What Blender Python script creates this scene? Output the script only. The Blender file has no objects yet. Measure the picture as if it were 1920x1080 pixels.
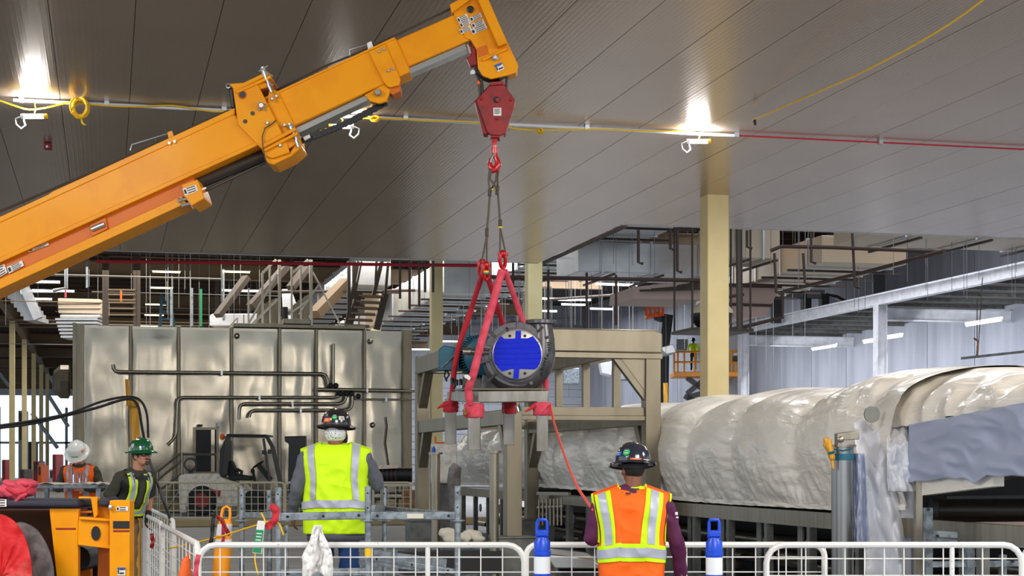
import bpy, math, random
from mathutils import Vector, Matrix, noise
random.seed(7)
sc = bpy.context.scene
COL = sc.collection
PI = math.pi
# ---------------------------------------------------------------- camera
F = 3130.0; TH = math.radians(13.65); CH = 1.5; PX0 = 960.0; PY0 = 868.0
CT, ST = math.cos(TH), math.sin(TH)
FWD = Vector((ST, CT, 0)); RIGHT = Vector((CT, -ST, 0)); UP = Vector((0, 0, 1))
cam = bpy.data.cameras.new('camera'); camo = bpy.data.objects.new('camera', cam); COL.objects.link(camo)
camo.location = (0, 0, CH); camo.rotation_euler = (PI/2, 0, -TH)
cam.sensor_width = 36; cam.lens = F/1920*36; cam.shift_y = (PY0-540)/1920; cam.clip_end = 500
sc.camera = camo
# ---------------------------------------------------------------- colour management, world, lights
sc.view_settings.view_transform = 'Standard'
try: sc.view_settings.look = 'None'
except Exception: pass
sc.view_settings.gamma = 1; sc.view_settings.use_curve_mapping = False
sc.view_settings.exposure = 0.6
w = bpy.data.worlds.new('world'); sc.world = w; w.use_nodes = True
bg = w.node_tree.nodes['Background']
bg.inputs[0].default_value = (0.80, 0.90, 1.0, 1); bg.inputs[1].default_value = 0.85
def lamp(name, loc, size, power, col=(1, .95, .87), rot=(0, 0, 0), sy=None):
    l = bpy.data.lights.new(name, 'AREA'); l.energy = power; l.color = col
    l.shape = 'RECTANGLE'; l.size = size; l.size_y = sy or size
    o = bpy.data.objects.new(name, l); COL.objects.link(o); o.location = loc; o.rotation_euler = rot
    o['kind'] = 'structure'
    return o
# hall lighting: fluorescent high-bay rows under the roof, plus unseen fill lamps added in the low bay
lamp('bay_and_fill_light', (4, 58, 8.2), 14, 1100, sy=10)
lamp('bay_and_fill_light', (6, 85, 8.2), 18, 1500, sy=20)
lamp('bay_and_fill_light', (17, 60, 8.9), 10, 2500, (.94, .96, 1), sy=14)
lamp('bay_and_fill_light', (22, 102, 11.5), 16, 3600, (.92, .95, 1), sy=16)  # unseen area added to brighten the back siding
lamp('bay_and_fill_light', (25, 48, 12.4), 8, 1500, (.95, .95, 1), sy=20)
lamp('work_and_fill_light', (11, 20, 5.7), 2, 170, (1, .97, .92), sy=9)  # unseen fill added under the low ceiling at right
lamp('canopy_light', (29.2, 62, 6.3), 1.2, 1350, (.92, .95, 1), rot=(0, math.radians(-48), 0), sy=40)
lamp('work_and_fill_light', (3.5, 2, 5.6), 4, 420, (1, .96, .90), rot=(math.radians(28), 0, 0), sy=2)  # unseen fill added overhead, aimed into the hall
lamp('work_and_fill_light', (10, 7, 5.6), 3, 500, (1, .96, .90), rot=(math.radians(28), 0, math.radians(-8)), sy=2)  # unseen fill added to brighten the wrap film
lamp('work_and_fill_light', (-4, 9, 5.6), 3, 280, (1, .96, .90), rot=(math.radians(25), 0, math.radians(-30)), sy=2)  # unseen fill added left of the view
# ---------------------------------------------------------------- placing helpers
def P(px, py, d): return Vector((0, 0, CH)) + RIGHT*((px-PX0)/F*d) + FWD*d + UP*((PY0-py)/F*d)
def dY(px, Y): return Y/(CT-(px-PX0)/F*ST)
def dX(px, X): return X/((px-PX0)/F*CT+ST)
def PYp(px, py, Y): return P(px, py, dY(px, Y))
def PXp(px, py, X): return P(px, py, dX(px, X))
def PZp(px, py, Z): return P(px, py, (Z-CH)*F/(PY0-py))
# ---------------------------------------------------------------- mesh builder
def frame(d):
    d = d.normalized(); a = Vector((0, 0, 1)) if abs(d.z) < .95 else Vector((0, 1, 0))
    s = d.cross(a).normalized(); return s, s.cross(d).normalized()
class MB:
    def __init__(s): s.v = []; s.f = []
    def add(s, vs, fs):
        n = len(s.v); s.v += [Vector(a) for a in vs]; s.f += [tuple(i+n for i in f) for f in fs]; return s
    def mm(s, x0, x1, y0, y1, z0, z1):
        return s.add([(x, y, z) for z in (z0, z1) for x, y in ((x0, y0), (x1, y0), (x1, y1), (x0, y1))],
                     [(3, 2, 1, 0), (4, 5, 6, 7), (0, 1, 5, 4), (1, 2, 6, 5), (2, 3, 7, 6), (3, 0, 4, 7)])
    def box(s, c, sz, R=None):
        c = Vector(c); R = R or Matrix.Identity(3); o = []
        for z in (-.5, .5):
            for x, y in ((-.5, -.5), (.5, -.5), (.5, .5), (-.5, .5)):
                o.append(c + R @ Vector((x*sz[0], y*sz[1], z*sz[2])))
        return s.add(o, [(3, 2, 1, 0), (4, 5, 6, 7), (0, 1, 5, 4), (1, 2, 6, 5), (2, 3, 7, 6), (3, 0, 4, 7)])
    def vbox(s, c, sz):   # box turned to face the camera's compass direction
        return s.box(c, sz, Matrix((RIGHT, FWD, UP)).transposed())
    def beam(s, p0, p1, w, h, side=None):
        p0 = Vector(p0); p1 = Vector(p1); d = p1-p0
        if side is None: a, b = frame(d)
        else:
            a = Vector(side).normalized(); b = a.cross(d.normalized()).normalized(); a = d.normalized().cross(b).normalized()
        o = []
        for q in (p0, p1):
            for x, y in ((-.5, -.5), (.5, -.5), (.5, .5), (-.5, .5)): o.append(q+a*(x*w)+b*(y*h))
        return s.add(o, [(3, 2, 1, 0), (4, 5, 6, 7), (0, 1, 5, 4), (1, 2, 6, 5), (2, 3, 7, 6), (3, 0, 4, 7)])
    def tube(s, pts, r, n=8, closed=False, sx=1.0, up=None):
        pts = [Vector(p) for p in pts]; m = len(pts); rr = r if isinstance(r, (list, tuple)) else [r]*m
        a = None; base = len(s.v)
        for i, p in enumerate(pts):
            if closed: t = pts[(i+1) % m]-pts[i-1]
            else: t = pts[min(i+1, m-1)]-pts[max(i-1, 0)]
            if t.length < 1e-9: t = Vector((0, 0, 1))
            t.normalize()
            if up is not None: a = (Vector(up)-t*t.dot(Vector(up))).normalized()
            elif a is None: a = frame(t)[0]
            else:
                a = a-t*a.dot(t)
                a = a.normalized() if a.length > 1e-6 else frame(t)[0]
            b = t.cross(a)
            for k in range(n):
                q = 2*PI*k/n; s.v.append(p+a*(math.cos(q)*rr[i]*sx)+b*(math.sin(q)*rr[i]))
        for i in range(m if closed else m-1):
            j = (i+1) % m
            for k in range(n):
                l = (k+1) % n; s.f.append((base+i*n+k, base+i*n+l, base+j*n+l, base+j*n+k))
        if not closed:
            s.f.append(tuple(base+k for k in range(n))[::-1]); s.f.append(tuple(base+(m-1)*n+k for k in range(n)))
        return s
    def lathe(s, prof, o=(0, 0, 0), ax=(0, 0, 1), n=24, sx=1, sy=1):
        o = Vector(o); ax = Vector(ax).normalized(); a, b = frame(ax)
        if abs(ax.z) > .99: a, b = Vector((1, 0, 0)), Vector((0, 1, 0))*(1 if ax.z > 0 else -1)
        base = len(s.v); m = len(prof)
        for r, z in prof:
            for k in range(n):
                q = 2*PI*k/n; s.v.append(o+ax*z+a*(math.cos(q)*r*sx)+b*(math.sin(q)*r*sy))
        for i in range(m-1):
            for k in range(n):
                l = (k+1) % n; s.f.append((base+i*n+k, base+i*n+l, base+(i+1)*n+l, base+(i+1)*n+k))
        s.f.append(tuple(base+k for k in range(n))[::-1]); s.f.append(tuple(base+(m-1)*n+k for k in range(n)))
        return s
    def prism(s, poly, vec):
        poly = [Vector(p) for p in poly]; vec = Vector(vec); n = len(poly)
        nn = Vector((0, 0, 0))
        for i in range(n): nn += (poly[i]-poly[0]).cross(poly[(i+1) % n]-poly[0])
        if nn.dot(vec) > 0: poly = poly[::-1]
        return s.add(poly+[p+vec for p in poly],
                     [tuple(range(n)), tuple(range(2*n-1, n-1, -1))]+[(i, i+n, (i+1) % n+n, (i+1) % n) for i in range(n)])
    def pprism(s, pts, d, t): # outline given as sight lines met at distance d, really t thick
        return s.prism([P(x, y, d) for x, y in pts], FWD*t)
    def ell(s, c, r, n=14, m=9, R=None):
        c = Vector(c); R = R or Matrix.Identity(3); base = len(s.v)
        s.v.append(c+R @ Vector((0, 0, r[2])))
        for i in range(1, m):
            for k in range(n):
                a = PI*i/m; q = 2*PI*k/n
                s.v.append(c+R @ Vector((r[0]*math.sin(a)*math.cos(q), r[1]*math.sin(a)*math.sin(q), r[2]*math.cos(a))))
        s.v.append(c+R @ Vector((0, 0, -r[2]))); L = len(s.v)-1
        for k in range(n):
            l = (k+1) % n; s.f.append((base, base+1+k, base+1+l)); s.f.append((L, L-n+l, L-n+k))
            for i in range(m-2):
                s.f.append((base+1+i*n+k, base+1+(i+1)*n+k, base+1+(i+1)*n+l, base+1+i*n+l))
        return s
    def cap(s, p0, p1, r0, r1, n=12):  # tapered capsule
        p0 = Vector(p0); p1 = Vector(p1); d = (p1-p0); L = d.length or 1e-4
        pr = [(max(r0*math.cos(q), .0005), r0*math.sin(q)) for q in (-1.5, -1.1, -.7, -.3)]
        pr += [(r0, 0), (r1, L)]+[(max(r1*math.cos(q), .0005), L+r1*math.sin(q)) for q in (.3, .7, 1.1, 1.5)]
        return s.lathe(pr, p0, d, n)
    def grid(s, fn, nu, nv):
        base = len(s.v)
        for j in range(nv+1):
            for i in range(nu+1): s.v.append(Vector(fn(i/nu, j/nv)))
        for j in range(nv):
            for i in range(nu):
                a = base+j*(nu+1)+i; s.f.append((a, a+1, a+nu+2, a+nu+1))
        return s
ROOTM = {}
def mesh_of(name, mb, mat, smooth=40):
    me = bpy.data.meshes.new(name); me.from_pydata([tuple(v) for v in mb.v], [], mb.f)
    if mat: me.materials.append(mat)
    if smooth:
        me.polygons.foreach_set('use_smooth', [True]*len(me.polygons))
        if smooth < 180: me.set_sharp_from_angle(angle=math.radians(smooth))
    return me
def build(mb, name, mat, parent=None, local=False, smooth=40, bev=0, solid=0, sub=0, label=None):
    if parent is not None and not local:
        Mi = ROOTM[parent.name].inverted(); mb.v = [Mi @ v for v in mb.v]
    me = mesh_of(name, mb, mat, smooth)
    o = bpy.data.objects.new(name, me); COL.objects.link(o)
    if parent is not None: o.parent = parent; ROOTM[o.name] = ROOTM[parent.name]
    else: ROOTM[o.name] = Matrix.Identity(4)
    if solid: m = o.modifiers.new('s', 'SOLIDIFY'); m.thickness = solid
    if bev: m = o.modifiers.new('b', 'BEVEL'); m.width = bev; m.segments = 2; m.limit_method = 'ANGLE'
    if sub: m = o.modifiers.new('u', 'SUBSURF'); m.levels = sub; m.render_levels = sub
    if label: o['label'] = label
    return o
def sub(mb, name, mat, parent, **k):   # a sub-part under a part (parts sit at their root's origin)
    return build(mb, name, mat, parent, **k)
def thing(name, label, cat, loc=(0, 0, 0), rz=0, group=None):
    o = bpy.data.objects.new(name, None); COL.objects.link(o); o.location = loc; o.rotation_euler = (0, 0, rz)
    o.empty_display_size = .2
    ROOTM[o.name] = Matrix.Translation(Vector(loc)) @ Matrix.Rotation(rz, 4, 'Z')
    o['label'] = label; o['category'] = cat
    if group: o['group'] = group
    return o
def tag(o, label, cat, group=None):
    o['label'] = label; o['category'] = cat
    if group: o['group'] = group
    return o
def single(mb, name, mat, label, cat, group=None, **k):   # a thing that is one mesh
    c = sum(mb.v, Vector())/len(mb.v); c.z = min(v.z for v in mb.v)
    mb.v = [v-c for v in mb.v]
    o = build(mb, name, mat, None, **k); o.location = c; ROOTM[o.name] = Matrix.Translation(c)
    return tag(o, label, cat, group)
def struct(o): o['kind'] = 'structure'; return o
def copy_tree(o, parent=None):
    c = o.copy(); COL.objects.link(c); c.parent = parent
    for ch in list(o.children): copy_tree(ch, c)
    return c
def bakeremesh(mb, voxel, it=3, fac=.5):
    me = bpy.data.meshes.new('t'); me.from_pydata([tuple(v) for v in mb.v], [], mb.f)
    o = bpy.data.objects.new('t', me); COL.objects.link(o)
    m = o.modifiers.new('r', 'REMESH'); m.mode = 'VOXEL'; m.voxel_size = voxel; m.use_smooth_shade = True
    m = o.modifiers.new('s', 'SMOOTH'); m.iterations = it; m.factor = fac
    dg = bpy.context.evaluated_depsgraph_get(); ev = o.evaluated_get(dg)
    out = bpy.data.meshes.new_from_object(ev); bpy.data.objects.remove(o); bpy.data.meshes.remove(me)
    out.polygons.foreach_set('use_smooth', [True]*len(out.polygons))
    return out
def blob(mb, name, mat, parent, voxel=.01, it=3, fac=.5, label=None, disp=None):
    me = bakeremesh(mb, voxel, it, fac); me.name = name; me.materials.clear(); me.materials.append(mat)
    if disp:
        for v, n in zip(me.vertices, [tuple(x.vector) for x in me.vertex_normals]):
            v.co = v.co + Vector(n)*disp(v.co)
    o = bpy.data.objects.new(name, me); COL.objects.link(o); o.parent = parent; ROOTM[o.name] = ROOTM[parent.name]
    if label: o['label'] = label
    return o
# ---------------------------------------------------------------- materials
def lin(c):
    c = [x/255 for x in c]; return tuple((x/12.92 if x <= .04045 else ((x+.055)/1.055)**2.4) for x in c)
def mat(name, col, rough=.5, metal=0, bump=None, var=None, coat=0, emit=0, dirt=None, spec=.5, trans=0, stretch=(1, 1, 1)):
    m = bpy.data.materials.new(name); m.use_nodes = True; N = m.node_tree.nodes; L = m.node_tree.links
    b = N['Principled BSDF']; c = lin(col)+(1,)
    b.inputs['Base Color'].default_value = c; b.inputs['Roughness'].default_value = rough; b.inputs['Metallic'].default_value = metal
    b.inputs['Specular IOR Level'].default_value = spec
    if coat: b.inputs['Coat Weight'].default_value = coat; b.inputs['Coat Roughness'].default_value = .12
    if trans: b.inputs['Transmission Weight'].default_value = trans
    if emit: b.inputs['Emission Color'].default_value = c; b.inputs['Emission Strength'].default_value = emit
    tc = N.new('ShaderNodeTexCoord'); mp = N.new('ShaderNodeMapping'); L.new(tc.outputs['Object'], mp.inputs[0]); mp.inputs['Scale'].default_value = stretch
    if var or dirt:
        nz = N.new('ShaderNodeTexNoise'); L.new(mp.outputs[0], nz.inputs[0])
        sc_, c2, lo, hi = var or dirt
        nz.inputs['Scale'].default_value = sc_; nz.inputs['Detail'].default_value = 6
        rp = N.new('ShaderNodeValToRGB'); L.new(nz.outputs[0], rp.inputs[0])
        rp.color_ramp.elements[0].position = lo; rp.color_ramp.elements[1].position = hi
        rp.color_ramp.elements[0].color = c; rp.color_ramp.elements[1].color = lin(c2)+(1,)
        L.new(rp.outputs[0], b.inputs['Base Color'])
    if bump:
        nb = N.new('ShaderNodeTexNoise'); L.new(mp.outputs[0], nb.inputs[0]); nb.inputs['Scale'].default_value = bump[0]; nb.inputs['Detail'].default_value = 5
        bp = N.new('ShaderNodeBump'); bp.inputs['Strength'].default_value = bump[1]; bp.inputs['Distance'].default_value = bump[2] if len(bump) > 2 else .01
        L.new(nb.outputs[0], bp.inputs['Height']); L.new(bp.outputs[0], b.inputs['Normal'])
    return m
M = {}
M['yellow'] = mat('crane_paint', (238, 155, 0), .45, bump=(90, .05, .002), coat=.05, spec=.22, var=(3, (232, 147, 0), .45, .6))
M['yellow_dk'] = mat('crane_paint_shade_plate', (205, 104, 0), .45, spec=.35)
M['lift_yellow'] = mat('lift_paint', (255, 160, 10), .4)
M['red_paint'] = mat('red_paint', (150, 12, 18), .42, bump=(60, .15, .003), var=(9, (110, 10, 14), .45, .7))
M['red_shackle'] = mat('red_shackle', (190, 10, 20), .25, coat=.6)
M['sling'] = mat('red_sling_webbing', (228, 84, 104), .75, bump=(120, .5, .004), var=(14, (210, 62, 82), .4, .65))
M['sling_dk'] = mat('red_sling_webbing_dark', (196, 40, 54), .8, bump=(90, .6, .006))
M['sling_pink'] = mat('faded_pink_sling', (205, 72, 92), .85, bump=(60, .6, .006))
M['wire'] = mat('wire_rope', (88, 80, 72), .5, .6, bump=(300, .6, .003))
M['black'] = mat('black_rubber', (22, 22, 24), .6)
M['blackm'] = mat('black_metal', (28, 29, 32), .4, .2)
M['chrome'] = mat('chrome', (190, 190, 185), .18, 1)
M['zinc'] = mat('zinc_steel', (190, 195, 200), .35, .8)
M['galv'] = mat('galvanized_scaffold', (150, 160, 168), .45, .5, bump=(40, .3, .003), var=(16, (110, 118, 125), .42, .62))
M['steel'] = mat('stainless_brushed', (160, 152, 136), .30, .85, bump=(12, .06, .004), var=(4, (144, 136, 120), .4, .66), stretch=(4, 4, .5))
M['steelbox'] = mat('stainless_sheet', (150, 143, 129), .21, .88, bump=(1.3, .2, .03), var=(1.1, (146, 138, 122), .38, .72))
M['steelframe'] = mat('stainless_frame', (136, 127, 108), .40, .6, bump=(5, .06, .006), var=(2, (124, 115, 97), .42, .64), stretch=(2, 2, .6))
M['steelleg'] = mat('brushed_square_tube', (150, 145, 138), .34, .85, bump=(30, .05, .002), stretch=(2, 2, .5), var=(5, (126, 120, 110), .38, .66))
M['pumpiron'] = mat('cast_iron_paint', (92, 90, 92), .3, .45, bump=(70, .2, .002), var=(18, (76, 75, 78), .4, .65))
M['machined'] = mat('machined_flange', (178, 174, 168), .34, .75)
M['teal'] = mat('teal_motor_paint', (22, 92, 116), .42, bump=(50, .1, .002))
M['blue'] = mat('blue_tape', (0, 34, 205), .5, spec=.25, bump=(22, .5, .01), stretch=(.6, .6, 5))
M['blueplastic'] = mat('blue_plastic', (8, 70, 205), .35)
M['reflwhite'] = mat('white_reflective', (232, 235, 240), .4)
M['cream'] = mat('cream_column_paint', (236, 216, 160), .5, var=(2, (230, 209, 152), .4, .6))
M['whitepaint'] = mat('white_steel_paint', (222, 224, 230), .5, var=(3, (200, 200, 205), .4, .7))
M['barrier'] = mat('barrier_white_paint', (228, 228, 226), .45, bump=(40, .3, .002), var=(30, (150, 130, 112), .66, .74))
M['barrier_far'] = mat('far_barrier_paint', (200, 188, 160), .5)
M['wood'] = mat('yellow_lumber', (214, 160, 44), .65, var=(6, (180, 124, 30), .4, .6), stretch=(8, 8, .6))
M['plywood'] = mat('plywood', (150, 104, 62), .7, var=(6, (116, 78, 44), .4, .6))
M['lime'] = mat('lime_vest', (208, 250, 0), .75, emit=0, bump=(30, .3, .006))
M['orange'] = mat('orange_vest', (255, 104, 0), .75, bump=(30, .3, .006))
M['silver'] = mat('reflective_tape', (176, 180, 196), .42, .15)
M['greyshirt'] = mat('grey_work_shirt', (92, 94, 106), .85, bump=(25, .4, .01))
M['olive'] = mat('olive_tshirt', (62, 62, 52), .9, bump=(25, .4, .01))
M['purple'] = mat('purple_shirt', (82, 18, 64), .8, bump=(25, .4, .01))
M['jeans'] = mat('blue_jeans', (22, 58, 112), .85, bump=(25, .4, .01))
M['khaki'] = mat('tan_trousers', (140, 112, 86), .85, bump=(25, .4, .01))
M['darkpants'] = mat('dark_trousers', (34, 36, 44), .85)
M['skin'] = mat('skin_brown', (122, 74, 50), .55)
M['skin_l'] = mat('skin_light', (196, 138, 112), .55)
M['hair'] = mat('hair_black', (16, 14, 14), .8)
M['beard'] = mat('hair_brown', (84, 62, 50), .85)
M['glove'] = mat('glove_black', (30, 30, 32), .8)
M['hh_black'] = mat('helmet_black', (30, 32, 36), .16, coat=.6)
M['hh_navy'] = mat('helmet_navy', (34, 40, 56), .15, coat=.8)
M['hh_white'] = mat('helmet_white', (228, 228, 222), .25, coat=.4)
M['hh_green'] = mat('helmet_green', (10, 92, 52), .2, coat=.6)
M['bandana'] = mat('bandana', (225, 225, 228), .8, var=(120, (40, 40, 44), .56, .60))
M['label_white'] = mat('label_white', (225, 222, 216), .5)
M['label_ink'] = mat('label_ink', (40, 36, 36), .6)
M['label_orange'] = mat('label_orange', (240, 100, 20), .5)
M['label_green'] = mat('sticker_green', (20, 170, 86), .5)
M['label_blue'] = mat('label_blue', (30, 90, 190), .5)
M['cord_y'] = mat('yellow_cord', (246, 198, 20), .5)
M['cord_r'] = mat('red_orange_hose', (238, 76, 50), .5)
M['led'] = mat('lamp_led', (250, 252, 255), .5, emit=14)
M['tube_warm'] = mat('fluorescent_warm', (255, 236, 180), .5, emit=5)
M['tube_cool'] = mat('fluorescent_cool', (236, 244, 255), .5, emit=7)
M['roofdeck'] = mat('roof_deck', (54, 42, 34), .7)
M['joist'] = mat('brown_joist', (80, 62, 48), .6, .2)
M['girder'] = mat('tan_girder', (122, 102, 78), .6, .1)
M['darksteel'] = mat('dark_steel', (72, 62, 54), .55, .3)
M['rod'] = mat('hanger_rod', (142, 140, 136), .4, .5)
M['steelgrey'] = mat('grey_stainless', (152, 152, 152), .28, .9, stretch=(3, 3, .4), bump=(10, .04, .003))
M['duct'] = mat('galvanized_duct', (206, 206, 206), .32, .5, bump=(3, .2, .01), var=(1.5, (190, 190, 192), .4, .65))
M['duct_tan'] = mat('tan_wrapped_duct', (212, 194, 168), .5, .1, bump=(5, .3, .02))
M['duct_pink'] = mat('pinkish_duct_board', (196, 168, 158), .6)
M['pipe_dark'] = mat('dark_pipe', (66, 44, 36), .6)
M['floorm'] = mat('concrete_floor', (138, 140, 140), .45, bump=(3, .1, .01), var=(1.2, (112, 114, 116), .4, .65))
M['curb'] = mat('tan_curb', (176, 152, 112), .7)
M['deckblack'] = mat('dark_deck_padding', (44, 46, 60), .7, bump=(80, .3, .003))
M['redtarp'] = mat('red_tarp', (206, 18, 24), .6, bump=(8, .6, .03), var=(5, (214, 96, 84), .55, .7))
M['greytarp'] = mat('grey_tarp', (112, 108, 108), .8, bump=(12, .6, .03), var=(9, (82, 80, 82), .42, .62))
M['cloth'] = mat('white_cloth', (238, 236, 234), .85, bump=(30, .4, .01))
M['conecol'] = mat('orange_cone', (252, 158, 12), .5)
M['paper'] = mat('paper', (214, 206, 190), .7)
M['forkwhite'] = mat('machine_white', (226, 216, 198), .55, bump=(6, .2, .01), var=(8, (190, 176, 154), .45, .7))
M['tyre'] = mat('tyre', (30, 28, 27), .8)
M['greywrap'] = mat('grey_sheet', (168, 176, 202), .42, bump=(3, .12, .02))
M['whitesheet'] = mat('white_plastic_sheet', (230, 232, 240), .35, bump=(5, .2, .02))
M['glasspet'] = mat('clear_bottle', (235, 240, 245), .05, trans=.95)
M['glasspet'].node_tree.nodes['Principled BSDF'].inputs['IOR'].default_value = 1.12
M['concrete'] = mat('concrete_panel', (158, 161, 172), .75, bump=(6, .1, .01), var=(1.4, (136, 139, 150), .38, .68), stretch=(1, 1, .12))
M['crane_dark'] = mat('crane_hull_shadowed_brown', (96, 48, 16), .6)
M['siding'] = mat('grey_siding', (182, 186, 196), .6)
M['pinfl'] = mat('glossy_green', (26, 140, 90), .4)
M['greybox'] = mat('grey_pedestal', (120, 122, 118), .5, .3, var=(5, (92, 94, 90), .4, .65))
M['dark_in'] = mat('dark_machinery', (44, 42, 42), .5, .5)
M['roller'] = mat('dark_roller', (40, 34, 30), .3, .6, bump=(120, .2, .002))
# ribbed, softly glossy ceiling panel skin
def rib_mat():
    m = bpy.data.materials.new('ceiling_panel_skin'); m.use_nodes = True; N = m.node_tree.nodes; L = m.node_tree.links
    b = N['Principled BSDF']; b.inputs['Roughness'].default_value = .23; b.inputs['Metallic'].default_value = .6
    tc = N.new('ShaderNodeTexCoord'); wv = N.new('ShaderNodeTexWave'); wv.bands_direction = 'X'; wv.wave_profile = 'SIN'
    wv.inputs['Scale'].default_value = 5.27; wv.inputs['Distortion'].default_value = 0
    L.new(tc.outputs['Object'], wv.inputs[0])
    pw = N.new('ShaderNodeMath'); pw.operation = 'POWER'; pw.inputs[1].default_value = 6; L.new(wv.outputs['Fac'], pw.inputs[0])
    nz = N.new('ShaderNodeTexNoise'); nz.inputs['Scale'].default_value = 38; nz.inputs['Detail'].default_value = 3; L.new(tc.outputs['Object'], nz.inputs[0])
    n2 = N.new('ShaderNodeTexNoise'); n2.inputs['Scale'].default_value = .6; n2.inputs['Detail'].default_value = 4; L.new(tc.outputs['Object'], n2.inputs[0])
    rp = N.new('ShaderNodeValToRGB'); L.new(n2.outputs[0], rp.inputs[0]); rp.color_ramp.elements[0].position = .35; rp.color_ramp.elements[1].position = .7
    rp.color_ramp.elements[0].color = lin((190, 168, 148))+(1,); rp.color_ramp.elements[1].color = lin((178, 156, 136))+(1,)
    L.new(rp.outputs[0], b.inputs['Base Color'])
    b1 = N.new('ShaderNodeBump'); b1.inputs['Strength'].default_value = .32; b1.inputs['Distance'].default_value = .002; L.new(pw.outputs[0], b1.inputs['Height'])
    b2 = N.new('ShaderNodeBump'); b2.inputs['Strength'].default_value = .16; b2.inputs['Distance'].default_value = .003
    L.new(nz.outputs[0], b2.inputs['Height']); L.new(b1.outputs[0], b2.inputs['Normal']); L.new(b2.outputs[0], b.inputs['Normal'])
    return m
M['ribs'] = rib_mat()
def wrap_mat():
    m = bpy.data.materials.new('shrink_wrap_film'); m.use_nodes = True; N = m.node_tree.nodes; L = m.node_tree.links
    b = N['Principled BSDF']; b.inputs['Roughness'].default_value = .33; b.inputs['Base Color'].default_value = lin((246, 240, 229))+(1,)
    b.inputs['Coat Weight'].default_value = .4; b.inputs['Coat Roughness'].default_value = .15
    tc = N.new('ShaderNodeTexCoord'); mp = N.new('ShaderNodeMapping'); mp.inputs['Scale'].default_value = (1, .7, 2.6); mp.inputs['Rotation'].default_value = (.5, 0, 0)
    L.new(tc.outputs['Object'], mp.inputs[0])
    n1 = N.new('ShaderNodeTexNoise'); n1.inputs['Scale'].default_value = 3.2; n1.inputs['Detail'].default_value = 5; n1.inputs['Distortion'].default_value = 1.2; L.new(mp.outputs[0], n1.inputs[0])
    b1 = N.new('ShaderNodeBump'); b1.inputs['Strength'].default_value = .42; b1.inputs['Distance'].default_value = .06; L.new(n1.outputs[0], b1.inputs['Height'])
    L.new(b1.outputs[0], b.inputs['Normal'])
    return m
M['wrap'] = wrap_mat()
# ================================================================ SETTING
ZC = 6.0; PW = .834; X0 = .277
struct(build(MB().mm(-30, 40, -6, 175, -.2, 0), 'floor', M['floorm']))
# low-bay ceiling: long insulated panels, each its own piece
ceil = build(MB().mm(X0-11*PW, X0+11*PW, -4, 36.3, ZC+.012, ZC+.12), 'ceiling', M['darksteel'], smooth=0)
struct(ceil)
build(MB().mm(X0+11*PW, X0+30*PW, -4, 30.05, ZC+.012, ZC+.12), 'ceiling_core', M['darksteel'], ceil, smooth=0)
pm = {}
for k in range(-11, 30):
    y1 = 36.4 if k < 11 else 30.12
    if y1 not in pm: pm[y1] = mesh_of('ceiling_panel', MB().mm(.004, PW-.004, -4, y1, 0, .05), M['ribs'], 0)
    o = bpy.data.objects.new('ceiling_panel', pm[y1]); COL.objects.link(o); o.parent = ceil; o.location = (X0+k*PW, 0, ZC+random.uniform(-.001, .001))
# flashing strips on the exposed panel ends
build(MB().mm(X0-11*PW, X0+11*PW, 36.402, 36.42, ZC-.01, ZC+.13).mm(X0+11*PW, X0+30*PW, 30.122, 30.14, ZC-.01, ZC+.13), 'edge_trim', M['whitepaint'], ceil, smooth=0)
# roof of the high bay behind
roof = build(MB().mm(-40, 19.5, 37, 172, 9.9, 10.05), 'roof', M['roofdeck'], smooth=0); struct(roof)
build(MB().mm(19.5, 35, 30, 125, 13, 13.1).mm(19.3, 19.5, 30, 125, 9.9, 13.1), 'high_roof', M['roofdeck'], roof, smooth=0)
for i in range(22): build(MB().mm(19.6, 34, 32+i*2.4, 32.12+i*2.4, 12.3, 12.9), 'high_joist', M['joist'], roof, smooth=0)
# corrugation of the deck
mb = MB()
for i in range(110): mb.mm(-38, 19.4, 38+i*1.2, 38.35+i*1.2, 9.83, 9.9)
o = build(mb, 'deck_rib', M['roofdeck'], roof, smooth=0); o['kind'] = 'stuff'
jm = MB()
jm.mm(-30, 19, -.05, .05, .62, .70); jm.mm(-30, 19, -.05, .05, 0, .07)
for i in range(49):
    x = -30+i*1.0; jm.beam((x, 0, .05), (x+.5, 0, .64), .03, .03); jm.beam((x+.5, 0, .64), (x+1, 0, .05), .03, .03)
jme = mesh_of('joist', jm, M['joist'], 0)
y = 39.0
while y < 165:
    if abs((y-2.3) % 12.2) > .8:
        o = bpy.data.objects.new('joist', jme); COL.objects.link(o); o.parent = roof; o.location = (0, y, 9.1)
    y += 1.75 if y < 100 else 3.5
gm = MB(); gm.mm(-30, 19, -.14, .14, .0, .06); gm.mm(-30, 19, -.14, .14, .5, .56); gm.mm(-30, 19, -.02, .02, .05, .5)
gme = mesh_of('girder', gm, M['girder'], 0)
for k in range(4, 14):
    o = bpy.data.objects.new('girder', gme); COL.objects.link(o); o.parent = roof; o.location = (0, 2.3+12.2*k, 8.35)
# girder lines along the columns
for x in (-4.4,):
    build(MB().mm(x-.13, x+.13, 70, 170, 8.3, 8.36).mm(x-.13, x+.13, 70, 170, 8.85, 8.9).mm(x-.02, x+.02, 70, 170, 8.36, 8.86), 'girder', M['girder'], roof, smooth=0)
# thin conduits strapped below the joists
for i in range(16):
    yy = 58+i*1.7+random.uniform(-.4, .4); zz = random.choice((7.2, 7.8, 8.1, 8.7)); x0 = random.uniform(-8, 0)
    build(MB().tube([(x0, yy, zz), (x0+random.uniform(5, 10), yy, zz)], .02, 5), 'conduit', M['girder'] if i % 3 else M['rod'], roof, smooth=0)
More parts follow.
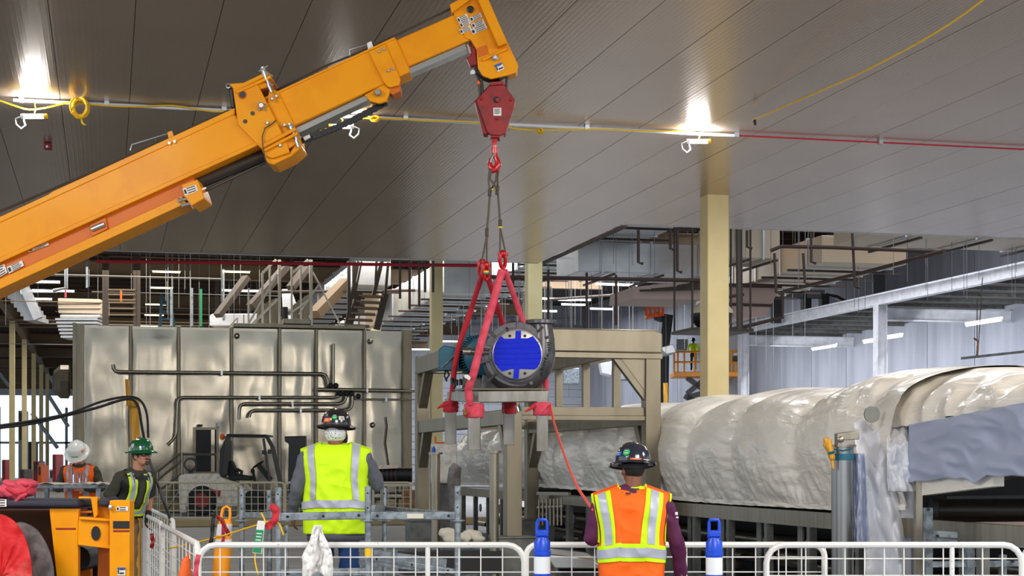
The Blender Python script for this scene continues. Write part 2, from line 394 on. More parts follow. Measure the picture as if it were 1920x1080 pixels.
# hanger rods under the roof
for (xa, xb, ya, yb, za, zb, n) in ((1, 6, 56, 70, 5.6, 8.0, 34), (10.8, 16.5, 44, 70, 4.6, 7.6, 95), (13, 21, 72, 95, 3.6, 7, 30), (15, 25, 36, 46, 5.6, 7.4, 40), (-4, 1, 58, 66, 6, 8, 10), (17, 27, 60, 80, 4.2, 7, 26)):
    for i in range(n):
        x = random.uniform(xa, xb); yy = random.uniform(ya, yb); zb_ = random.uniform(za, zb)
        build(MB().tube([(x, yy, zb_), (x, yy, 9.9 if x < 19.3 else 13)], .008, 4), 'hanger_rod', M['rod'], roof, smooth=0)
# far end and right walls
wr = build(MB().mm(34.16, 34.5, 20, 135, 0, 13), 'wall_right', M['darksteel'], smooth=0); struct(wr)
pm_ = mesh_of('concrete_panel', MB().mm(34, 34.15, .02, 3.97, 0, 12.95), M['concrete'], 0)
for k in range(27):
    o = bpy.data.objects.new('concrete_panel', pm_); COL.objects.link(o); o.parent = wr; o.location = (random.uniform(-.01, .01), 25+4*k, 0)
wb = build(MB().mm(12, 34, 118, 118.3, 0, 13), 'wall_back', M['siding'], smooth=0); struct(wb)
mb = MB()
for i in range(22): mb.mm(12, 34, 117.93, 118, .3+i*.55, .5+i*.55)
o = build(mb, 'siding_rib', M['siding'], wb, smooth=0); o['kind'] = 'stuff'
wl = build(MB().mm(-40, 14, 172, 172.3, 8.2, 10), 'wall_far', M['siding'], smooth=0); struct(wl)
# ---- columns
def column(x, y, w, z, m, label, cat='column', group=None):
    t = thing('steel_column', label, cat, (x, y, 0), 0, group)
    tt = .025; h = w/2
    mb = MB().mm(x-h, x+h, y-h, y+h, .03, z)
    build(mb, 'shaft', m, t, bev=.02)
    build(MB().mm(x-h-.08, x+h+.08, y-h-.08, y+h+.08, 0, .03), 'base_plate', m, t)
    return t
column(9.98, 26.6, .387, 6.02, M['cream'], 'large cream square column rising behind the wrapped machine to the panel ceiling')
column(9.98, 38.9, .36, 8.35, M['cream'], 'cream square column just right of the hanging pump, half hidden by the pump flange')
column(9.98, 51.1, .36, 8.35, M['cream'], 'cream square column between the stainless enclosure and the teal motor')
column(9.98, 63.2, .36, 8.35, M['cream'], 'farther cream column seen through the steep stair above the stainless enclosure')
for i, yy in enumerate((83.4, 95.6, 107.8, 120, 132.2)):
    column(-4.4, yy, .26, 8.3, M['cream'], ['leftmost and nearest of the tan columns in the far row at the left edge', 'second tan column from the left edge in the far row', 'third tan column from the left edge in the far row', 'fourth tan column from the left edge in the far row', 'fifth and farthest tan column of the row left of the stainless enclosure'][i])
# ---- white canopy frame at the right wall
XC = 28.5
bt = thing('canopy_beam', 'long white steel beam running towards the camera over the white posts', 'beam', (XC, 60, 0))
mb = MB().mm(XC-.15, XC+.15, 30, 74, 7.48, 7.54).mm(XC-.15, XC+.15, 30, 74, 7.86, 7.92).mm(XC-.02, XC+.02, 30, 74, 7.54, 7.86)
build(mb, 'web', M['whitepaint'], bt, smooth=0)
for i, (yy, nm) in enumerate(((58.2, 'white steel post right of the large cream column, under the long white beam'), (72.2, 'white steel post just right of the yellow scissor lift'))):
    t = thing('canopy_post', nm, 'post', (XC, yy, 0))
    mb = MB().mm(XC-.2, XC-.17, yy-.2, yy+.2, 0, 7.48).mm(XC+.17, XC+.2, yy-.2, yy+.2, 0, 7.48).mm(XC-.17, XC+.17, yy-.02, yy+.02, 0, 7.48)
    build(mb, 'shaft', M['whitepaint'], t, smooth=0)
    build(MB().mm(XC-.3, XC+.3, yy-.3, yy+.3, 0, .04), 'base_plate', M['whitepaint'], t)
    t = thing('cross_beam', ['white cross beam from the nearer white post to the concrete wall', 'white cross beam from the middle white post to the concrete wall', 'white cross beam from the farthest white post to the wall'][i], 'beam', (XC+3, yy, 6.9))
    build(MB().mm(XC+.2, 34, yy-.12, yy+.12, 6.9, 6.95).mm(XC+.2, 34, yy-.12, yy+.12, 7.32, 7.37).mm(XC+.2, 34, yy-.015, yy+.015, 6.95, 7.32), 'flange_beam', M['whitepaint'], t, smooth=0)
for i, px in enumerate((1278, 1292)):
    c = P(px, 868, 103); t = thing('wall_post', ['white wall post left of the scissor lift worker, left of two', 'white wall post behind the scissor lift worker, right of two'][i], 'post', (c.x, c.y, 0))
    build(MB().mm(c.x-.25, c.x+.25, c.y-.25, c.y+.25, 0, 11.5), 'shaft', M['whitepaint'], t); build(MB().mm(c.x-.4, c.x+.4, c.y-.4, c.y+.4, 0, .06), 'base_plate', M['whitepaint'], t)
cs = build(MB().mm(XC+.2, 34, 33, 74, 7.62, 7.7), 'trim_1', M['darksteel'], smooth=0); struct(cs)
for i in range(20): build(MB().mm(XC+.2, 34, 33.5+i*2.1, 33.62+i*2.1, 7.5, 7.62), 'purlin', M['greybox'], cs, smooth=0)
# fluorescent strips (along the building)
def strip(x, y, z, L, m, label, group, along='y', w=.09):
    w *= .4; rr = .024 if 'warm' in label else .04
    t = thing('strip_light', label, 'light', (x, y, z), 0, group)
    if along == 'y':
        build(MB().mm(x-w, x+w, y-L/2, y+L/2, z+.04, z+.10), 'housing', M['whitepaint'], t, smooth=0)
        build(MB().tube([(x, y-L/2+.04, z), (x, y+L/2-.04, z)], rr, 8), 'tube', m, t)
    else:
        build(MB().mm(x-L/2, x+L/2, y-w, y+w, z+.03, z+.05), 'housing', M['greybox'], t, smooth=0)
        build(MB().tube([(x-L/2+.04, y, z), (x+L/2-.04, y, z)], rr, 8), 'tube', m, t)
for px, py, l in ((1844, 605, 'bright strip light under the canopy, rightmost of four'), (1676, 632, 'strip light under the canopy just right of the white post'), (1634, 640, 'strip light under the canopy just left of the white post'), (1545, 652, 'lowest strip light under the canopy, right of the scissor lift')):
    p = PZp(px, py, 6.35); strip(p.x, p.y, 6.35, 2.4 if px in (1844, 1545) else 1.4, M['tube_cool'], l, 'canopy strip lights', 'y', .12)
for i, (px, py) in enumerate(((312, 510), (443, 510), (303, 540), (292, 571), (289, 591), (279, 611))):
    p = PZp(px, py, 8.0); strip(p.x, p.y, 8.0, 1.0 if i < 2 else .9, M['tube_warm'], ['warm strip light left above the stainless enclosure, topmost left', 'warm strip light topmost, left of the stair railings', 'second warm strip light down above the ladder', 'third warm strip light down above the enclosure', 'fourth warm strip light down above the enclosure', 'lowest warm strip light, just over the enclosure top'][i], 'warm strip lights', 'x', .1)
for i, (px, py) in enumerate(((1142, 533), (1170, 534), (1058, 562), (1085, 562), (1075, 571), (1023, 583), (1128, 579))):
    p = PZp(px, py, 8.2); strip(p.x, p.y, 8.2, 1.1, M['tube_cool'], ['cool strip light above the portal frame, left of a close pair', 'cool strip light above the portal frame, right of a close pair', 'cool strip light just right of the second cream column', 'second cool strip light right of the second cream column', 'bright cool strip light in the middle of the far cluster', 'lowest cool strip light beside the second cream column', 'cool strip light right of the far bright cluster'][i], 'far cool strip lights', 'x', .14)
for i, (px, py) in enumerate(((60, 505), (100, 545), (60, 560), (455, 545), (840, 640), (790, 655), (1030, 560))):
    p = PZp(px, py, 8.0); strip(p.x, p.y, 8.0, 1.6, M['tube_cool'], ['far strip light hidden by the boom at the left edge', 'far strip light below the boom beside the duct blades', 'lower far strip light below the boom at the left edge', 'far strip light over the white cabinet left of the railings', 'far strip light between two cream columns, upper', 'far strip light right of the enclosure corner', 'far strip light high behind the portal frame'][i], 'far dim strip lights', 'x', .12)
# ---- ducts
def duct(x0, x1, y0, y1, z0, z1, m, label, axis, step=1.5, mf=None):
    t = thing('air_duct', label, 'duct', ((x0+x1)/2, (y0+y1)/2, z0))
    build(MB().mm(x0, x1, y0, y1, z0, z1), 'duct_body', m, t, smooth=0, bev=.02)
    a, b = (y0, y1) if axis == 'y' else (x0, x1); q = a+step/2; k = 0
    while q < b:
        e = .035
        mb = MB().mm(x0-e, x1+e, q-.03, q+.03, z0-e, z1+e) if axis == 'y' else MB().mm(q-.03, q+.03, y0-e, y1+e, z0-e, z1+e)
        build(mb, 'flange', mf or M['zinc'], t, smooth=0)
        mb = MB()
        if axis == 'y': mb.mm(x0-.5, x1+.5, q+.2, q+.27, z0-.12, z0-.06)
        else: mb.mm(q+.2, q+.27, y0-.4, y1+.4, z0-.12, z0-.06)
        build(mb, 'trapeze_bar', M['darksteel'], t, smooth=0); q += step
    return t
duct(13.4, 15.3, 40, 90, 8.0, 9.0, M['duct'], 'long galvanized duct under the roof running away behind the pump', 'y', 2.2)
duct(13.4, 18.2, 47, 49.4, 7.1, 8.0, M['duct'], 'shiny galvanized cross duct left of the large cream column', 'x', 1.5)
duct(16.6, 18.3, 43.6, 45.6, 7.2, 8.2, M['duct_tan'], 'insulated duct end box against the large cream column', 'x', .8)
duct(19.06, 21.6, 42.5, 51.5, 7.0, 7.75, M['duct_tan'], 'tan faced duct right of the large cream column, running away', 'y', 1.9)
duct(19.0, 24.4, 39.4, 41.6, 7.35, 8.0, M['duct_tan'], 'tan duct directly under the ceiling edge above the running tan duct', 'x', 2)
duct(8.0, 9.2, 55, 85, 7.4, 8.4, M['duct'], 'galvanized duct left of the third cream column', 'y', 2.2)
duct(10.6, 12.2, 53, 80, 7.0, 8.1, M['duct'], 'galvanized duct between the two cream columns behind the slings', 'y', 2.2)
# pinkish transition hopper
p = P(1392, 535, 50)
t = thing('duct_hopper', 'pinkish tapering duct hopper just right of the large cream column', 'duct', p)
mb = MB(); a = [P(1352, 535, 50), P(1462, 538, 50), P(1437, 592, 50), P(1340, 600, 50)]; mb.prism(a, Vector((0, 2, 0)))
build(mb, 'hopper_body', M['duct_pink'], t, smooth=0)
mb = MB(); mb.beam(P(1352, 570, 49.97), P(1448, 573, 49.97), .06, .08); mb.beam(P(1345, 534, 49.9), P(1466, 537, 49.9), .1, .1)
build(mb, 'seam_bar', M['pipe_dark'], t, smooth=0)
# lower duct (white insulated) left of the column
p0, p1 = P(1190, 553, 46), P(1316, 556, 44)
t = thing('insulated_duct', 'white wrapped duct with dark bars left of the large cream column', 'duct', p0)
mb = MB(); mb.prism([P(1188, 538, 46), P(1317, 524, 44.6), P(1317, 562, 44.6), P(1186, 560, 46)], Vector((0, 2.2, 0)))
build(mb, 'duct_body', M['duct_pink'], t, smooth=0)
for q in range(4):
    build(MB().beam(P(1200+q*22, 545-q*2, 45.6), P(1317, 541-q*6, 44.3), .05, .06), 'rail', M['darksteel'], t, smooth=0)
# pipes (sprinkler mains with drops)
def pipe(name, pts, r, m, label, cat='pipe', drops=(), group=None, n=8):
    t = thing(name, label, cat, pts[0], 0, group)
    build(MB().tube(pts, r, n), 'pipe_run', m, t)
    for a, b in drops: build(MB().tube([a, b, b+Vector((.12, 0, -.03))], r*.8, 6), 'drop', m, t)
    return t
pipe('sprinkler_pipe', [P(1015, 495, 44), P(1172, 424, 33.5)], .05, M['pipe_dark'], 'dark sprinkler main slanting along the cut ceiling edge')
pipe('sprinkler_pipe', [P(905, 519, 42), P(1318, 526, 42)], .05, M['pipe_dark'], 'long level dark pipe below the galvanized ducts', drops=[(P(1197, 430, 42), P(1197, 492, 42)), (P(1270, 428, 42), P(1270, 508, 42)), (P(1257, 428, 42), P(1257, 466, 42))])
pipe('sprinkler_pipe', [P(1445, 470, 40), P(1465, 462, 40), P(1560, 464, 40), P(1770, 472, 39)], .045, M['pipe_dark'], 'dark sprinkler pipe right of the cream column near the ceiling edge', drops=[(P(1521, 436, 40), P(1521, 491, 40)), (P(1401, 432, 40), P(1401, 463, 40)), (P(1598, 436, 40), P(1603, 537, 40)), (P(1452, 475, 40), P(1455, 548, 40)), (P(1506, 475, 40), P(1509, 530, 40))])
pipe('sprinkler_pipe', [P(1342, 560, 42), P(1395, 552, 42)], .04, M['pipe_dark'], 'short dark pipe across the pinkish hopper')
pipe('sprinkler_pipe', [P(1470, 546, 47), P(1620, 511, 42), P(1770, 471, 38)], .05, M['pipe_dark'], 'long dark pipe rising to the right in front of the grey concrete wall')
pipe('standpipe', [P(1385.5, 430, 40), P(1387, 618, 40)], .085, M['darksteel'], 'thick dark vertical pipe just right of the large cream column')
pipe('standpipe', [P(1467, 545, 44), P(1467, 595, 44), P(1400, 612, 44), P(1350, 622, 44)], .05, M['pipe_dark'], 'dark bent drain pipe beside the white beam')
pipe('red_rod_pipe', [P(100, 545, 52), P(124, 540, 52), P(124, 495, 52)], .06, M['whitepaint'], 'short white vertical pipe just below the boom at left')
pipe('sprinkler_pipe', [P(505, 548, 57), P(900, 543, 60)], .05, M['pipe_dark'], 'dark pipe running level above the stainless enclosure')
pipe('sprinkler_pipe', [P(180, 490, 50), P(900, 498, 50)], .05, M['sling_dk'], 'dull red sprinkler pipe hidden under the edge of the low ceiling')
pipe('sprinkler_pipe', [P(1030, 562, 60), P(1320, 541, 60)], .05, M['darksteel'], 'thin dark pipe in the haze behind the pump')
for i, (px, y0, y1) in enumerate(((962, 498, 545), (1000, 498, 530), (750, 500, 560), (768, 500, 580), (786, 500, 575), (797, 490, 548), (812, 490, 548), (1155, 530, 610), (1028, 520, 600), (1100, 525, 605))):
    pipe('pipe_drop', [P(px, y0-14, 44), P(px, y1, 44)], .035, M['pipe_dark'], ['pipe drop just right of the left red shackles', 'pipe drop left of the second cream column', 'pipe drop beside the steep stair', 'second pipe drop right of the steep stair', 'third pipe drop right of the steep stair', 'pipe drop left of the third cream column', 'pipe drop against the third cream column', 'pipe drop left of the scissor lift under the ducts', 'pipe drop right of the second cream column', 'pipe drop halfway along the portal frame top'][i], group='thin dark pipe drops')
# dome unit on hanging platform
p = P(1335, 622, 44)
t = thing('dome_unit', 'round dark and tan wrapped vessel on a hanging platform behind the cream column', 'vessel', p)
build(MB().lathe([(.001, 0), (.35, .03), (.52, .2), (.56, .38), (.56, .42)], p+Vector((0, 0, .05)), n=28), 'lower_shell', M['blackm'], t)
build(MB().lathe([(.56, 0), (.54, .1), (.40, .25), (.2, .32), (.001, .33)], p+Vector((0, 0, .47)), n=28), 'upper_shell', M['duct_tan'], t)
t2 = thing('hanging_platform', 'thin brown platform slung under the dark round vessel', 'platform', p)
build(MB().box(p, (1.7, 1.6, .08)), 'deck', M['darksteel'], t2, smooth=0)
for sx, sy in ((-.8, -.7), (.8, -.7), (-.8, .7), (.8, .7)):
    build(MB().tube([p+Vector((sx, sy, 0)), p+Vector((sx, sy, 3.2))], .03, 6), 'hanger', M['darksteel'], t2)
# steel ladder bracket and electrical boxes high on the grey wall
pm1 = P(1560, 560, 70)
t = thing('wall_window_frame', 'dark framed opening high on the concrete wall above the white beam', 'frame', P(1450, 600, 72))
mb = MB()
for a, b in (((1455, 552), (1545, 552)), ((1455, 552), (1455, 606)), ((1511, 552), (1511, 600)), ((1545, 552), (1545, 592))): mb.beam(P(*a, 72), P(*b, 72), .35, .35)
build(mb, 'bar', M['blackm'], t, smooth=0)
t = thing('wall_ladder', 'curved caged ladder run on the upper concrete wall', 'ladder', P(1560, 570, 74))
for i in range(9): build(MB().tube([P(1552+i*5, 553+i*3, 74), P(1553+i*5.5, 590+i*.5, 74)], .07, 6), 'cage_bar', M['zinc'], t)
build(MB().tube([P(1548, 552, 74), P(1570, 556, 74), P(1598, 572, 74)], .07, 6), 'cage_rail', M['pipe_dark'], t)
t = tag(build(MB().pprism([(1637, 490), (1659, 486), (1660, 556), (1638, 560)], 71, .3), 'dark_recess_panel', M['blackm'], smooth=0), 'tall narrow black panel on the grey upper wall', 'panel')
# chain hoist bar in front of right wall
t = thing('hoisted_bar', 'grey steel bar hung level by a small hook in front of the bright wall', 'bar', P(1832, 665, 40))
build(MB().beam(P(1802, 672, 40), P(1960, 655, 40), .06, .06), 'bar_body', M['greybox'], t, smooth=0)
build(MB().tube([P(1832, 668, 40), P(1834, 640, 40), P(1826, 634, 40)], .03, 6), 'hook', M['plywood'], t)
build(MB().tube([P(1835, 640, 40), P(1838, 590, 40), P(1842, 520, 40)], .012, 5).tube([P(1832, 640, 40), P(1832, 560, 40)], .012, 5), 'cord', M['wire'], t)
# ================================================================ MOBILE CRANE (boom, head, chassis) - one thing
D = 15.5
def Q(px, py, dd=0): return P(px, py, D+dd)
def lab(parent, pts, d, name='warning_label', m='label_white', ink=3, label=None):
    # small flat sticker: pts 4 corners (tl, tr, br, bl)
    o = sub(MB().pprism(pts, d, .006), name, M[m], parent, smooth=0, label=label)
    if ink:
        mb = MB(); A, B, C, E = [Vector((p[0], p[1])) for p in pts]
        for i in range(ink):
            v0 = (i+.25)/ink; v1 = v0+.38/ink
            def q(u, v): t = (A*(1-u)+B*u)*(1-v)+(E*(1-u)+C*u)*v; return (t.x, t.y)
            u1 = random.choice((.9, .8, .88))
            mb.pprism([q(.28, v0), q(u1, v0), q(u1, v1), q(.28, v1)], d-.003, .002)
        mb.pprism([q(.05, .2), q(.2, .2), q(.2, .8), q(.05, .8)], d-.003, .002)
        k = sub(mb, 'print', M['label_ink'], o, smooth=0)
    return o
crane = thing('mobile_crane', 'orange yellow mobile crane with a long telescopic boom reaching over the hall from the left', 'crane', P(-260, 1130, 13.2))
ytop = lambda x: 406-.459*x
ybot = lambda x: 488-.452*x
ylow = lambda x: 542-.461*x
W1 = .40
m1 = MB().pprism([(-330, ytop(-330)+4), (436, ytop(436)+4), (492, ybot(492)), (-330, ybot(-330))], D-W1/2, W1)
build(m1, 'outer_boom', M['yellow'], crane, bev=.018)
build(MB().pprism([(-330, ytop(-330)), (90, ytop(90)), (98, ytop(98)-2), (440, ytop(440)-2), (440, ytop(440)+10), (-330, ytop(-330)+12)], D-W1/2-.012, W1+.024), 'boom_top_flange', M['yellow'], crane, bev=.006)
build(MB().pprism([(-330, ybot(-330)-6), (496, ybot(496)-5), (496, ybot(496)+3), (-330, ybot(-330)+5)], D-W1/2-.02, W1+.04), 'boom_bottom_flange', M['yellow'], crane, bev=.006)
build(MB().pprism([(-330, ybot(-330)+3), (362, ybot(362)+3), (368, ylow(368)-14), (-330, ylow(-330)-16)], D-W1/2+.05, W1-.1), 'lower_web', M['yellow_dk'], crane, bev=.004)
build(MB().pprism([(-330, ylow(-330)-20), (340, ylow(340)-18), (349, ylow(349)), (-330, ylow(-330))], D-W1/2+.0, W1), 'lower_flange', M['yellow'], crane, bev=.006)
o = build(MB().pprism([(340, 346), (370, 336), (377, 352), (383, 372), (359, 386), (345, 368)], D-W1/2-.02, W1+.02), 'sheave_bracket', M['yellow'], crane, bev=.008)
for a in ((342, 374), (348, 383)): sub(MB().lathe([(.014, -.04), (.014, .02), (.022, .02), (.022, .04)], Q(*a, -.22), (-.9, 0, -.2), 8), 'bolt', M['zinc'], o)
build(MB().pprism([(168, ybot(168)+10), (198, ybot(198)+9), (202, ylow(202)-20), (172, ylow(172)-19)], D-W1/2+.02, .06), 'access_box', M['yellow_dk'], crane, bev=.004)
build(MB().tube([Q(172, 430, -.19), Q(196, 420, -.19)], .025, 10), 'box_latch', M['zinc'], crane)
lab(crane, [(52, 468), (90, 455), (92, 459), (54, 473)], D-.17, ink=2)
lab(crane, [(12, 501), (41, 488), (45, 498), (17, 513)], D-.175, ink=4)
lab(crane, [(-18, 507), (8, 495), (14, 511), (-14, 527)], D-.175, ink=4)
lab(crane, [(342, 354), (367, 346), (371, 358), (347, 367)], D-.225, ink=3)
# hydraulic rods below the boom end
for k, (a, b, r, m) in enumerate((((366, 343), (494, 290), .045, 'darksteel'), ((370, 352), (498, 298), .022, 'blackm'), ((376, 362), (500, 303), .014, 'wire'))):
    build(MB().tube([Q(*a, .02*k), Q(*b, .02*k)], r, 10), 'extension_rod', M[m], crane)
# second section
W2 = .33
build(MB().pprism([(440, 173-.465*(440-521)), (742, 173-.465*(742-521)), (770, 235-.465*(770-553)), (470, 235-.465*(470-553))], D-W2/2, W2), 'middle_boom', M['yellow'], crane, bev=.012)
build(MB().pprism([(470, 171-.465*(470-521)), (740, 171-.465*(740-521)), (740, 175-.465*(740-521)), (470, 175-.465*(470-521))], D-W2/2-.012, W2+.024), 'middle_boom_lip', M['yellow'], crane, smooth=0)
build(MB().pprism([(540, 246), (690, 176), (693, 186), (546, 256)], D-.10, .2), 'wear_rail', M['chrome'], crane, smooth=0)
W3 = .27
build(MB().pprism([(700, 84-.44*(700-722)), (880, 84-.44*(880-722)), (900, 133-.43*(900-746)), (720, 133-.43*(720-746))], D-W3/2, W3), 'inner_boom', M['yellow'], crane, bev=.010)
build(MB().pprism([(740, 139), (872, 82), (875, 92), (744, 149)], D-.09, .18), 'wear_rail', M['chrome'], crane, smooth=0)
# collar at end of the outer section
col = build(MB().pprism([(436, 163), (483, 157), (528, 248), (537, 264), (543, 286), (511, 297), (498, 293), (490, 279), (446, 233)], D-W1/2-.045, .045), 'collar_plate', M['yellow'], crane, bev=.006)
build(MB().pprism([(436, 163), (483, 157), (528, 248), (537, 264), (543, 286), (511, 297), (498, 293), (490, 279), (446, 233)], D+W1/2, .04), 'collar_plate', M['yellow'], crane, bev=.006)
build(MB().pprism([(505, 164), (521, 171), (546, 222), (560, 255), (528, 262), (500, 200)], D-W1/2+.01, W1-.02), 'collar_sleeve', M['yellow'], crane, bev=.006)
build(MB().pprism([(430, 157), (456, 155), (502, 133), (504, 140), (458, 163), (438, 167)], D-W1/2-.05, W1+.1), 'collar_lug', M['yellow'], crane, bev=.006)
build(MB().pprism([(440, 171), (507, 140), (509, 146), (443, 176)], D-W1/2-.06, W1+.12), 'collar_lug', M['yellow'], crane, bev=.006)
build(MB().pprism([(480, 158), (506, 152), (510, 161), (486, 168)], D-W1/2-.02, W1), 'collar_lug', M['yellow'], crane, bev=.006)
build(MB().pprism([(488, 272), (553, 238), (555, 244), (490, 279)], D-W1/2-.08, W1+.12), 'collar_lug', M['yellow'], crane, bev=.006)
build(MB().pprism([(493, 280), (557, 246), (559, 252), (495, 285)], D-W1/2-.08, W1+.12), 'collar_lug', M['yellow'], crane, bev=.006)
build(MB().pprism([(520, 268), (560, 255), (563, 266), (530, 285)], D-W1/2-.02, W1), 'collar_lug', M['yellow'], crane, bev=.006)
build(MB().pprism([(491, 281), (511, 297), (543, 286), (560, 262), (566, 276), (546, 293), (513, 309), (502, 306)], D-W1/2-.01, W1+.02), 'collar_foot', M['yellow'], crane, bev=.010)
build(MB().pprism([(428, 165), (437, 164), (441, 206), (432, 200)], D-W1/2+.03, W1-.06), 'pad_block', M['blackm'], crane, bev=.01)
for a, b, r in (((493, 126), (500, 150), .022), ((500, 148), (506, 162), .016), ((503, 158), (510, 173), .018), ((543, 232), (549, 247), .022), ((550, 248), (557, 262), .018), ((555, 262), (560, 276), .018)):
    build(MB().tube([Q(*a, -.24), Q(*b, -.24)], r, 10), 'pin', M['zinc'], crane)
for a, b in (((485, 134), (502, 123)), ((490, 128), (502, 137)), ((504, 138), (512, 143)), ((541, 236), (552, 233)), ((505, 155), (513, 160))):
    build(MB().tube([Q(*a, -.26), Q(*b, -.26)], .006, 6), 'cotter', M['zinc'], crane)
# four-arm handle, holes, bolts on the collar
o = build(MB().lathe([(.03, 0), (.03, .03), (.02, .045)], Q(491, 199, -.26), -FWD, 12), 'hand_wheel', M['zinc'], crane)
for dx, dy in ((-6, -8), (9, -3), (6, 8), (-8, 8)): sub(MB().tube([Q(491, 199, -.27), Q(491+dx, 199+dy, -.27)], .009, 6), 'wheel_arm', M['zinc'], o)
build(MB().lathe([(.038, 0), (.038, .012)], Q(455, 178, -.236), -FWD, 20), 'round_hole', M['blackm'], crane)
build(MB().lathe([(.036, 0), (.030, .014), (.036, .016), (.042, .004)], Q(455, 178, -.238), -FWD, 20), 'hole_rim', M['yellow_dk'], crane)
for a, r in (((474, 213), .02), ((460, 228), .02)): build(MB().lathe([(r, 0), (r, .012)], Q(*a, -.237), -FWD, 14), 'round_hole', M['darksteel'], crane)
for a in ((526, 273), (502, 231), (534, 235), (519, 181), (511, 186)): build(MB().lathe([(.019, 0), (.019, .02), (.012, .03)], Q(*a, -.24 if a[0] != 519 else -.2), -FWD, 8), 'bolt', M['zinc'], crane)
cb = [Q(518, 225, -.26), Q(508, 234, -.27), Q(497, 240, -.27), Q(492, 256, -.27), Q(493, 275, -.28), Q(497, 296, -.28), Q(500, 306, -.26)]
build(MB().tube(cb, .006, 6), 'control_cable', M['wire'], crane)
o = build(MB().tube([Q(428+4*math.cos(q), 161+4*math.sin(q), -.2) for q in [i*PI/4 for i in range(8)]], .004, 5, closed=True), 'clip_ring', M['zinc'], crane)
# top-side cable guide brackets
for (a, b, c, e) in (((244, 282), (247, 271), (316, 250), (326, 256)), ((656, 105), (655, 93), (690, 83), (700, 88))):
    o = build(MB().tube([Q(*a, -.05), Q(*b, -.05), Q(*c, -.05)], .006, 6), 'cable_guide', M['zinc'], crane)
    build(MB().pprism([(c[0]-2, c[1]-2), (e[0]-4, e[1]-11), (e[0]+3, e[1]+8), (c[0], c[1]+10)], D-.12, .02), 'guide_tab', M['yellow'] if a[0] < 300 else M['reflwhite'], crane, smooth=0)
for a in ((318, 269), (328, 266)): build(MB().lathe([(.012, 0), (.012, .02)], Q(*a, -.215), -FWD, 8), 'bolt', M['zinc'], crane)
build(MB().tube([Q(-330, 524), Q(0, 396), Q(226, 300), Q(430, 207)], .012, 7).tube([Q(515, 171), Q(600, 128), Q(690, 91), Q(846, 16)], .010, 7), 'hoist_rope', M['wire'], crane)
# second collar with chain sheave
build(MB().pprism([(691, 97), (722, 82), (751, 149), (748, 160), (731, 164), (725, 161), (718, 152)], D-W2/2-.03, .03), 'collar_plate', M['yellow'], crane, bev=.005)
build(MB().pprism([(691, 97), (722, 82), (751, 149), (748, 160), (731, 164), (725, 161), (718, 152)], D+W2/2, .03), 'collar_plate', M['yellow'], crane, bev=.005)
for a in ((711, 97), (720, 92.5), (728.5, 133), (738, 129)): build(MB().lathe([(.013, 0), (.013, .015), (.008, .02)], Q(*a, -.2), -FWD, 10), 'bolt', M['zinc'], crane)
build(MB().pprism([(683, 178), (721, 157), (733, 169), (724, 190), (711, 194), (694, 190)], D-.15, .05), 'sheave_plate', M['yellow'], crane, bev=.006)
build(MB().pprism([(685, 180), (723, 159), (736, 170), (727, 190), (712, 197), (696, 193)], D+.08, .05), 'sheave_plate', M['yellow'], crane, bev=.006)
build(MB().pprism([(733, 158), (750, 156), (751, 171), (736, 178), (729, 172)], D-.15, .26), 'bracket_block', M['yellow_dk'], crane, bev=.005)
build(MB().lathe([(.075, -.08), (.06, -.03), (.06, .03), (.075, .08)], Q(709, 175, -.02), FWD, 20), 'sheave', M['darksteel'], crane)
build(MB().lathe([(.032, 0), (.032, .05), (.026, .058)], Q(709, 175, -.16), -FWD, 16), 'sheave_pin', M['chrome'], crane)
mb = MB(); n = 34
for i in range(n):
    t = i/(n-1); c = Q(566+(722-566)*t, 264-(264-193)*t+8*math.sin(PI*t)*.6, -.02+.04*t)
    d_ = (Q(722, 193)-Q(566, 264)).normalized()
    R_ = Matrix((d_, FWD, d_.cross(FWD).normalized())).transposed()
    mb.box(c, (.030, .055 if i % 2 else .035, .055 if i % 2 else .05), R_)
build(mb, 'leaf_chain', M['blackm'], crane, smooth=0)
build(MB().pprism([(568, 257), (580, 252), (582, 257), (571, 263)], D-.08, .04), 'chain_tag', M['reflwhite'], crane, smooth=0)
# boom head
HW = .30
hp = [(843, 9), (866, -3), (885, -22), (905, -22), (972, 123), (968, 136), (952, 141), (921, 148), (905, 142), (896, 128), (893, 92), (882, 74), (873, 72), (862, 50)]
build(MB().pprism(hp, D-HW/2, .04), 'head_plate', M['yellow'], crane, bev=.005)
build(MB().pprism(hp, D+HW/2, .04), 'head_plate', M['yellow'], crane, bev=.005)
build(MB().pprism([(892, -10), (905, -22), (914, -6), (951, 80), (934, 87)], D-HW/2-.10, HW+.2), 'head_flange', M['yellow'], crane, bev=.006)
build(MB().pprism([(950, 76), (971, 123), (968, 132), (950, 137)], D-HW/2+.02, HW), 'head_nose', M['yellow'], crane, bev=.006)
build(MB().pprism([(843, 8), (884, -14), (887, -5), (847, 24)], D-HW/2-.05, HW+.1), 'head_top_lug', M['yellow'], crane, bev=.006)
build(MB().pprism([(903, 110), (950, 88), (951, 93), (905, 115)], D-HW/2-.03, .04), 'stiffener', M['yellow'], crane, bev=.005)
build(MB().pprism([(893, 91), (912, 84), (917, 100), (897, 108)], D-HW/2-.006, .01), 'head_recess', M['yellow_dk'], crane, smooth=0)
build(MB().lathe([(.175, -.10), (.175, -.06), (.15, -.02), (.15, .02), (.175, .06), (.175, .10)], Q(923, 116, .02), FWD, 28), 'head_sheave', M['blackm'], crane)
build(MB().lathe([(.028, 0), (.028, .02), (.016, .03), (.016, .045)], Q(928.5, 109, -.16), -FWD, 12), 'sheave_pin', M['zinc'], crane)
build(MB().lathe([(.032, 0), (.032, .015), (.018, .02), (.018, .035)], Q(882, 18, -.16), -FWD, 14), 'head_pin', M['blackm'], crane)
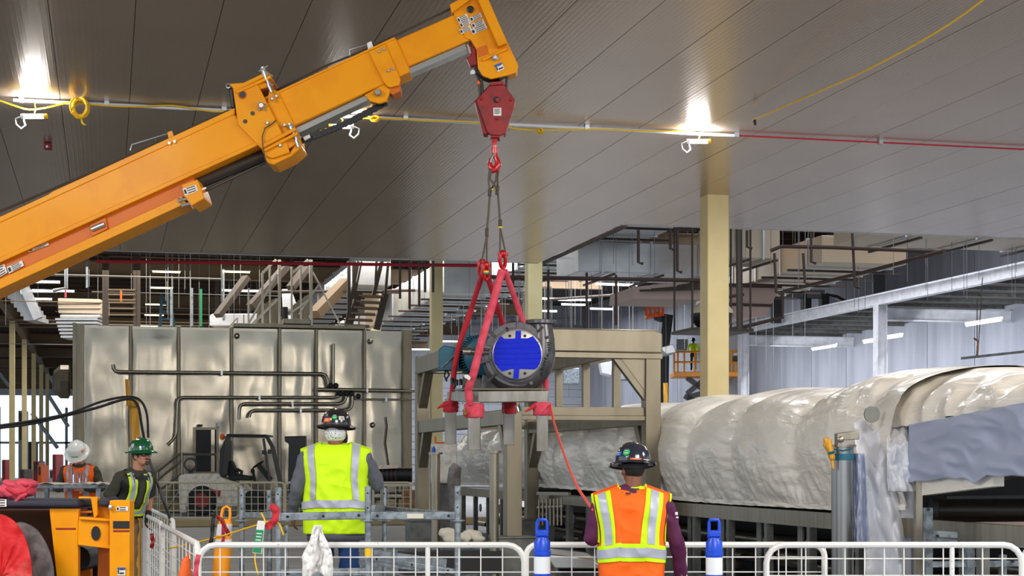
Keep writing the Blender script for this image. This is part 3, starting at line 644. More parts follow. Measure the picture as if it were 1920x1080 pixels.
def tilted(x, y, w, h, s=-.44):
    return [(x, y), (x+w, y+w*s), (x+w-h*s, y+w*s+h), (x-h*s, y+h)]
for (x, y, w_, h_) in ((856, 34, 19, 9), (861, 44, 19, 8), (861, 56, 20, 8), (880, 33, 21, 8), (883, 45, 23, 8), (882, 56, 28, 9)):
    lab(crane, tilted(x, y, w_, h_), D-HW/2-.012, ink=3)
lab(crane, [(927, 122), (941, 117), (946, 129), (933, 135)], D-HW/2-.012, ink=2)
sub(MB().pprism([(927, 122), (941, 117), (942, 120), (928, 125)], D-HW/2-.018, .004), 'label_header', M['label_blue'], crane, smooth=0)
# wedge socket and rope tail
wd = build(MB().pprism([(882, 84), (888, 79), (894, 84), (893, 102), (897, 122), (882, 124), (874, 108), (884, 102)], D-.10, .09), 'wedge_socket', M['red_paint'], crane, bev=.008)
build(MB().lathe([(.018, 0), (.018, .02)], Q(888, 85, -.10), -FWD, 12), 'socket_pin', M['red_paint'], crane)
build(MB().pprism([(874, 84), (878, 82), (884, 100), (881, 101)], D-.06, .03), 'rope_end', M['paper'], crane, smooth=0)
build(MB().lathe([(.022, 0), (.022, .06)], Q(887, 138, -.08), -FWD, 8).tube([Q(882, 133, -.1), Q(891, 140, -.1)], .016, 6), 'rope_clamp', M['zinc'], crane)
# chassis at lower left ------------------------------------------------
E = 12.6
def R_(px, py, dd=0): return P(px, py, E+dd)
build(MB().pprism([(-330, 937), (147, 937), (147, 951), (-330, 951)], E-.05, .7), 'deck_pad', M['deckblack'], crane, bev=.02)
build(MB().pprism([(184, 934), (206, 932), (206, 950), (184, 950)], E-.02, .3), 'deck_pad', M['deckblack'], crane, bev=.02)
build(MB().pprism([(-330, 951), (147, 951), (147, 955), (-330, 955)], E+.0, .6), 'deck_plate', M['blackm'], crane, bev=.004)
build(MB().pprism([(92, 952), (147, 952), (145, 1290), (128, 1290)], E+.0, .07), 'fender_plate', M['yellow'], crane, bev=.006)
build(MB().pprism([(104, 990), (142, 990), (142, 993), (105, 993)], E-.004, .005), 'red_stripe', M['red_paint'], crane, smooth=0)
build(MB().pprism([(147, 931), (182, 932), (183, 938), (183, 966), (176, 972), (170, 935), (147, 935)], E+.02, .1), 'bracket', M['yellow'], crane, bev=.005)
build(MB().pprism([(150, 958), (172, 958), (172, 962), (150, 962)], E+.05, .2), 'bracket', M['yellow_dk'], crane, bev=.004)
build(MB().pprism([(178, 950), (205, 950), (205, 972), (178, 972)], E+.1, .3), 'bracket', M['yellow'], crane, bev=.005)
build(MB().pprism([(147, 972), (205, 976), (205, 1024), (145, 1017)], E-.02, .5), 'outrigger_beam', M['yellow'], crane, bev=.008)
build(MB().pprism([(146, 1016), (206, 1022), (206, 1029), (146, 1022)], E-.05, .52).pprism([(148, 969), (206, 973), (206, 978), (148, 974)], E-.05, .52), 'beam_flange', M['yellow'], crane, bev=.004)
build(MB().lathe([(.034, 0), (.034, .01)], R_(180, 1000, -.022), -FWD, 20, sx=1, sy=1.6), 'slot_hole', M['black'], crane)
ps = build(MB().pprism([(205, 938), (243, 938), (243, 1330), (205, 1330)], E-.12, .16), 'outrigger_post', M['yellow'], crane, bev=.008)
build(MB().pprism([(212, 977), (242.5, 977), (242.5, 991), (212, 991)], E-.126, .01), 'black_band', M['black'], crane, smooth=0)
build(MB().pprism([(212, 994), (242.5, 994), (242.5, 997), (212, 997)], E-.126, .01), 'red_stripe', M['red_paint'], crane, smooth=0)
lab(crane, [(218, 950), (240, 950), (240, 958), (218, 958)], E-.128, ink=2)
lab(crane, [(220, 1064), (235, 1064), (235, 1079), (220, 1079)], E-.128, ink=2)
sub(MB().pprism([(220, 1064), (235, 1064), (235, 1067), (220, 1067)], E-.133, .003), 'label_header', M['label_blue'], crane, smooth=0)
build(MB().tube([R_(205, 951, -.14), R_(210, 951, -.14)], .02, 8), 'bolt', M['zinc'], crane)
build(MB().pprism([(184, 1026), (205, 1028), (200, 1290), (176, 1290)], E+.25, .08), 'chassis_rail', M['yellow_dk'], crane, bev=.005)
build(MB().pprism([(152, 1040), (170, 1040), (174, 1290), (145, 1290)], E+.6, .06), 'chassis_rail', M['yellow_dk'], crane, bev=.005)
build(MB().lathe([(.10, -.2), (.10, .2)], R_(158, 1045, .5), FWD, 18).pprism([(147, 1024), (206, 1028), (206, 1330), (147, 1330)], E+.9, .1), 'underbody', M['blackm'], crane)
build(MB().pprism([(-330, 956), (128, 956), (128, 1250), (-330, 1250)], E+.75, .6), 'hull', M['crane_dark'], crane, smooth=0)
build(MB().pprism([(-330, 951), (-200, 951), (-200, 640), (-330, 585)], E+.3, 1.2), 'boom_cradle', M['yellow'], crane, bev=.02)
# wheels under tarps
for k, (cx, cy, r, nm, mt, wy) in enumerate(((20, 1100, 138, 'red', 'redtarp', -.35), (32, 1110, 128, 'grey', 'greytarp', -.12))):
    build(MB().lathe([(.10, -.14), (.40, -.13), (.46, -.09), (.46, .09), (.40, .13), (.10, .14)], R_(-10, 1118, .15), FWD, 30), 'tyre', M['tyre'], crane) if k == 0 else None
lab(crane, [(-20, 936), (12, 936), (12, 950), (-20, 950)], E-.06, ink=3)
def tarp(name, cx, cy, rx, ry, d0, dep, m, label, seed):
    def fn(u, v):
        a = PI*(1.0-u)*1.02-.02; rr = 1+.03*noise.noise(Vector((u*9, v*3, seed)))
        return P(cx+math.cos(a)*rx*rr, cy-math.sin(a)*ry*rr, d0+v*dep)
    mb = MB().grid(fn, 60, 8)
    def front(u, v):
        a = PI*(1.0-u)*1.02-.02; s = 1-v*.98
        wv = .02*noise.noise(Vector((u*14, v*4, seed+3)))
        return P(cx+math.cos(a)*rx*s, cy-math.sin(a)*ry*s, d0+wv)
    mb.grid(front, 60, 14)
    return single(mb, name, m, label, 'tarp', smooth=180)
tarp('tyre_cover', 2, 1082, 58, 116, E-.42, .4, M['redtarp'], 'red faded fabric cover over the crane wheel at the lower left', 3)
tarp('tyre_cover', 38, 1092, 64, 112, E-.22, .5, M['greytarp'], 'grey fabric cover behind the red cover at the lower left', 8)
# pink folded slings on the crane deck
c0 = P(33, 922, E+.1)
t = thing('folded_sling', 'heap of faded pink lifting slings on the crane deck', 'sling', P(33, 937, E+.1))
mb = MB()
for (x, y, rx, ry, rot) in ((20, 924, .12, .045, .4), (44, 912, .11, .04, -.1), (50, 906, .09, .035, .1), (38, 936, .085, .035, .5), (30, 918, .13, .04, .2), (56, 918, .05, .055, .1), (8, 926, .06, .04, 0), (24, 908, .08, .03, .3)):
    Rm = Matrix((RIGHT, FWD, UP)).transposed() @ Matrix.Rotation(rot, 3, 'Y')
    mb.ell(P(x, y, E+.1+random.uniform(-.06, .06)), (rx, .09, ry), R=Rm)
blob(MB().add([ROOTM[t.name].inverted() @ v for v in mb.v], mb.f), 'sling_bundle', M['sling_pink'], t, .008, 2, disp=lambda c: .006*noise.noise(c*30))
build(MB().tube([P(12, 915, E-.03), P(30, 925, E-.06), P(48, 922, E-.04), P(60, 908, E)], .012, 6), 'sling_fold', M['sling_dk'], t)
build(MB().tube([P(26, 943, E-.03), P(40, 930, E-.06), P(50, 926, E-.04)], .012, 6), 'sling_fold', M['sling_pink'], t)
# ================================================================ HOOK BLOCK
hb = thing('hook_block', 'dark red crane hook block hanging from the boom head', 'hook', Q(930, 300))
fp = [(921, 157), (943, 155), (966, 187), (963, 205), (947, 250), (938, 254), (921, 253), (914, 248), (893, 188)]
build(MB().pprism(fp, D-.10, .03), 'side_plate', M['red_paint'], hb, bev=.005)
bp_ = [(x-2, y) for x, y in fp]
build(MB().pprism(bp_, D+.09, .03), 'side_plate', M['red_paint'], hb, bev=.005)
build(MB().pprism([(920, 153), (944, 152), (944, 158), (920, 160)], D-.13, .26), 'top_guard', M['red_paint'], hb, bev=.004)
build(MB().pprism([(890, 190), (896, 186), (916, 246), (914, 252), (906, 251)], D-.05, .15), 'edge_guard', M['red_paint'], hb, bev=.004)
build(MB().pprism([(962, 188), (966, 188), (948, 250), (944, 252)], D-.07, .16), 'edge_guard', M['red_paint'], hb, bev=.004)
build(MB().pprism([(921, 246), (939, 246), (937, 258), (920, 258)], D-.08, .18), 'bottom_guard', M['red_paint'], hb, bev=.005)
build(MB().lathe([(.13, -.06), (.11, -.02), (.11, .02), (.13, .06)], Q(930, 195), FWD, 28), 'sheave', M['blackm'], hb)
build(MB().lathe([(.030, 0), (.030, .012)], Q(931, 187, -.10), -FWD, 16), 'axle_hole', M['black'], hb)
build(MB().lathe([(.018, 0), (.018, .02)], Q(933, 188, -.105), -FWD, 12), 'axle_pin', M['red_paint'], hb)
for a in ((903, 185), (958, 187), (932, 222)): build(MB().lathe([(.016, 0), (.016, .015), (.01, .02)], Q(*a, -.10), -FWD, 8), 'bolt', M['red_paint'], hb)
build(MB().pprism([(925, 202), (940, 202), (940, 217), (925, 217)], D-.108, .006), 'data_plate', M['label_white'], hb, smooth=0)
mb = MB()
for i in range(4): mb.pprism([(927, 204+i*2.6), (938-i % 2*2, 204+i*2.6), (938-i % 2*2, 205.2+i*2.6), (927, 205.2+i*2.6)], D-.110, .003)
build(mb, 'plate_print', M['label_ink'], hb, smooth=0)
build(MB().lathe([(.034, 0), (.034, .05), (.024, .055), (.024, .11), (.03, .12), (.03, .16)], Q(927, 288), (0, 0, 1), 14), 'swivel', M['red_shackle'], hb)
hk = [Q(927, 284), Q(928, 292), Q(932, 300), Q(934, 309), Q(930, 317), Q(925, 319), Q(920, 314), Q(918, 305), Q(919.5, 297)]
build(MB().tube(hk, [.026, .024, .026, .032, .034, .034, .028, .02, .011], 12), 'hook', M['red_shackle'], hb)
build(MB().tube([Q(926, 287, -.02), Q(921, 297, -.02), Q(919, 304, -.02)], .009, 6), 'safety_latch', M['chrome'], hb)
for a, b, dd in (((897, 146), (901, 182), .03), ((903, 150), (905, 180), -.03), ((951.5, 134), (949, 168), 0)):
    build(MB().tube([Q(*a, dd), Q(*b, dd)], .014, 8), 'hoist_rope', M['wire'], hb)
o = build(MB().tube([Q(889, 124, -.06), Q(897, 150, -.06), Q(901, 178, -.04)], .010, 7), 'rope_tail', M['wire'], hb)
build(MB().tube([Q(896, 152, -.06), Q(899, 158, -.06)], .014, 7), 'rope_tape', M['label_orange'], hb)
# ================================================================ WIRE SLINGS + SHACKLES
def wiresling(hx, ferr, mid, f2, eyes, label, tape):
    t = thing('wire_rope_sling', label, 'sling', Q(*f2))
    build(MB().tube([Q(hx-7, 318, -.03), Q(hx-9, 335, -.03), Q(ferr[0]-1, ferr[1], -.03)], .0095, 7).tube([Q(hx+7, 316, .03), Q(hx+5, 338, .03), Q(ferr[0]+1, ferr[1], 0)], .0095, 7).tube([Q(hx-7, 318, -.03), Q(hx-2, 322, 0), Q(hx+7, 316, .03)], .0095, 7), 'upper_eye', M['wire'], t)
    build(MB().tube([Q(ferr[0], ferr[1]-6, -.01), Q(ferr[0]-1, ferr[1]+10, -.01)], .018, 8), 'ferrule', M['darksteel'], t)
    build(MB().tube([Q(ferr[0], ferr[1]), Q(*mid), Q(*f2)], .011, 7), 'rope', M['wire'], t)
    build(MB().tube([Q(f2[0], f2[1]-8), Q(f2[0], f2[1]+8)], .018, 8), 'ferrule', M['darksteel'], t)
    for e in eyes: build(MB().tube([Q(f2[0], f2[1]+6), Q(*e)], .0095, 7), 'lower_eye', M['wire'], t)
    build(MB().tube([Q(*tape), Q(tape[0], tape[1]+3)], .020, 8), 'yellow_tape', M['cord_y'], t)
wiresling(925, (919, 358), (916, 400), (913, 436), ((903, 492, ), (912.5, 496)), 'left wire rope sling from the hook to the lower left shackle', (923, 354))
wiresling(928, (933, 355), (936, 390), (938, 420), ((937.5, 472), (947.5, 472)), 'right wire rope sling with yellow band to the upper right shackle', (938, 425))
def shackle(x, y, label, dd=0, turn=.2):
    t = thing('shackle', label, 'shackle', Q(x, y, dd))
    build(MB().ell(Q(x, y-5, dd), (.038, .05, .038)).tube([Q(x-7, y-4, dd-.05), Q(x+7, y-4, dd+.05)], .021, 10), 'pin', M['red_shackle'], t)
    pts = [Q(x-5, y-3, dd-.04), Q(x-6, y+8, dd-.04), Q(x-3, y+19, dd-.01), Q(x, y+23, dd), Q(x+3, y+19, dd+.01), Q(x+5, y+8, dd+.04), Q(x+4, y-3, dd+.04)]
    build(MB().tube(pts, .019, 10), 'bow', M['red_shackle'], t)
    return t
shackle(943, 481, 'upper right bright red shackle joining wire sling and red straps')
s1 = shackle(904, 497, 'lower left bright red shackle, the left of a touching pair', .04)
s2 = shackle(911, 502, 'lower left bright red shackle with yellow and green band, right of a touching pair', -.06)
build(MB().tube([Q(911.5, 508, -.11), Q(911.5, 511, -.11)], .026, 10), 'yellow_band', M['cord_y'], s2)
build(MB().tube([Q(911.5, 511, -.11), Q(911.5, 514, -.11)], .026, 10), 'green_band', M['pinfl'], s2)
# ================================================================ PUMP SKID with pump and motor - one thing
sk = thing('pump_skid', 'grey pump with teal motor on a stainless skid hung by red straps', 'pump', Q(945, 845))
K = D/F
# skid frame
build(MB().prism([Q(878, 733, -.1), Q(1028, 732, -.1), Q(1028, 753, -.1), Q(878, 755, -.1)], FWD*.10), 'front_beam', M['steelleg'], sk, bev=.006)
build(MB().prism([Q(878, 733, -.1), Q(838, 734, .95), Q(838, 751, .95), Q(878, 755, -.1)], RIGHT*.1), 'side_beam', M['steelleg'], sk, bev=.006)
build(MB().prism([Q(1008, 733, -.05), Q(958, 734, .95), Q(958, 751, .95), Q(1008, 754, -.05)], RIGHT*.1), 'side_beam', M['steelleg'], sk, bev=.006)
build(MB().prism([Q(880, 731, -.08), Q(1026, 731, -.08), Q(975, 732, .9), Q(842, 733, .9)], UP*.015), 'skid_plate', M['steelframe'], sk, bev=.004)
for (xa, xb, y0, y1, dd) in ((877, 901, 752, 844, -.1), (1006, 1028, 752, 846, -.1), (834, 855, 748, 832, .85), (944, 965, 748, 834, .85)):
    c = (P(xa, y0, D+dd)+P(xb, y0, D+dd))/2; w_ = (xb-xa)/F*(D+dd); h = (y1-y0)/F*(D+dd)
    leg = MB(); tt = .008; zc = c.z-h/2
    for s_ in (-1, 1):
        leg.vbox(Vector((c.x, c.y, zc))+RIGHT*s_*(w_/2-tt/2)+FWD*w_/2, (tt, w_, h))
        leg.vbox(Vector((c.x, c.y, zc))+FWD*(w_/2+s_*(w_/2-tt/2)), (w_, tt, h))
    build(leg, 'leg', M['steelleg'], sk, smooth=0, bev=.002)
# volute casing
vc = (966, 668)
pts = []; rad = []
for i in range(27):
    a = math.radians(100+i*(265/26)); t = i/26
    R0 = 42+t*9; pts.append(Q(vc[0]+math.cos(a)*R0, vc[1]-math.sin(a)*R0, .10)); rad.append((15+t*10)*K)
a = pts[-1]
pts += [Q(1017, 652, .10), Q(1017, 636, .10), Q(1016, 620, .10), Q(1015, 607, .10)]; rad += [24*K, 23*K, 21*K, 20*K]
vol = build(MB().tube(pts, rad, 22, up=FWD), 'volute_casing', M['pumpiron'], sk, smooth=60)
build(MB().lathe([(51*K, .0), (53*K, .04), (53*K, .16), (40*K, .26), (30*K, .40)], Q(968, 666, -.02), FWD, 40), 'back_cover', M['pumpiron'], sk)
build(MB().lathe([(.001, .05), (40*K, .05), (50*K, .055), (57*K, .10), (60*K, .16)][::-1], Q(968, 666, .16), -FWD, 48), 'suction_cover', M['pumpiron'], sk)
fl = build(MB().lathe([(46*K, 0), (46.5*K, .006), (46.5*K, .045), (44*K, .05), (.001, .05)], Q(970, 665, -.055), -FWD, 48), 'suction_flange', M['machined'], sk)
for k in range(8):
    a = math.radians(67.5-22.5+k*45+22.5)
    sub(MB().lathe([(.014, 0), (.014, .004)], Q(970+math.cos(a)*37*1.0, 665-math.sin(a)*38, -.105), -FWD, 12), 'bolt_hole', M['black'], fl)
# blue tape over the flange
def tape_f(pts, dd, name='blue_tape'):
    return build(MB().pprism(pts, D+dd, .006), name, M['blue'], sk, bev=.001)
tape_f([(939, 630), (942, 632), (945, 635), (952, 635), (966, 634.5), (990, 634), (999, 630), (1005, 637), (1012, 648), (1015, 660), (1015, 672), (1012, 682), (1007, 690), (1002, 693), (980, 692), (958, 692), (941, 697), (934, 690), (927, 680), (925, 668), (926, 655), (930, 643)], -.113)
tape_f([(967, 620), (977, 620), (977, 636), (966, 636)], -.117)
tape_f([(964, 690), (974, 690), (972, 710), (962, 710)], -.117)
for i in range(5):
    yy = 642+i*10; tape_f([(927+abs(i-2)*1.5, yy), (1013-abs(i-2)*1.5, yy-1.2), (1013-abs(i-2)*1.5, yy+.4), (927+abs(i-2)*1.5, yy+1.6)], -.1175, 'tape_edge')
# ribs (webs) round the casing
for (x0, y0, x1, y1) in ((912, 621, 928, 634), (896, 653, 924, 653), (895, 685, 922, 677), (914, 722, 932, 702), (904, 661, 926, 661), (955, 719, 957, 708), (986, 716, 983, 705), (1001, 632, 1020, 614), (1010, 641, 1030, 634), (1015, 668, 1029, 669), (1006, 694, 1018, 705), (945, 610, 950, 622), (899, 650, 920, 655)):
    mb = MB().beam(Q(x0, y0, .0), Q(x1, y1, -.04), .02, .10, side=None)
    mb = MB().prism([Q(x0, y0, .10), Q(x1, y1, .12), Q(x1, y1, -.03), Q(x0, y0, .02)], UP.cross((Q(x1, y1)-Q(x0, y0)).normalized())*0+((Q(x1, y1)-Q(x0, y0)).cross(FWD)).normalized()*.026)
    build(mb, 'casing_rib', M['pumpiron'], sk, bev=.004)
# discharge flange
build(MB().lathe([(26*K, 0), (29*K, .004), (29*K, .034), (28*K, .038), (17*K, .038), (16*K, .0)], Q(1014, 608, .10), UP, 36), 'discharge_flange', M['pumpiron'], sk)
build(MB().lathe([(.011, 0), (.011, .1), (.016, .1), (.016, .15), (.008, .155)], Q(970, 622, 0), UP, 10), 'vent_fitting', M['pumpiron'], sk)
build(MB().tube([Q(950, 608, .1), Q(960, 602, .1), Q(972, 604, .1), Q(985, 610, .15)], .012, 8), 'vent_pipe', M['darksteel'], sk)
build(MB().tube([Q(884, 659, .05), Q(894, 661, .03), Q(925, 661, .0)], [.03, .028, .026], 12), 'side_nozzle', M['pumpiron'], sk)
build(MB().lathe([(.036, 0), (.036, .03), (.03, .03), (.03, .05), (.036, .05), (.036, .075)], Q(883, 659, .05), -RIGHT, 12), 'nozzle_fitting', M['chrome'], sk)
for a in ((996, 722), (1007, 707)): build(MB().lathe([(.018, 0), (.018, .012), (.014, .012), (.014, .008)], Q(a[0], a[1]-14 if a[0] > 1000 else a[1]-4, -.01), -FWD, 16), 'cast_boss', M['pumpiron'], sk)
# embossed casting marks
def emb(txt, x, y, size, ang, m, dd, parent, depth=.004, name='cast_lettering'):
    cu = bpy.data.curves.new(name, 'FONT'); cu.body = txt; cu.size = size; cu.extrude = depth; cu.align_x = 'CENTER'
    ob = bpy.data.objects.new(name, cu); COL.objects.link(ob)
    dg = bpy.context.evaluated_depsgraph_get(); me = bpy.data.meshes.new_from_object(ob.evaluated_get(dg)); bpy.data.objects.remove(ob)
    R3 = Matrix((RIGHT, UP, -FWD)).transposed().to_4x4() @ Matrix.Rotation(ang, 4, 'Z')
    me.transform(ROOTM[parent.name].inverted() @ Matrix.Translation(Q(x, y, dd)) @ R3)
    me.materials.clear(); me.materials.append(m)
    o = bpy.data.objects.new(name, me); COL.objects.link(o); o.parent = parent; ROOTM[o.name] = ROOTM[parent.name]; return o
emb('8-W4', 1024, 684, .055, math.radians(72), M['black'], -.025, sk)
emb('3656LL', 1030, 652, .045, math.radians(-85), M['black'], -.022, sk)
# bearing frame and motor
build(MB().tube([Q(935, 668, .25), Q(920, 668, .7)], [.13, .12], 20), 'bearing_frame', M['pumpiron'], sk)
m0, m1_ = Q(906, 668, .62), Q(888, 668, 1.25)
ax = (m1_-m0).normalized()
mb = MB().lathe([(.16, 0), (.185, .02), (.185, .60), (.15, .66)], m0, ax, 32); build(mb, 'motor_body', M['teal'], sk)
fr = frame(ax); 
for k in range(48):
    q = 2*PI*k/48; dirr = fr[0]*math.cos(q)+fr[1]*math.sin(q); c = m0+dirr*.195+ax*.31
    build(MB().box(c, (.034, .007, .54), Matrix((dirr, ax.cross(dirr), ax)).transposed()), 'cooling_fin', M['teal'], sk, smooth=0)
build(MB().pprism([(822, 655), (832, 647), (857, 652), (861, 658), (861, 692), (822, 692)], D+.72, .26), 'terminal_box', M['teal'], sk, bev=.012)
build(MB().pprism([(820, 690), (862, 690), (862, 693.5), (820, 693.5)], D+.70, .3), 'box_lip', M['teal'], sk, bev=.003)
build(MB().tube([Q(862, 656, .70), Q(828, 690, .70)], .008, 6), 'box_conduit', M['galv'], sk)
build(MB().lathe([(.028, 0), (.028, .06), (.02, .065)], Q(876, 634, .8), UP, 12).box(Q(876, 622, .8), (.045, .05, .07)), 'lifting_lug', M['teal'], sk, bev=.004)
for pts in (((836, 694), (833, 705), (838, 715)), ((838, 694), (842, 703), (836, 712))):
    build(MB().tube([Q(*p, .8) for p in pts], .009, 7), 'cable_tail', M['blackm'], sk)
for (x, y) in ((848, 716), (856, 719), (852, 722), (864, 718), (905, 720)):
    build(MB().lathe([(.018, 0), (.018, .05), (.01, .06)], Q(x, y+4, .6), UP, 8), 'mount_bolt', M['blackm'], sk)
build(MB().pprism([(868, 706), (932, 706), (930, 734), (866, 734)], D+.75, .35), 'motor_foot', M['greybox'], sk, bev=.01)
build(MB().pprism([(905, 700), (960, 728), (960, 734), (900, 734)], D+.3, .3), 'bearing_foot', M['pumpiron'], sk, bev=.01)
# ---- red straps
def strap(pts, w_, label, wrap, m='sling'):
    t = thing('round_sling', label, 'sling', Q(*pts[-1][:2], pts[-1][2]))
    mb = MB(); P3 = [Q(*p) for p in pts]
    # soft flattened sleeve
    n = len(P3); dense = []; rr = []
    for i in range(n-1):
        for k in range(8):
            s_ = k/8; dense.append(P3[i].lerp(P3[i+1], s_)); 
    dense.append(P3[-1])
    for i in range(len(dense)): rr.append(w_*(.42+.06*noise.noise(Vector((i*.6, w_*90, pts[0][0])))))
    base = MB(); 
    for sgn in (1,): base.tube(dense, rr, 14, up=RIGHT)
    # flatten along depth
    build(base, 'strap_sleeve', M[m], t, smooth=60)
    if wrap:
        x, y, dd, ww, hh = wrap
        prof = [(ww*.86, -hh), (ww*1.04, -hh*.8), (ww*1.0, -hh*.35), (ww*1.1, -.05*hh), (ww*1.02, .3*hh), (ww*1.08, .7*hh), (ww*.9, hh)]
        b = MB().lathe(prof, Q(x, y, dd), UP, 20); build(b, 'choke_wrap', M['sling_dk' if m == 'sling_dk' else 'sling'], t, smooth=60)
    return t
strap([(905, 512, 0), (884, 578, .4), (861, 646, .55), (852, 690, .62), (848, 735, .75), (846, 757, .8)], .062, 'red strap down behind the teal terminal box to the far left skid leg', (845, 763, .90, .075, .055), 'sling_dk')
strap([(941, 508, -.1), (923, 572, -.22), (903, 640, -.3), (888, 700, -.28), (878, 730, -.2), (881, 757, -.15)], .085, 'broad red strap crossing in front of the teal motor to the near left leg', (889, 770, -.04, .09, .068))
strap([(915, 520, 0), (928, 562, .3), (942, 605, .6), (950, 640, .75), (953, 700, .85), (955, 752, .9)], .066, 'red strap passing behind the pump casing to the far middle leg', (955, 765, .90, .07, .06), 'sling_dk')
strap([(947, 508, 0), (966, 562, .25), (988, 622, .38), (1012, 680, .42), (1024, 715, .30), (1022, 752, .1)], .066, 'red strap from the upper right shackle down behind the pump to the near right leg', (1017, 767, -.04, .085, .062), 'sling')
t = thing('sling_tag', 'small white tag on the broad red strap', 'tag', Q(876, 706, -.35))
build(MB().pprism([(870, 703), (877, 702), (883, 708), (880, 713), (871, 708)], D-.36, .006), 'tag_sheet', M['label_white'], t, smooth=0)
for (pts, nm) in ((((840, 757), (826, 762), (820, 766)), 'tail'), (((1002, 760), (992, 768), (984, 772)), 'tail')):
    single(MB().tube([Q(pts[0][0], pts[0][1], .6 if pts[0][0] < 900 else -.1)]+[Q(*p, .6 if p[0] < 900 else -.12) for p in pts[1:]], [.02, .014, .006], 8), 'sling_tail', M['sling_dk'], 'loose red strap tail at the %s skid leg' % ('far left' if pts[0][0] < 900 else 'near right'), 'sling')
single(MB().tube([Q(876, 775, -.1), Q(872, 776, -.1), Q(870, 770, -.1), Q(874, 767, -.1)], .016, 8).ell(Q(872, 776, -.12), (.022, .02, .022)), 'choker_hook', M['plywood'], 'small rusty ring hook at the near left strap wrap', 'hook')
single(MB().tube([Q(968, 760, .7), Q(972, 772, .7), Q(976, 768, .7), Q(975, 756, .7)], .016, 8), 'choker_hook', M['zinc'], 'small grey hook at the far middle strap wrap', 'hook')
# red tag line to the orange vest worker
tl = [Q(1032, 760, -.12), P(1038, 790, 15), P(1052, 835, 14), P(1066, 875, 13), P(1085, 918, 12), P(1103, 944, 11.2), P(1112, 956, 10.75)]
dense = []
for i in range(len(tl)-1):
    for k in range(6): dense.append(tl[i].lerp(tl[i+1], k/6))
single(MB().tube(dense+[tl[-1]], .0105, 8), 'tag_line', M['cord_r'], 'orange red tag line sagging from the pump skid to the orange vest worker', 'rope', smooth=180)
# ================================================================ PORTAL FRAME (stainless) in front of the wrapped machine
XL, XR, YN, YF = 4.96, 6.79, 20.4, 26.6
pf = thing('platform_frame', 'tall stainless portal frame of box beams standing behind the hanging pump', 'frame', ((XL+XR)/2, (YN+YF)/2, 0))
for (x, y) in ((XL, YN), (XR, YN), (XL, YF), (XR, YF)):
    build(MB().mm(x-.1, x+.1, y-.1, y+.1, .58, 2.83 if y == YN else 2.95), 'post', M['steelframe'], pf, bev=.006)
    build(MB().mm(x-.24, x+.24, y-.2, y+.2, 0, .56).mm(x-.26, x+.26, y-.22, y+.22, .555, .58), 'pedestal', M['greybox'], pf, bev=.008)
build(MB().prism([(XL-.12, YN-.12, 2.9), (XR+.12, YN-.12, 2.9), (XR+.12, YN-.12, 3.15), (XR+.02, YN-.12, 3.2), (XL-.12, YN-.12, 3.2)], (0, .24, 0)), 'top_beam', M['steelframe'], pf, bev=.02)
build(MB().mm(XL-.12, XR+.12, YN-.11, YN+.11, 2.83, 2.90), 'top_flange', M['steelframe'], pf, bev=.004)
build(MB().mm(XL-.1, XR+.1, YF-.1, YF+.1, 2.95, 3.22), 'top_beam', M['steelframe'], pf, bev=.01)
for x in (XL, XR):
    build(MB().mm(x-.1, x+.1, YN+.1, YF-.1, 2.93, 3.2), 'side_top_beam', M['steelframe'], pf, bev=.01)
    build(MB().mm(x-.08, x+.08, YN+.1, YF-.1, 1.98, 2.18), 'side_mid_beam', M['steelframe'], pf, bev=.008)
    for yy, s_ in ((YN, 1), (YF, -1)):
        build(MB().prism([(x-.07, yy+s_*.1, 2.55), (x-.07, yy+s_*.45, 2.93), (x-.07, yy+s_*.62, 2.93), (x-.07, yy+s_*.1, 2.38)], (.14, 0, 0)), 'knee_brace', M['steelframe'], pf, smooth=0)
        build(MB().prism([(x-.07, yy+s_*.1, 1.60), (x-.07, yy+s_*.35, 1.98), (x-.07, yy+s_*.52, 1.98), (x-.07, yy+s_*.1, 1.42)], (.14, 0, 0)), 'knee_brace', M['steelframe'], pf, smooth=0)
for q in (1.5, 3.0, 4.5):
    build(MB().mm(XR-.05, XR+.05, YN+q-.05, YN+q+.05, 2.18, 2.93), 'baluster', M['steelframe'], pf, smooth=0)
build(MB().mm(XL+.1, XR-.1, YN-.04, YN+.04, 2.10, 2.21), 'mid_rail', M['steelframe'], pf, bev=.004)
build(MB().mm(XL+.1, XR-.1, YN-.07, YN+.07, 2.04, 2.10), 'mid_rail', M['steelframe'], pf, bev=.004)
build(MB().prism([(XR-.1, YN-.06, 2.83), (XR-.42, YN-.06, 2.83), (XR-.1, YN-.06, 2.42)], (0, .12, 0)), 'knee_brace', M['steelframe'], pf, smooth=0)
build(MB().prism([(XR-.35, YN-.05, 2.83), (XR-.52, YN-.05, 2.83), (XR-.1, YN-.05, 2.30), (XR-.1, YN-.05, 2.42)], (0, .1, 0)), 'knee_brace', M['steelframe'], pf, smooth=0)
build(MB().mm(XL+.1, XR-.1, YF-.04, YF+.04, 2.05, 2.18), 'mid_rail', M['steelframe'], pf, smooth=0)
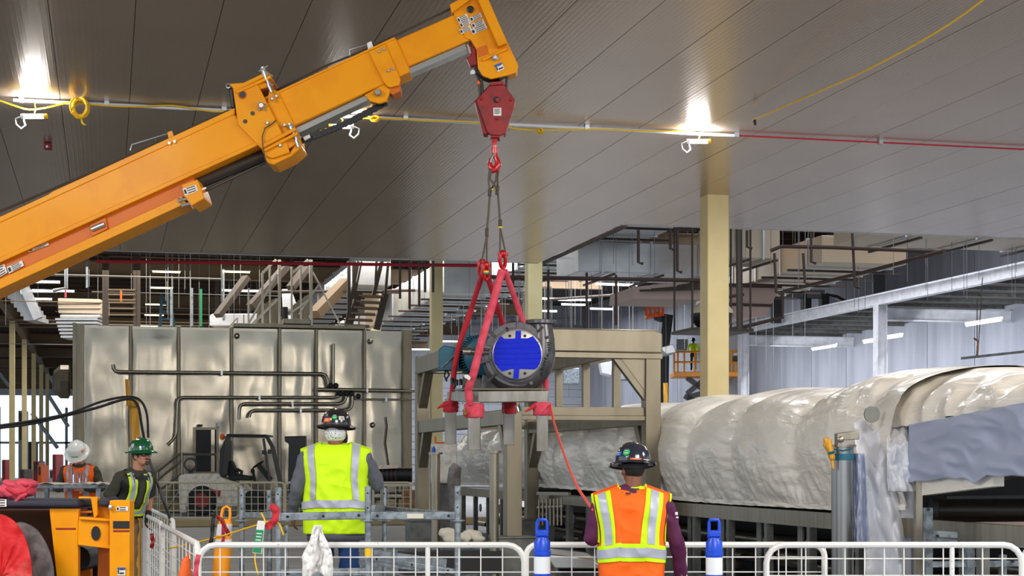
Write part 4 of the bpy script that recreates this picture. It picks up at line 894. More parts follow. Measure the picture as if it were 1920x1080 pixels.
# ================================================================ WRAPPED MACHINE
WX = 7.0
mc = thing('wrapped_machine', 'long tunnel machine shrouded in white shrink wrap along the right side of the hall', 'machine', (8.1, 24, 0))
st = [(838, 905, 830), (846, 905, 812), (870, 906, 801), (1000, 909, 786), (1120, 917, 772), (1237, 930, 757), (1300, 936, 752), (1345, 939, 749), (1372, 941, 742), (1440, 944, 748), (1490, 947, 733), (1515, 948, 727), (1560, 951, 732), (1640, 956, 732), (1700, 950, 735)]
def stY(px): 
    t = (px-PX0)/F; d = WX/(t*CT+ST); return (d-WX*ST)/CT, d
SIL = [(830, 850), (845, 815), (870, 806), (1000, 795), (1180, 779), (1237, 757), (1300, 753), (1345, 749), (1372, 741), (1410, 746), (1450, 747), (1490, 733), (1515, 726), (1550, 731), (1640, 732), (1680, 727), (1715, 710), (1745, 697), (1770, 687), (1800, 686), (1920, 689), (2400, 680)]
def sil(px):
    if px <= SIL[0][0]: return SIL[0][1]
    for (a, ya), (b, yb_) in zip(SIL, SIL[1:]):
        if a <= px <= b: return ya+(yb_-ya)*(px-a)/(b-a)
    return SIL[-1][1]
rows = []
_st = []
for (a, b) in zip(st, st[1:]):
    for k in range(3): _st.append(tuple(a[i]+(b[i]-a[i])*k/3 for i in range(3)))
st = _st+[st[-1]]
for px, yb, yt in st:
    Y, d = stY(px); zb = CH+(PY0-yb)/F*d
    d2 = 8.0*ST+Y*CT; ppx = PX0+F*(8.0*CT-Y*ST)/d2; zt = CH+(PY0-sil(ppx))/F*d2
    rows.append((Y, zb, zt))
def interp(Y):
    for a, b in zip(rows, rows[1:]):
        if a[0] >= Y >= b[0]:
            t = (a[0]-Y)/(a[0]-b[0]); t = t*t*(3-2*t); return a[1]+(b[1]-a[1])*t, a[2]+(b[2]-a[2])*t
    return rows[-1][1:] if Y < rows[-1][0] else rows[0][1:]
Y0, Y1 = rows[0][0], rows[-1][0]
def crease(p, s, a):
    n = noise.noise(p*s); return -abs(n)*a
def wrapfn(u, v):
    # even steps on screen rather than in metres: finer wrinkles near the camera
    Y = 1/((1-u)/Y0+u/Y1)
    zb, zt = interp(Y)
    endf = min(1, (Y0-Y)/1.2)**.5 if Y > Y0-1.2 else 1
    v2 = v
    if v2 < .5: X = WX-.10*math.sin(PI*v2/.5*.9); z = zb+(zt-zb)*(v2/.5*.72)
    elif v2 < .78:
        a = (v2-.5)/.28*PI/2; X = 8.0-(1.0)*math.cos(a); z = zb+(zt-zb)*(.72+.28*math.sin(a))
    else:
        a = (v2-.78)/.22; X = 8.0+1.4*a; z = zt-(zt-zb)*a**4
    X = 8.2+(X-8.2)*(.55+.45*endf)
    # rounded bays where the film stretches over the machine, pinched between them
    yy = Y+.25*noise.noise(Vector((Y*.3, z*.8, 2))); bay = (yy/1.62) % 1.0
    bl = math.sin(PI*bay)**.55
    face = 1 if v2 < .5 else max(0, 1-(v2-.5)/.3)
    k0 = min(1, v2*5)
    n = .13*(bl-.55)*k0*(.35+.65*face)
    n += .05*noise.noise(Vector((Y*.7, z*1.1, X)))*k0
    pinch = math.exp(-(min(bay, 1-bay)/.16)**2)
    low = math.exp(-((v2-.06)/.16)**2)
    m1 = max(0, noise.noise(Vector((Y*.9, z*1.3, 31)))+.15)
    # short taut folds pulled out of the pinches and the hem
    n += crease(Vector((Y*1.8+z*1.5, z*9-Y*1.4, 1.7)), 1.0, .050)*(pinch*1.1+m1*.9)
    n += crease(Vector((Y*6.5-z*3.0, z*2.0, 9.1)), 1.0, .036)*(low*1.1+m1*.7)
    n += crease(Vector((Y*2.2-z*2.6, z*1.6+Y*.9, 4.4)), 1.0, .055)*(.25+m1)
    if v2 < .5: return (X-n, Y, z+.3*n*v2)
    return (X-n*face, Y, z+n*.7*(1 if v2 < .8 else .4))
build(MB().grid(wrapfn, 620, 84), 'shrink_wrap', M['wrap'], mc, smooth=180)
# hem that hangs just over the base rail
def hem(u, v):
    Y = 1/((1-u)/Y0+u/Y1); zb, zt = interp(Y); n = .02*noise.noise(Vector((Y*4, v*2, 8)))
    return (WX-.012-n, Y, zb+.02-v*.05+.01*noise.noise(Vector((Y*5, 0, 1))))
build(MB().grid(hem, 300, 3), 'wrap_hem', M['wrap'], mc, smooth=180)
build(MB().mm(WX+.02, WX+.1, Y1-4.2, Y0, .84, 1.0), 'base_rail', M['steel'], mc, smooth=0)
build(MB().mm(WX+1.8, WX+2.3, Y1-4, Y0, 0, 1.1), 'rear_base', M['dark_in'], mc, smooth=0)
build(MB().mm(WX+.1, WX+2, Y1-.2, Y0, .9, 1.0), 'bed_plate', M['dark_in'], mc, smooth=0)
y = Y0-.3; k = 0
while y > Y1-3.5:
    build(MB().mm(WX+.01, WX+.09, y-.04, y+.04, 0, .84), 'leg', M['greybox'], mc, smooth=0)
    build(MB().mm(WX+.12, WX+.14, y-.75, y-.62, .1, .84), 'panel_post', M['greybox'], mc, smooth=0)
    build(MB().tube([(WX+.5, y-.4, .25+.1*(k % 3)), (WX+.5, y-1.3, .25+.1*(k % 3))], .05, 10), 'conduit', M['dark_in'] if k % 2 else M['steel'], mc)
    if k % 2: build(MB().lathe([(.08, 0), (.08, .02), (.03, .03)], (WX+.3, y-.5, .6), (-1, 0, 0), 14), 'hand_wheel', M['galv'], mc)
    y -= 1.15; k += 1
build(MB().mm(WX+.02, WX+.08, Y1-4, Y0, .05, .15), 'low_rail', M['greybox'], mc, smooth=0)
build(MB().tube([(WX+.9, Y0-1, .55), (WX+.9, Y1-2, .55)], .09, 12).tube([(WX+.7, Y0-1, .35), (WX+.7, Y1-2, .35)], .06, 10), 'long_pipe', M['steel'], mc)
# valve stems on the near side
vt = thing('valve_row', 'row of thin steel valve stems on a bar below the wrap, right of the pedestal', 'valves', PXp(1040, 985, 6.75))
for i in range(7):
    p = PXp(1011+i*7, 985, 6.8); build(MB().tube([p, p+Vector((0, 0, .42))], .018, 8).lathe([(.04, 0), (.04, .03)], p+Vector((0, 0, .28)), UP, 10), 'stem', M['steel'], vt)
a, b = PXp(1008, 925, 6.8), PXp(1068, 926, 6.8); build(MB().beam(a, b, .04, .05), 'bar', M['steel'], vt, smooth=0)
# open end: cream hood cover, grey sheet, roller, rails
oe = thing('machine_infeed', 'open near end of the wrapped machine with cream hood, grey side sheet and dark roller', 'machine', PXp(1830, 1250, 7.2))
def hood(u, v):
    px = 1600+u*460; bx = max(0, min(1, (px-1690)/230)); bot = 798-44*bx
    if px > 1920: bot = 754
    n = .05*noise.noise(Vector((u*9, v*3, 2)))-abs(noise.noise(Vector((u*7+v*4, v*3-u*4, 5))))*.12+.006*noise.noise(Vector((u*26, v*6, 7)))
    Yq = PXp(px, bot, 6.97).y; d2 = 7.87*ST+Yq*CT; top = sil(PX0+F*(7.87*CT-Yq*ST)/d2)
    if v < .6:
        s_ = v/.6; X = 6.97+.9*s_**1.6-n+.10*max(0, 1-u/.28); py = bot+(top-bot)*(s_**.7); p = PXp(px, bot, 6.97)
        z0 = p.z if 0 else CH+(PY0-bot)/F*(6.97*ST+Yq*CT); z1 = CH+(PY0-top)/F*d2; return Vector((X, Yq, z0+(z1-z0)*math.sin(s_*PI/2)**.9+n*.25))
    s_ = (v-.6)/.4; p = PXp(px, bot, 6.97); X = 7.87+1.5*s_-n; d2 = 7.87*ST+p.y*CT; return Vector((X, p.y, CH+(PY0-top)/F*d2-.6*s_**4+n*.4))
build(MB().grid(hood, 130, 40), 'cream_hood', M['wrap'], oe, smooth=180)
def gsheet(u, v):
    px = 1704+u*236; top = 799-44*min(1, (px-1690)/230); bot = 905-12*min(1, u*2)+5*noise.noise(Vector((u*9, 1, 1)))+(14 if .42 < u < .62 else 0)*(1-abs(u-.52)*10)
    n = .03*noise.noise(Vector((u*5, v*3, 2)))-abs(noise.noise(Vector((u*4-v*3, v*2+u*2, 6))))*.05
    p = PXp(px, top, 6.94-n); q = PXp(px, bot, 6.94-n); return p.lerp(q, v)
build(MB().grid(gsheet, 90, 40), 'grey_side_sheet', M['greywrap'], oe, smooth=180, solid=.004)
build(MB().prism([PXp(1716, 897, 7.0), PXp(1862, 893, 7.0), PXp(1862, 912, 7.0), PXp(1720, 930, 7.0)], (.1, 0, 0)), 'cream_valance', M['wrap'], oe, smooth=0)
build(MB().prism([PXp(1862, 885, 6.99), PXp(1990, 880, 6.99), PXp(1990, 892, 6.99), PXp(1862, 893, 6.99)], (.1, 0, 0)), 'dark_edge_bar', M['dark_in'], oe, smooth=0)
rc = P(1756, 957, 14.9); rd = rc+RIGHT*1.4
build(MB().lathe([(.02, -.05), (.098, -.04), (.098, 1.5), (.05, 1.52)], rc, RIGHT, 28), 'roller', M['roller'], oe)
build(MB().lathe([(.085, 0), (.11, .01), (.11, .05), (.1, .06)], rc-RIGHT*.06, RIGHT, 20), 'roller_bearing', M['black'], oe)
build(MB().pprism([(1775, 930), (1960, 928), (1960, 934), (1775, 936)], 14.9, .1), 'dark_scraper_bar', M['blackm'], oe, smooth=0)
build(MB().pprism([(1748, 980), (1960, 978), (1960, 1004), (1748, 1006)], 14.8, .3), 'tan_base_panel', M['duct_pink'], oe, smooth=0)
build(MB().pprism([(1716, 912), (1960, 896), (1960, 1200), (1716, 1200)], 16.2, .1), 'dark_interior', M['dark_in'], oe, smooth=0)  # dark sheet puts the shade of the open void into colour
build(MB().pprism([(1718, 900), (1730, 900), (1730, 1240), (1718, 1240)], 14.75, .1), 'side_post', M['steel'], oe, smooth=0)
for (a, b, w_) in (((1740, 952), (1740, 1250), .06), ((1748, 1000), (1935, 1013), .05), ((1748, 1012), (1935, 1025), .03), ((1817, 998), (1817, 1240), .07), ((1880, 1040), (1880, 1250), .05), ((1748, 1058), (1935, 1056), .05)):
    build(MB().beam(P(*a, 14.2), P(*b, 14.2), w_, w_), 'support_rail', M['galv'], oe, smooth=0)
for a in ((1740, 955), (1757, 1005), (1898, 1052)): build(MB().lathe([(.014, 0), (.014, .02)], P(*a, 14.15), -FWD, 8), 'bolt', M['blackm'], oe)
# draped sheets at the corner of the machine
def drape(u, v, x0t, x1t, x0b, x1b, y0, y1, d, sd, am=.09):
    xt = x0t+(x1t-x0t)*u; xb = x0b+(x1b-x0b)*u; px = xt+(xb-xt)*v; py = y0+(y1-y0)*v
    f = am*noise.noise(Vector((u*3.5+sd, v*1.2, sd)))+am*.7*math.sin(u*9+2*noise.noise(Vector((v*2, sd, 0))))*.5-abs(noise.noise(Vector((u*3+v*4, v*5-u*3, sd))))*am*.9
    return P(px, py, d+f)
dr = thing('draped_sheet', 'crumpled white plastic sheet hanging to the floor at the machine corner', 'sheet', P(1660, 1260, 15.2))
build(MB().grid(lambda u, v: drape(u, v, 1600+4*noise.noise(Vector((v*9, 1, 1))), 1700, 1628, 1737, 792+22*noise.noise(Vector((u*4, 3, 3))), 1130, 15.15+.33*max(0, 1-v*5), 3, .16), 50, 110), 'sheet', M['whitesheet'], dr, smooth=180, solid=.003)
build(MB().grid(lambda u, v: drape(u, v, 1662, 1700, 1664+3*noise.noise(Vector((v*7, 2, 2))), 1724, 806+14*noise.noise(Vector((u*3, 8, 3))), 922, 14.9+.3*max(0, 1-v*4), 8, .08), 30, 40), 'overlap_flap', M['whitesheet'], dr, smooth=180, solid=.003)
build(MB().grid(lambda u, v: drape(u, v, 1596, 1622, 1598, 1630, 850, 1025, 15.0, 14, .07), 24, 50), 'grey_flap', M['greywrap'], dr, smooth=180, solid=.003, label='grey blue flap')
# dark eyelets / lifting eye poking through the wrap
p = P(1634, 777, 15.15); single(MB().lathe([(.02, 0), (.075, .0), (.075, .02), (.02, .02)], p, -FWD+RIGHT*.2, 18), 'lifting_eye', M['greybox'], 'grey lifting eye plate sticking out of the wrap above the tall steel post', 'plate')
# tall round post in front of the machine
pd = 15.0
t = thing('round_post', 'tall stainless round post with bracket on top, in front of the wrapped machine', 'post', P(1580, 1181, pd))
c = P(1580, 838, pd); zb = .0
build(MB().lathe([(.1, 0), (.1, c.z)], (c.x, c.y, 0), UP, 28), 'pipe', M['steelgrey'], t)
build(MB().lathe([(.12, 0), (.12, .02)], c, UP, 28).lathe([(.16, 0), (.16, .02)], (c.x, c.y, 0), UP, 28), 'flange', M['steel'], t)
build(MB().pprism([(1570, 812), (1611, 807), (1611, 824), (1578, 826), (1578, 836), (1570, 836)], pd-.08, .14), 'bracket', M['steel'], t, bev=.006)
build(MB().lathe([(.03, 0), (.03, .02), (.015, .03)], P(1576, 824, pd-.08), -FWD, 14), 'bracket_bolt', M['steel'], t)
build(MB().lathe([(.103, 0), (.104, .03), (.103, .06)], (c.x, c.y, c.z-.12), UP, 24), 'teal_tape', M['teal'], t)
build(MB().tube([P(1563, 842, pd-.1), P(1580, 845, pd-.13), P(1598, 841, pd-.1)], .007, 6), 'teal_wire', M['teal'], t)
t = thing('work_glove', 'yellow work glove tied to the top of the tall round post', 'glove', P(1555, 855, pd-.1))
gb = MB(); 
for (a, b, r0, r1) in (((1560, 858), (1554, 835), .03, .035), ((1554, 838), (1547, 824), .034, .018), ((1553, 834), (1552, 823), .02, .016), ((1556, 838), (1558, 826), .016, .013), ((1551, 842), (1545, 834), .015, .012), ((1562, 878), (1558, 850), .012, .02)):
    gb.cap(ROOTM[t.name].inverted() @ P(*a, pd-.12), ROOTM[t.name].inverted() @ P(*b, pd-.12), r0, r1)
blob(gb, 'glove_body', M['wood'], t, .007, 2)
build(MB().tube([P(1553, 850, pd-.16), P(1565, 847, pd-.16)], .012, 6), 'tie', M['teal'], t)
# slimmer posts and pipes under the frame
def rpost(px, py, d, r, label, z0=0, cap=False):
    c = P(px, py, d); t = thing('flanged_post', label, 'post', (c.x, c.y, z0))
    build(MB().lathe([(r, z0), (r, c.z)], (c.x, c.y, 0), UP, 20), 'pipe', M['steel'], t)
    build(MB().lathe([(r*1.6, 0), (r*1.6, .03)], c, UP, 20).lathe([(r*1.6, 0), (r*1.6, .03)], (c.x, c.y, z0), UP, 20), 'flange', M['steel'], t)
    if cap: build(MB().lathe([(.03, 0), (.03, .05), (.01, .09)], c+UP*.03-RIGHT*.03, UP, 10), 'blue_cap', M['label_blue'], t)
rpost(817, 852, 24.5, .065, 'slim steel round post with blue cap left of the wrapped elbow', cap=True)

rpost(926.5, 850, 20.0, .058, 'slim steel round post with flange just left of the centre frame post')
t = thing('wrapped_elbow', 'grey plastic wrapped pipe elbow standing among the machinery', 'pipe', P(852, 1091, 21))
build(MB().tube([P(853, 1091, 21), P(853, 960, 21), P(852, 930, 21), P(851, 900, 21), P(853, 880, 21), P(858, 872, 21)], [.06, .06, .075, .085, .08, .055], 16), 'wrapping', M['greytarp'], t, smooth=60)
# small shrouded box at machine end with orange marks
t = thing('shrouded_box', 'small shrink-wrapped box at the far left end of the machine', 'box', P(838, 905, 31))
build(MB().grid(lambda u, v: P(808+u*48, 832+v*74, 30.9+.08*noise.noise(Vector((u*5, v*4, 3)))), 20, 20), 'wrap_front', M['wrap'], t, smooth=180, solid=.02)
build(MB().pprism([(808, 833), (856, 833), (856, 905), (808, 905)], 31, .4), 'box_core', M['wrap'], t, bev=.03)
build(MB().pprism([(815, 818), (818, 818), (818, 829), (833, 829), (833, 832), (815, 832)], 31, .05), 'orange_marker', M['label_orange'], t)
build(MB().pprism([(808, 905), (856, 905), (856, 1019), (808, 1019)], 31, .3), 'stand', M['greybox'], t, smooth=0)
# ================================================================ STAINLESS ENCLOSURE
YB = 52.5
def B_(px, py, dd=0): return PYp(px, py, YB+dd)
xl, xr = B_(158, 700).x, B_(770, 700).x
en = thing('steel_enclosure', 'big boxy stainless steel enclosure of sheet panels behind the forklift', 'enclosure', ((xl+xr)/2, YB+3, 0))
zt = B_(450, 614).z
build(MB().mm(xl, xr, YB+.05, YB+6, .3, zt-.02), 'shell', M['steelbox'], en, smooth=0)
seams = [158, 245, 335, 434, 524, 593, 683, 757]
for a, b in zip(seams, seams[1:]):
    x0, x1 = B_(a, 700).x+.03, B_(b, 700).x-.03
    def pil(u, v, x0=x0, x1=x1, sd=a):
        e = min(1, min(u, 1-u)*8)*min(1, min(v, 1-v)*14)
        return (x0+(x1-x0)*u, YB+.01-.018*e-.03*noise.noise(Vector((u*2.5+sd, v*5, sd)))*e, .35+(zt-.45)*v)
    build(MB().grid(pil, 18, 40), 'front_panel', M['steelbox'], en, smooth=180)
    build(MB().mm(x1-.02, x1+.08, YB-.1, YB+.05, .3, zt), 'batten', M['steelframe'], en, bev=.02)
build(MB().mm(xl-.28, xl, YB-.12, YB+5, .3, zt+.02).mm(xl-.34, xl-.24, YB-.18, YB-.08, .3, zt+.04), 'corner_trim', M['steelframe'], en, smooth=0)
build(MB().mm(xr-.25, xr+.02, YB-.12, YB+5.9, .3, zt), 'corner_trim', M['steelframe'], en, smooth=0)
build(MB().mm(B_(437, 600).x, B_(684, 600).x, YB-.15, YB+5.5, zt, zt+.12), 'roof_curb', M['steelframe'], en, bev=.02)
build(MB().mm(B_(530, 600).x, B_(582, 600).x, YB-.25, YB+1.5, zt+.12, zt+.28), 'roof_step', M['steelframe'], en, bev=.02)
build(MB().mm(xl-.3, xr, YB-.2, YB+6, 0, .3), 'plinth', M['curb'], en, smooth=0)
# door
x0, x1 = B_(367, 800).x, B_(405, 800).x; z0, z1 = B_(386, 884).z, B_(386, 806).z
build(MB().mm(x0-.08, x1+.08, YB-.1, YB-.02, z0-.05, z1+.08), 'door_surround', M['steelframe'], en, smooth=0)
dr_ = build(MB().mm(x0, x1, YB-.14, YB-.08, z0, z1), 'doorway', M['black'], en, smooth=0)
build(MB().mm(x1-.16, x1-.05, YB-.16, YB-.1, z0, z1), 'door_edge', M['steelbox'], en, smooth=0)
build(MB().mm(B_(370, 799).x, B_(379, 799).x, YB-.3, YB-.05, B_(374, 800).z, B_(374, 796).z), 'door_vent', M['blackm'], en, bev=.01)
build(MB().mm(B_(406, 799).x, B_(412, 799).x, YB-.3, YB-.05, B_(408, 801).z, B_(408, 793).z), 'door_lamp', M['whitepaint'], en, bev=.01)
# pipes on the front
def wp(name, pts, r, label, dd=-.35, knob=()):
    t = thing(name, label, 'pipe', B_(*pts[0], dd))
    P3 = [B_(*p, dd) for p in pts]; q = [P3[0]]
    for i in range(1, len(P3)-1):
        a = (P3[i-1]-P3[i]); b = (P3[i+1]-P3[i]); la = min(.15, a.length*.45); lb = min(.15, b.length*.45)
        q += [P3[i]+a.normalized()*la, P3[i]+a.normalized()*la*.3+b.normalized()*lb*.3, P3[i]+b.normalized()*lb]
    q.append(P3[-1]); build(MB().tube(q, r, 10), 'pipe_run', M['steel'], t)
    L = len(P3)
    for i in range(L-1):
        m_ = P3[i].lerp(P3[i+1], .5)
        if (P3[i]-P3[i+1]).length > 1.5: build(MB().mm(m_.x-.03, m_.x+.03, m_.y-.08, YB-.02, m_.z-.08, m_.z+.05), 'bracket', M['zinc'], t, smooth=0)
    for k in knob: build(MB().ell(B_(*k, dd-.08), (.085, .07, .085)), 'valve_knob', M['blackm'], t)
wp('wall_pipe', [(212, 683), (213, 697), (612, 701), (616, 722)], .055, 'highest horizontal steel pipe along the enclosure front', knob=((620, 723), (630, 723)))
wp('wall_pipe', [(314, 834), (331, 818), (333, 745), (636, 745), (642, 734)], .05, 'second steel pipe on the enclosure, bending down at its left end', knob=((639, 738),))
wp('wall_pipe', [(448, 786), (449, 757), (646, 757), (650, 738)], .055, 'third steel pipe with elbow left end above the forklift', knob=((650, 738),))
wp('wall_pipe', [(467, 782), (471, 769), (655, 769), (661, 760), (661, 738)], .05, 'lowest steel pipe with elbow left end above the forklift', knob=((660, 738),))
wp('wall_pipe', [(625, 644), (625, 720)], .05, 'vertical steel pipe high on the enclosure above the black hard hat')
wp('wall_pipe', [(596, 730), (779, 733)], .06, 'short thick steel pipe right of the valve knobs', knob=((672, 743),))
wp('wall_pipe', [(668, 748), (779, 749)], .025, 'thin steel pipe under the thick one, at the enclosure right edge')
for a in ((694, 640), (444, 630), (698, 797)): single(MB().lathe([(.09, 0), (.09, .05), (.05, .09), (.03, .12)], B_(*a, -.03), (0, -1, 0), 14), 'wall_fitting', M['steel'], 'round steel fitting on the enclosure %s' % {694: 'upper right panel', 444: 'panel left of centre near its top', 698: 'right panel behind the worker in lime vest'}[a[0]], 'fitting')
t = thing('hanging_cable', 'thin dark cable hanging down the enclosure right panel', 'cable', B_(727, 872, -.2))
build(MB().tube([B_(724, 782, -.15), B_(726, 800, -.15), B_(723, 830, -.15), B_(729, 872, -.15)], .02, 6), 'wire_run', M['darksteel'], t)
# round exhaust unit at left side
c = B_(132, 716, 1.5)
t = en
build(MB().lathe([(.40, 0), (.52, .05), (.52, .3), (.34, .5)], c, (-1, 0, 0), 8), 'exhaust_hood', M['steelframe'], t, smooth=0)
build(MB().lathe([(.32, .51), (.2, .54), (.1, .55)], c, (-1, 0, 0), 16), 'exhaust_opening', M['black'], t)
# low machinery right of the lime worker (in front of the enclosure)
t = thing('conveyor_drive', 'dark brown conveyor drive machinery in front of the enclosure, right of the lime vest', 'machinery', P(735, 960, 46))
build(MB().pprism([(690, 905), (775, 905), (775, 912), (690, 912)], 46, 1.2), 'table_top', M['steel'], t, smooth=0)
for x in (700, 720, 742, 766): build(MB().pprism([(x, 912), (x+5, 912), (x+5, 968), (x, 968)], 46, .2), 'table_leg', M['darksteel'], t, smooth=0)
build(MB().lathe([(.2, 0), (.2, 1.0)], P(705, 890, 46.3), RIGHT, 16), 'motor_drum', M['dark_in'], t)
for k in range(5): build(MB().lathe([(.22, 0), (.22, .05)], P(709+k*8, 890, 46.3), RIGHT, 16), 'drum_ring', M['pipe_dark'], t)
build(MB().pprism([(712, 872), (742, 872), (745, 878), (700, 880)], 46, .6), 'guard', M['steel'], t, smooth=0)
build(MB().lathe([(.1, 0), (.1, 1.0)], P(698, 930, 46), RIGHT, 12).lathe([(.13, 0), (.13, .3)], P(705, 930, 46), RIGHT, 12), 'gear_pipe', M['steel'], t)
build(MB().pprism([(753, 919), (778, 919), (778, 955), (753, 955)], 45.6, .5), 'wooden_box', M['plywood'], t, smooth=0)
# ---- access stair above the enclosure
st_ = thing('access_stair', 'steep steel stair with treads rising above the stainless enclosure', 'stair', P(690, 612, 54))
for i in range(7):
    xc = 700-i*5.5; y = 556+i*11
    build(MB().beam(P(xc-26+i*.6, y-1, 54), P(xc+20, y+1, 54), .5, .06), 'tread', M['girder'], st_, smooth=0)
for (a, b, w_) in (((674, 548), (653, 616), .20), ((722, 552), (706, 618), .20), ((672, 490), (648, 614), .09), ((716, 490), (700, 556), .12), ((678, 490), (664, 560), .06), ((654, 490), (654, 612), .10), ((728, 492), (722, 556), .08), ((664, 490), (664, 560), .12), ((706, 490), (703, 550), .07)):
    build(MB().beam(P(*a, 54), P(*b, 54), w_, w_), 'stringer', M['darksteel'], st_, smooth=0)
rl = thing('roof_railing', 'tan steel post and rail framework standing on top of the stainless enclosure', 'railing', P(555, 612, 54))
for (a, b, w_) in (((583, 487), (583, 613), .10), ((524, 487), (524, 612), .09), ((547, 500), (547, 604), .06), ((564, 494), (564, 600), .06), ((586, 510), (640, 612), .05), ((470, 612), (520, 562), .09), ((463, 612), (520, 514), .06), ((541, 590), (580, 562), .07), ((548, 512), (578, 487), .08), ((492, 512), (518, 487), .08), ((492, 512), (492, 606), .07), ((506, 500), (506, 606), .06), ((431, 612), (445, 596), .04), ((445, 596), (445, 611), .05), ((457, 590), (457, 610), .05), ((466, 540), (466, 606), .06), ((600, 530), (560, 590), .05)):
    build(MB().beam(P(*a, 54), P(*b, 54), w_, w_), 'rail_bar', M['steel'], rl, smooth=0)
for k in range(9):
    x = 483+k*4.6; build(MB().beam(P(x, 608, 54.3), P(x+random.uniform(-2, 4), 575-k*2, 54.3), .10, .05), 'baluster', M['steelframe'], rl, smooth=0)
for k in range(7):
    x = 548+k*4.6; build(MB().beam(P(x, 606, 54.3), P(x+random.uniform(0, 3), 572-k*3, 54.3), .10, .05), 'baluster', M['steelframe'], rl, smooth=0)
build(MB().lathe([(.10, 0), (.10, .45)], P(534, 602, 53.8), UP, 12), 'black_can', M['black'], rl)
# slanted conveyors / cable trays running up behind the stair
for i, (a, b, w_, m, lb) in enumerate((((408, 592), (462, 520), .3, 'darksteel', 'dark slanted chute climbing left of the railings'), ((470, 575), (545, 490), .35, 'darksteel', 'dark slanted beam climbing behind the tan railings'), ((590, 590), (650, 528), .5, 'girder', 'tan slanted tray rising behind the steep stair'), ((545, 540), (580, 495), .3, 'darksteel', 'short dark slanted beam behind the tallest railing post'), ((640, 516), (672, 489), .12, 'whitepaint', 'pale slanted pipe near the ceiling edge beside the stair'))):
    t = thing('slanted_beam', lb, 'beam', P(*a, 56)); build(MB().beam(P(*a, 56), P(*b, 57), w_, w_*.6), 'beam_body', M[m], t, smooth=0)
# white cabinets above / behind enclosure
def cab(pts, d, th, m, label, nm='equipment_cabinet', bars=0):
    t = thing(nm, label, 'cabinet', P(sum(p[0] for p in pts)/len(pts), max(p[1] for p in pts), d))
    build(MB().pprism(pts, d, th), 'casing', M[m], t, bev=.03, smooth=0)
    x0 = min(p[0] for p in pts); x1 = max(p[0] for p in pts); y0 = min(p[1] for p in pts); y1 = max(p[1] for p in pts)
    for i in range(bars):
        yy = y0+(y1-y0)*(i+1)/(bars+1); build(MB().pprism([(x0-1, yy), (x1+1, yy), (x1+1, yy+1.2), (x0-1, yy+1.2)], d-.06, .06), 'band', M['darksteel'], t, smooth=0)
    return t
cab([(393, 592), (398, 588), (484, 588), (484, 611), (393, 611)], 57, 1.5, 'whitepaint', 'low white cabinet on the enclosure roof left of the railings')
cab([(108, 559), (188, 561), (188, 588), (109, 587)], 60, 1.4, 'duct_tan', 'cream banded air handler high left above the enclosure', bars=2)
cab([(528, 542), (542, 542), (555, 580), (530, 580)], 58, .8, 'whitepaint', 'white cabinet behind the tall railing post')
cab([(684, 546), (712, 546), (712, 612), (684, 612)], 58, .8, 'duct_tan', 'tan cabinet visible through the stair treads')
cab([(112, 590), (188, 590), (188, 596), (112, 596)], 59.5, 1.2, 'duct', 'thin galvanized slab under the cream air handler')
for i in range(6):
    single(MB().beam(P(112+i*2, 601+i*6.5, 60), P(190, 601+i*6.5, 60), 1.2, .07), 'louvre_duct', M['duct'], '%s of six bright duct blades stacked left of the enclosure corner' % ('topmost', 'second', 'third', 'fourth', 'fifth', 'lowest')[i], 'duct', group='stacked bright duct blades', smooth=0)
for i in range(9):
    single(MB().beam(P(8+i*6, 536+i*8, 62), P(40+i*5, 536+i*8, 62), 1.6, .16), 'louvre_duct', M['duct'], '%s of nine pale slanting duct blades below the boom at far left' % ('topmost', 'second', 'third', 'fourth', 'fifth', 'sixth', 'seventh', 'eighth', 'lowest')[i], 'duct', group='slanting stack of pale duct blades', smooth=0)
t = thing('stair_stringer', 'white slanting stringer beside the pale duct blades at far left', 'beam', P(50, 560, 61))
build(MB().beam(P(40, 524, 61), P(72, 598, 61), .25, .3), 'stringer_body', M['whitepaint'], t, smooth=0)
for a, b, lb in (((45, 528), (112, 529), 'upper white level rail below the boom at far left'), ((55, 546), (106, 546), 'lower white level rail below the boom at far left')):
    single(MB().beam(P(*a, 60), P(*b, 60), .1, .1), 'level_rail', M['whitepaint'], lb, 'rail', smooth=0)
# dark ladder tower
lt = thing('ladder_tower', 'dark twin-post ladder tower with pale rungs above the enclosure left half', 'ladder', P(230, 612, 58))
for x in (195, 201, 253, 260): build(MB().beam(P(x, 480, 58), P(x, 612, 58), .12, .12), 'mast', M['darksteel'], lt, smooth=0)
for y in (543, 552, 562, 567, 578, 590): build(MB().beam(P(203, y, 57.9), P(254, y+.5, 57.9), .06, .05), 'rung', M['girder'], lt, smooth=0)
t = thing('step_ladder', 'blue step ladder standing far behind the enclosure roof', 'ladder', P(310, 612, 66))
for a, b in (((303, 552), (300, 612)), ((318, 552), (326, 612)), ((303, 556), (318, 556)), ((302, 570), (320, 570)), ((301, 584), (322, 584)), ((301, 598), (324, 598))): build(MB().beam(P(*a, 66), P(*b, 66), .12, .08), 'ladder_bar', M['teal'], t, smooth=0)
for i, (x, y0, y1, c) in enumerate(((123, 512, 558, 'sling_pink'), (227, 545, 565, 'label_orange'), (163, 480, 540, 'galv'), (377, 542, 612, 'pinfl'), (360, 540, 612, 'galv'), (321, 540, 612, 'galv'), (419, 505, 600, 'galv'))):
    single(MB().beam(P(x, y0, 57), P(x, y1, 57), .07, .07), 'upright_strut', M[c], ['pink upright strut left above the cream air handler', 'short orange strut between the dark ladder masts', 'grey upright strut left of the ladder tower', 'green upright strut right of the blue ladder', 'grey upright strut next to the green one', 'pale upright strut beside the blue ladder', 'pale upright strut left of the slanted dark chute'][i], 'strut', smooth=0)
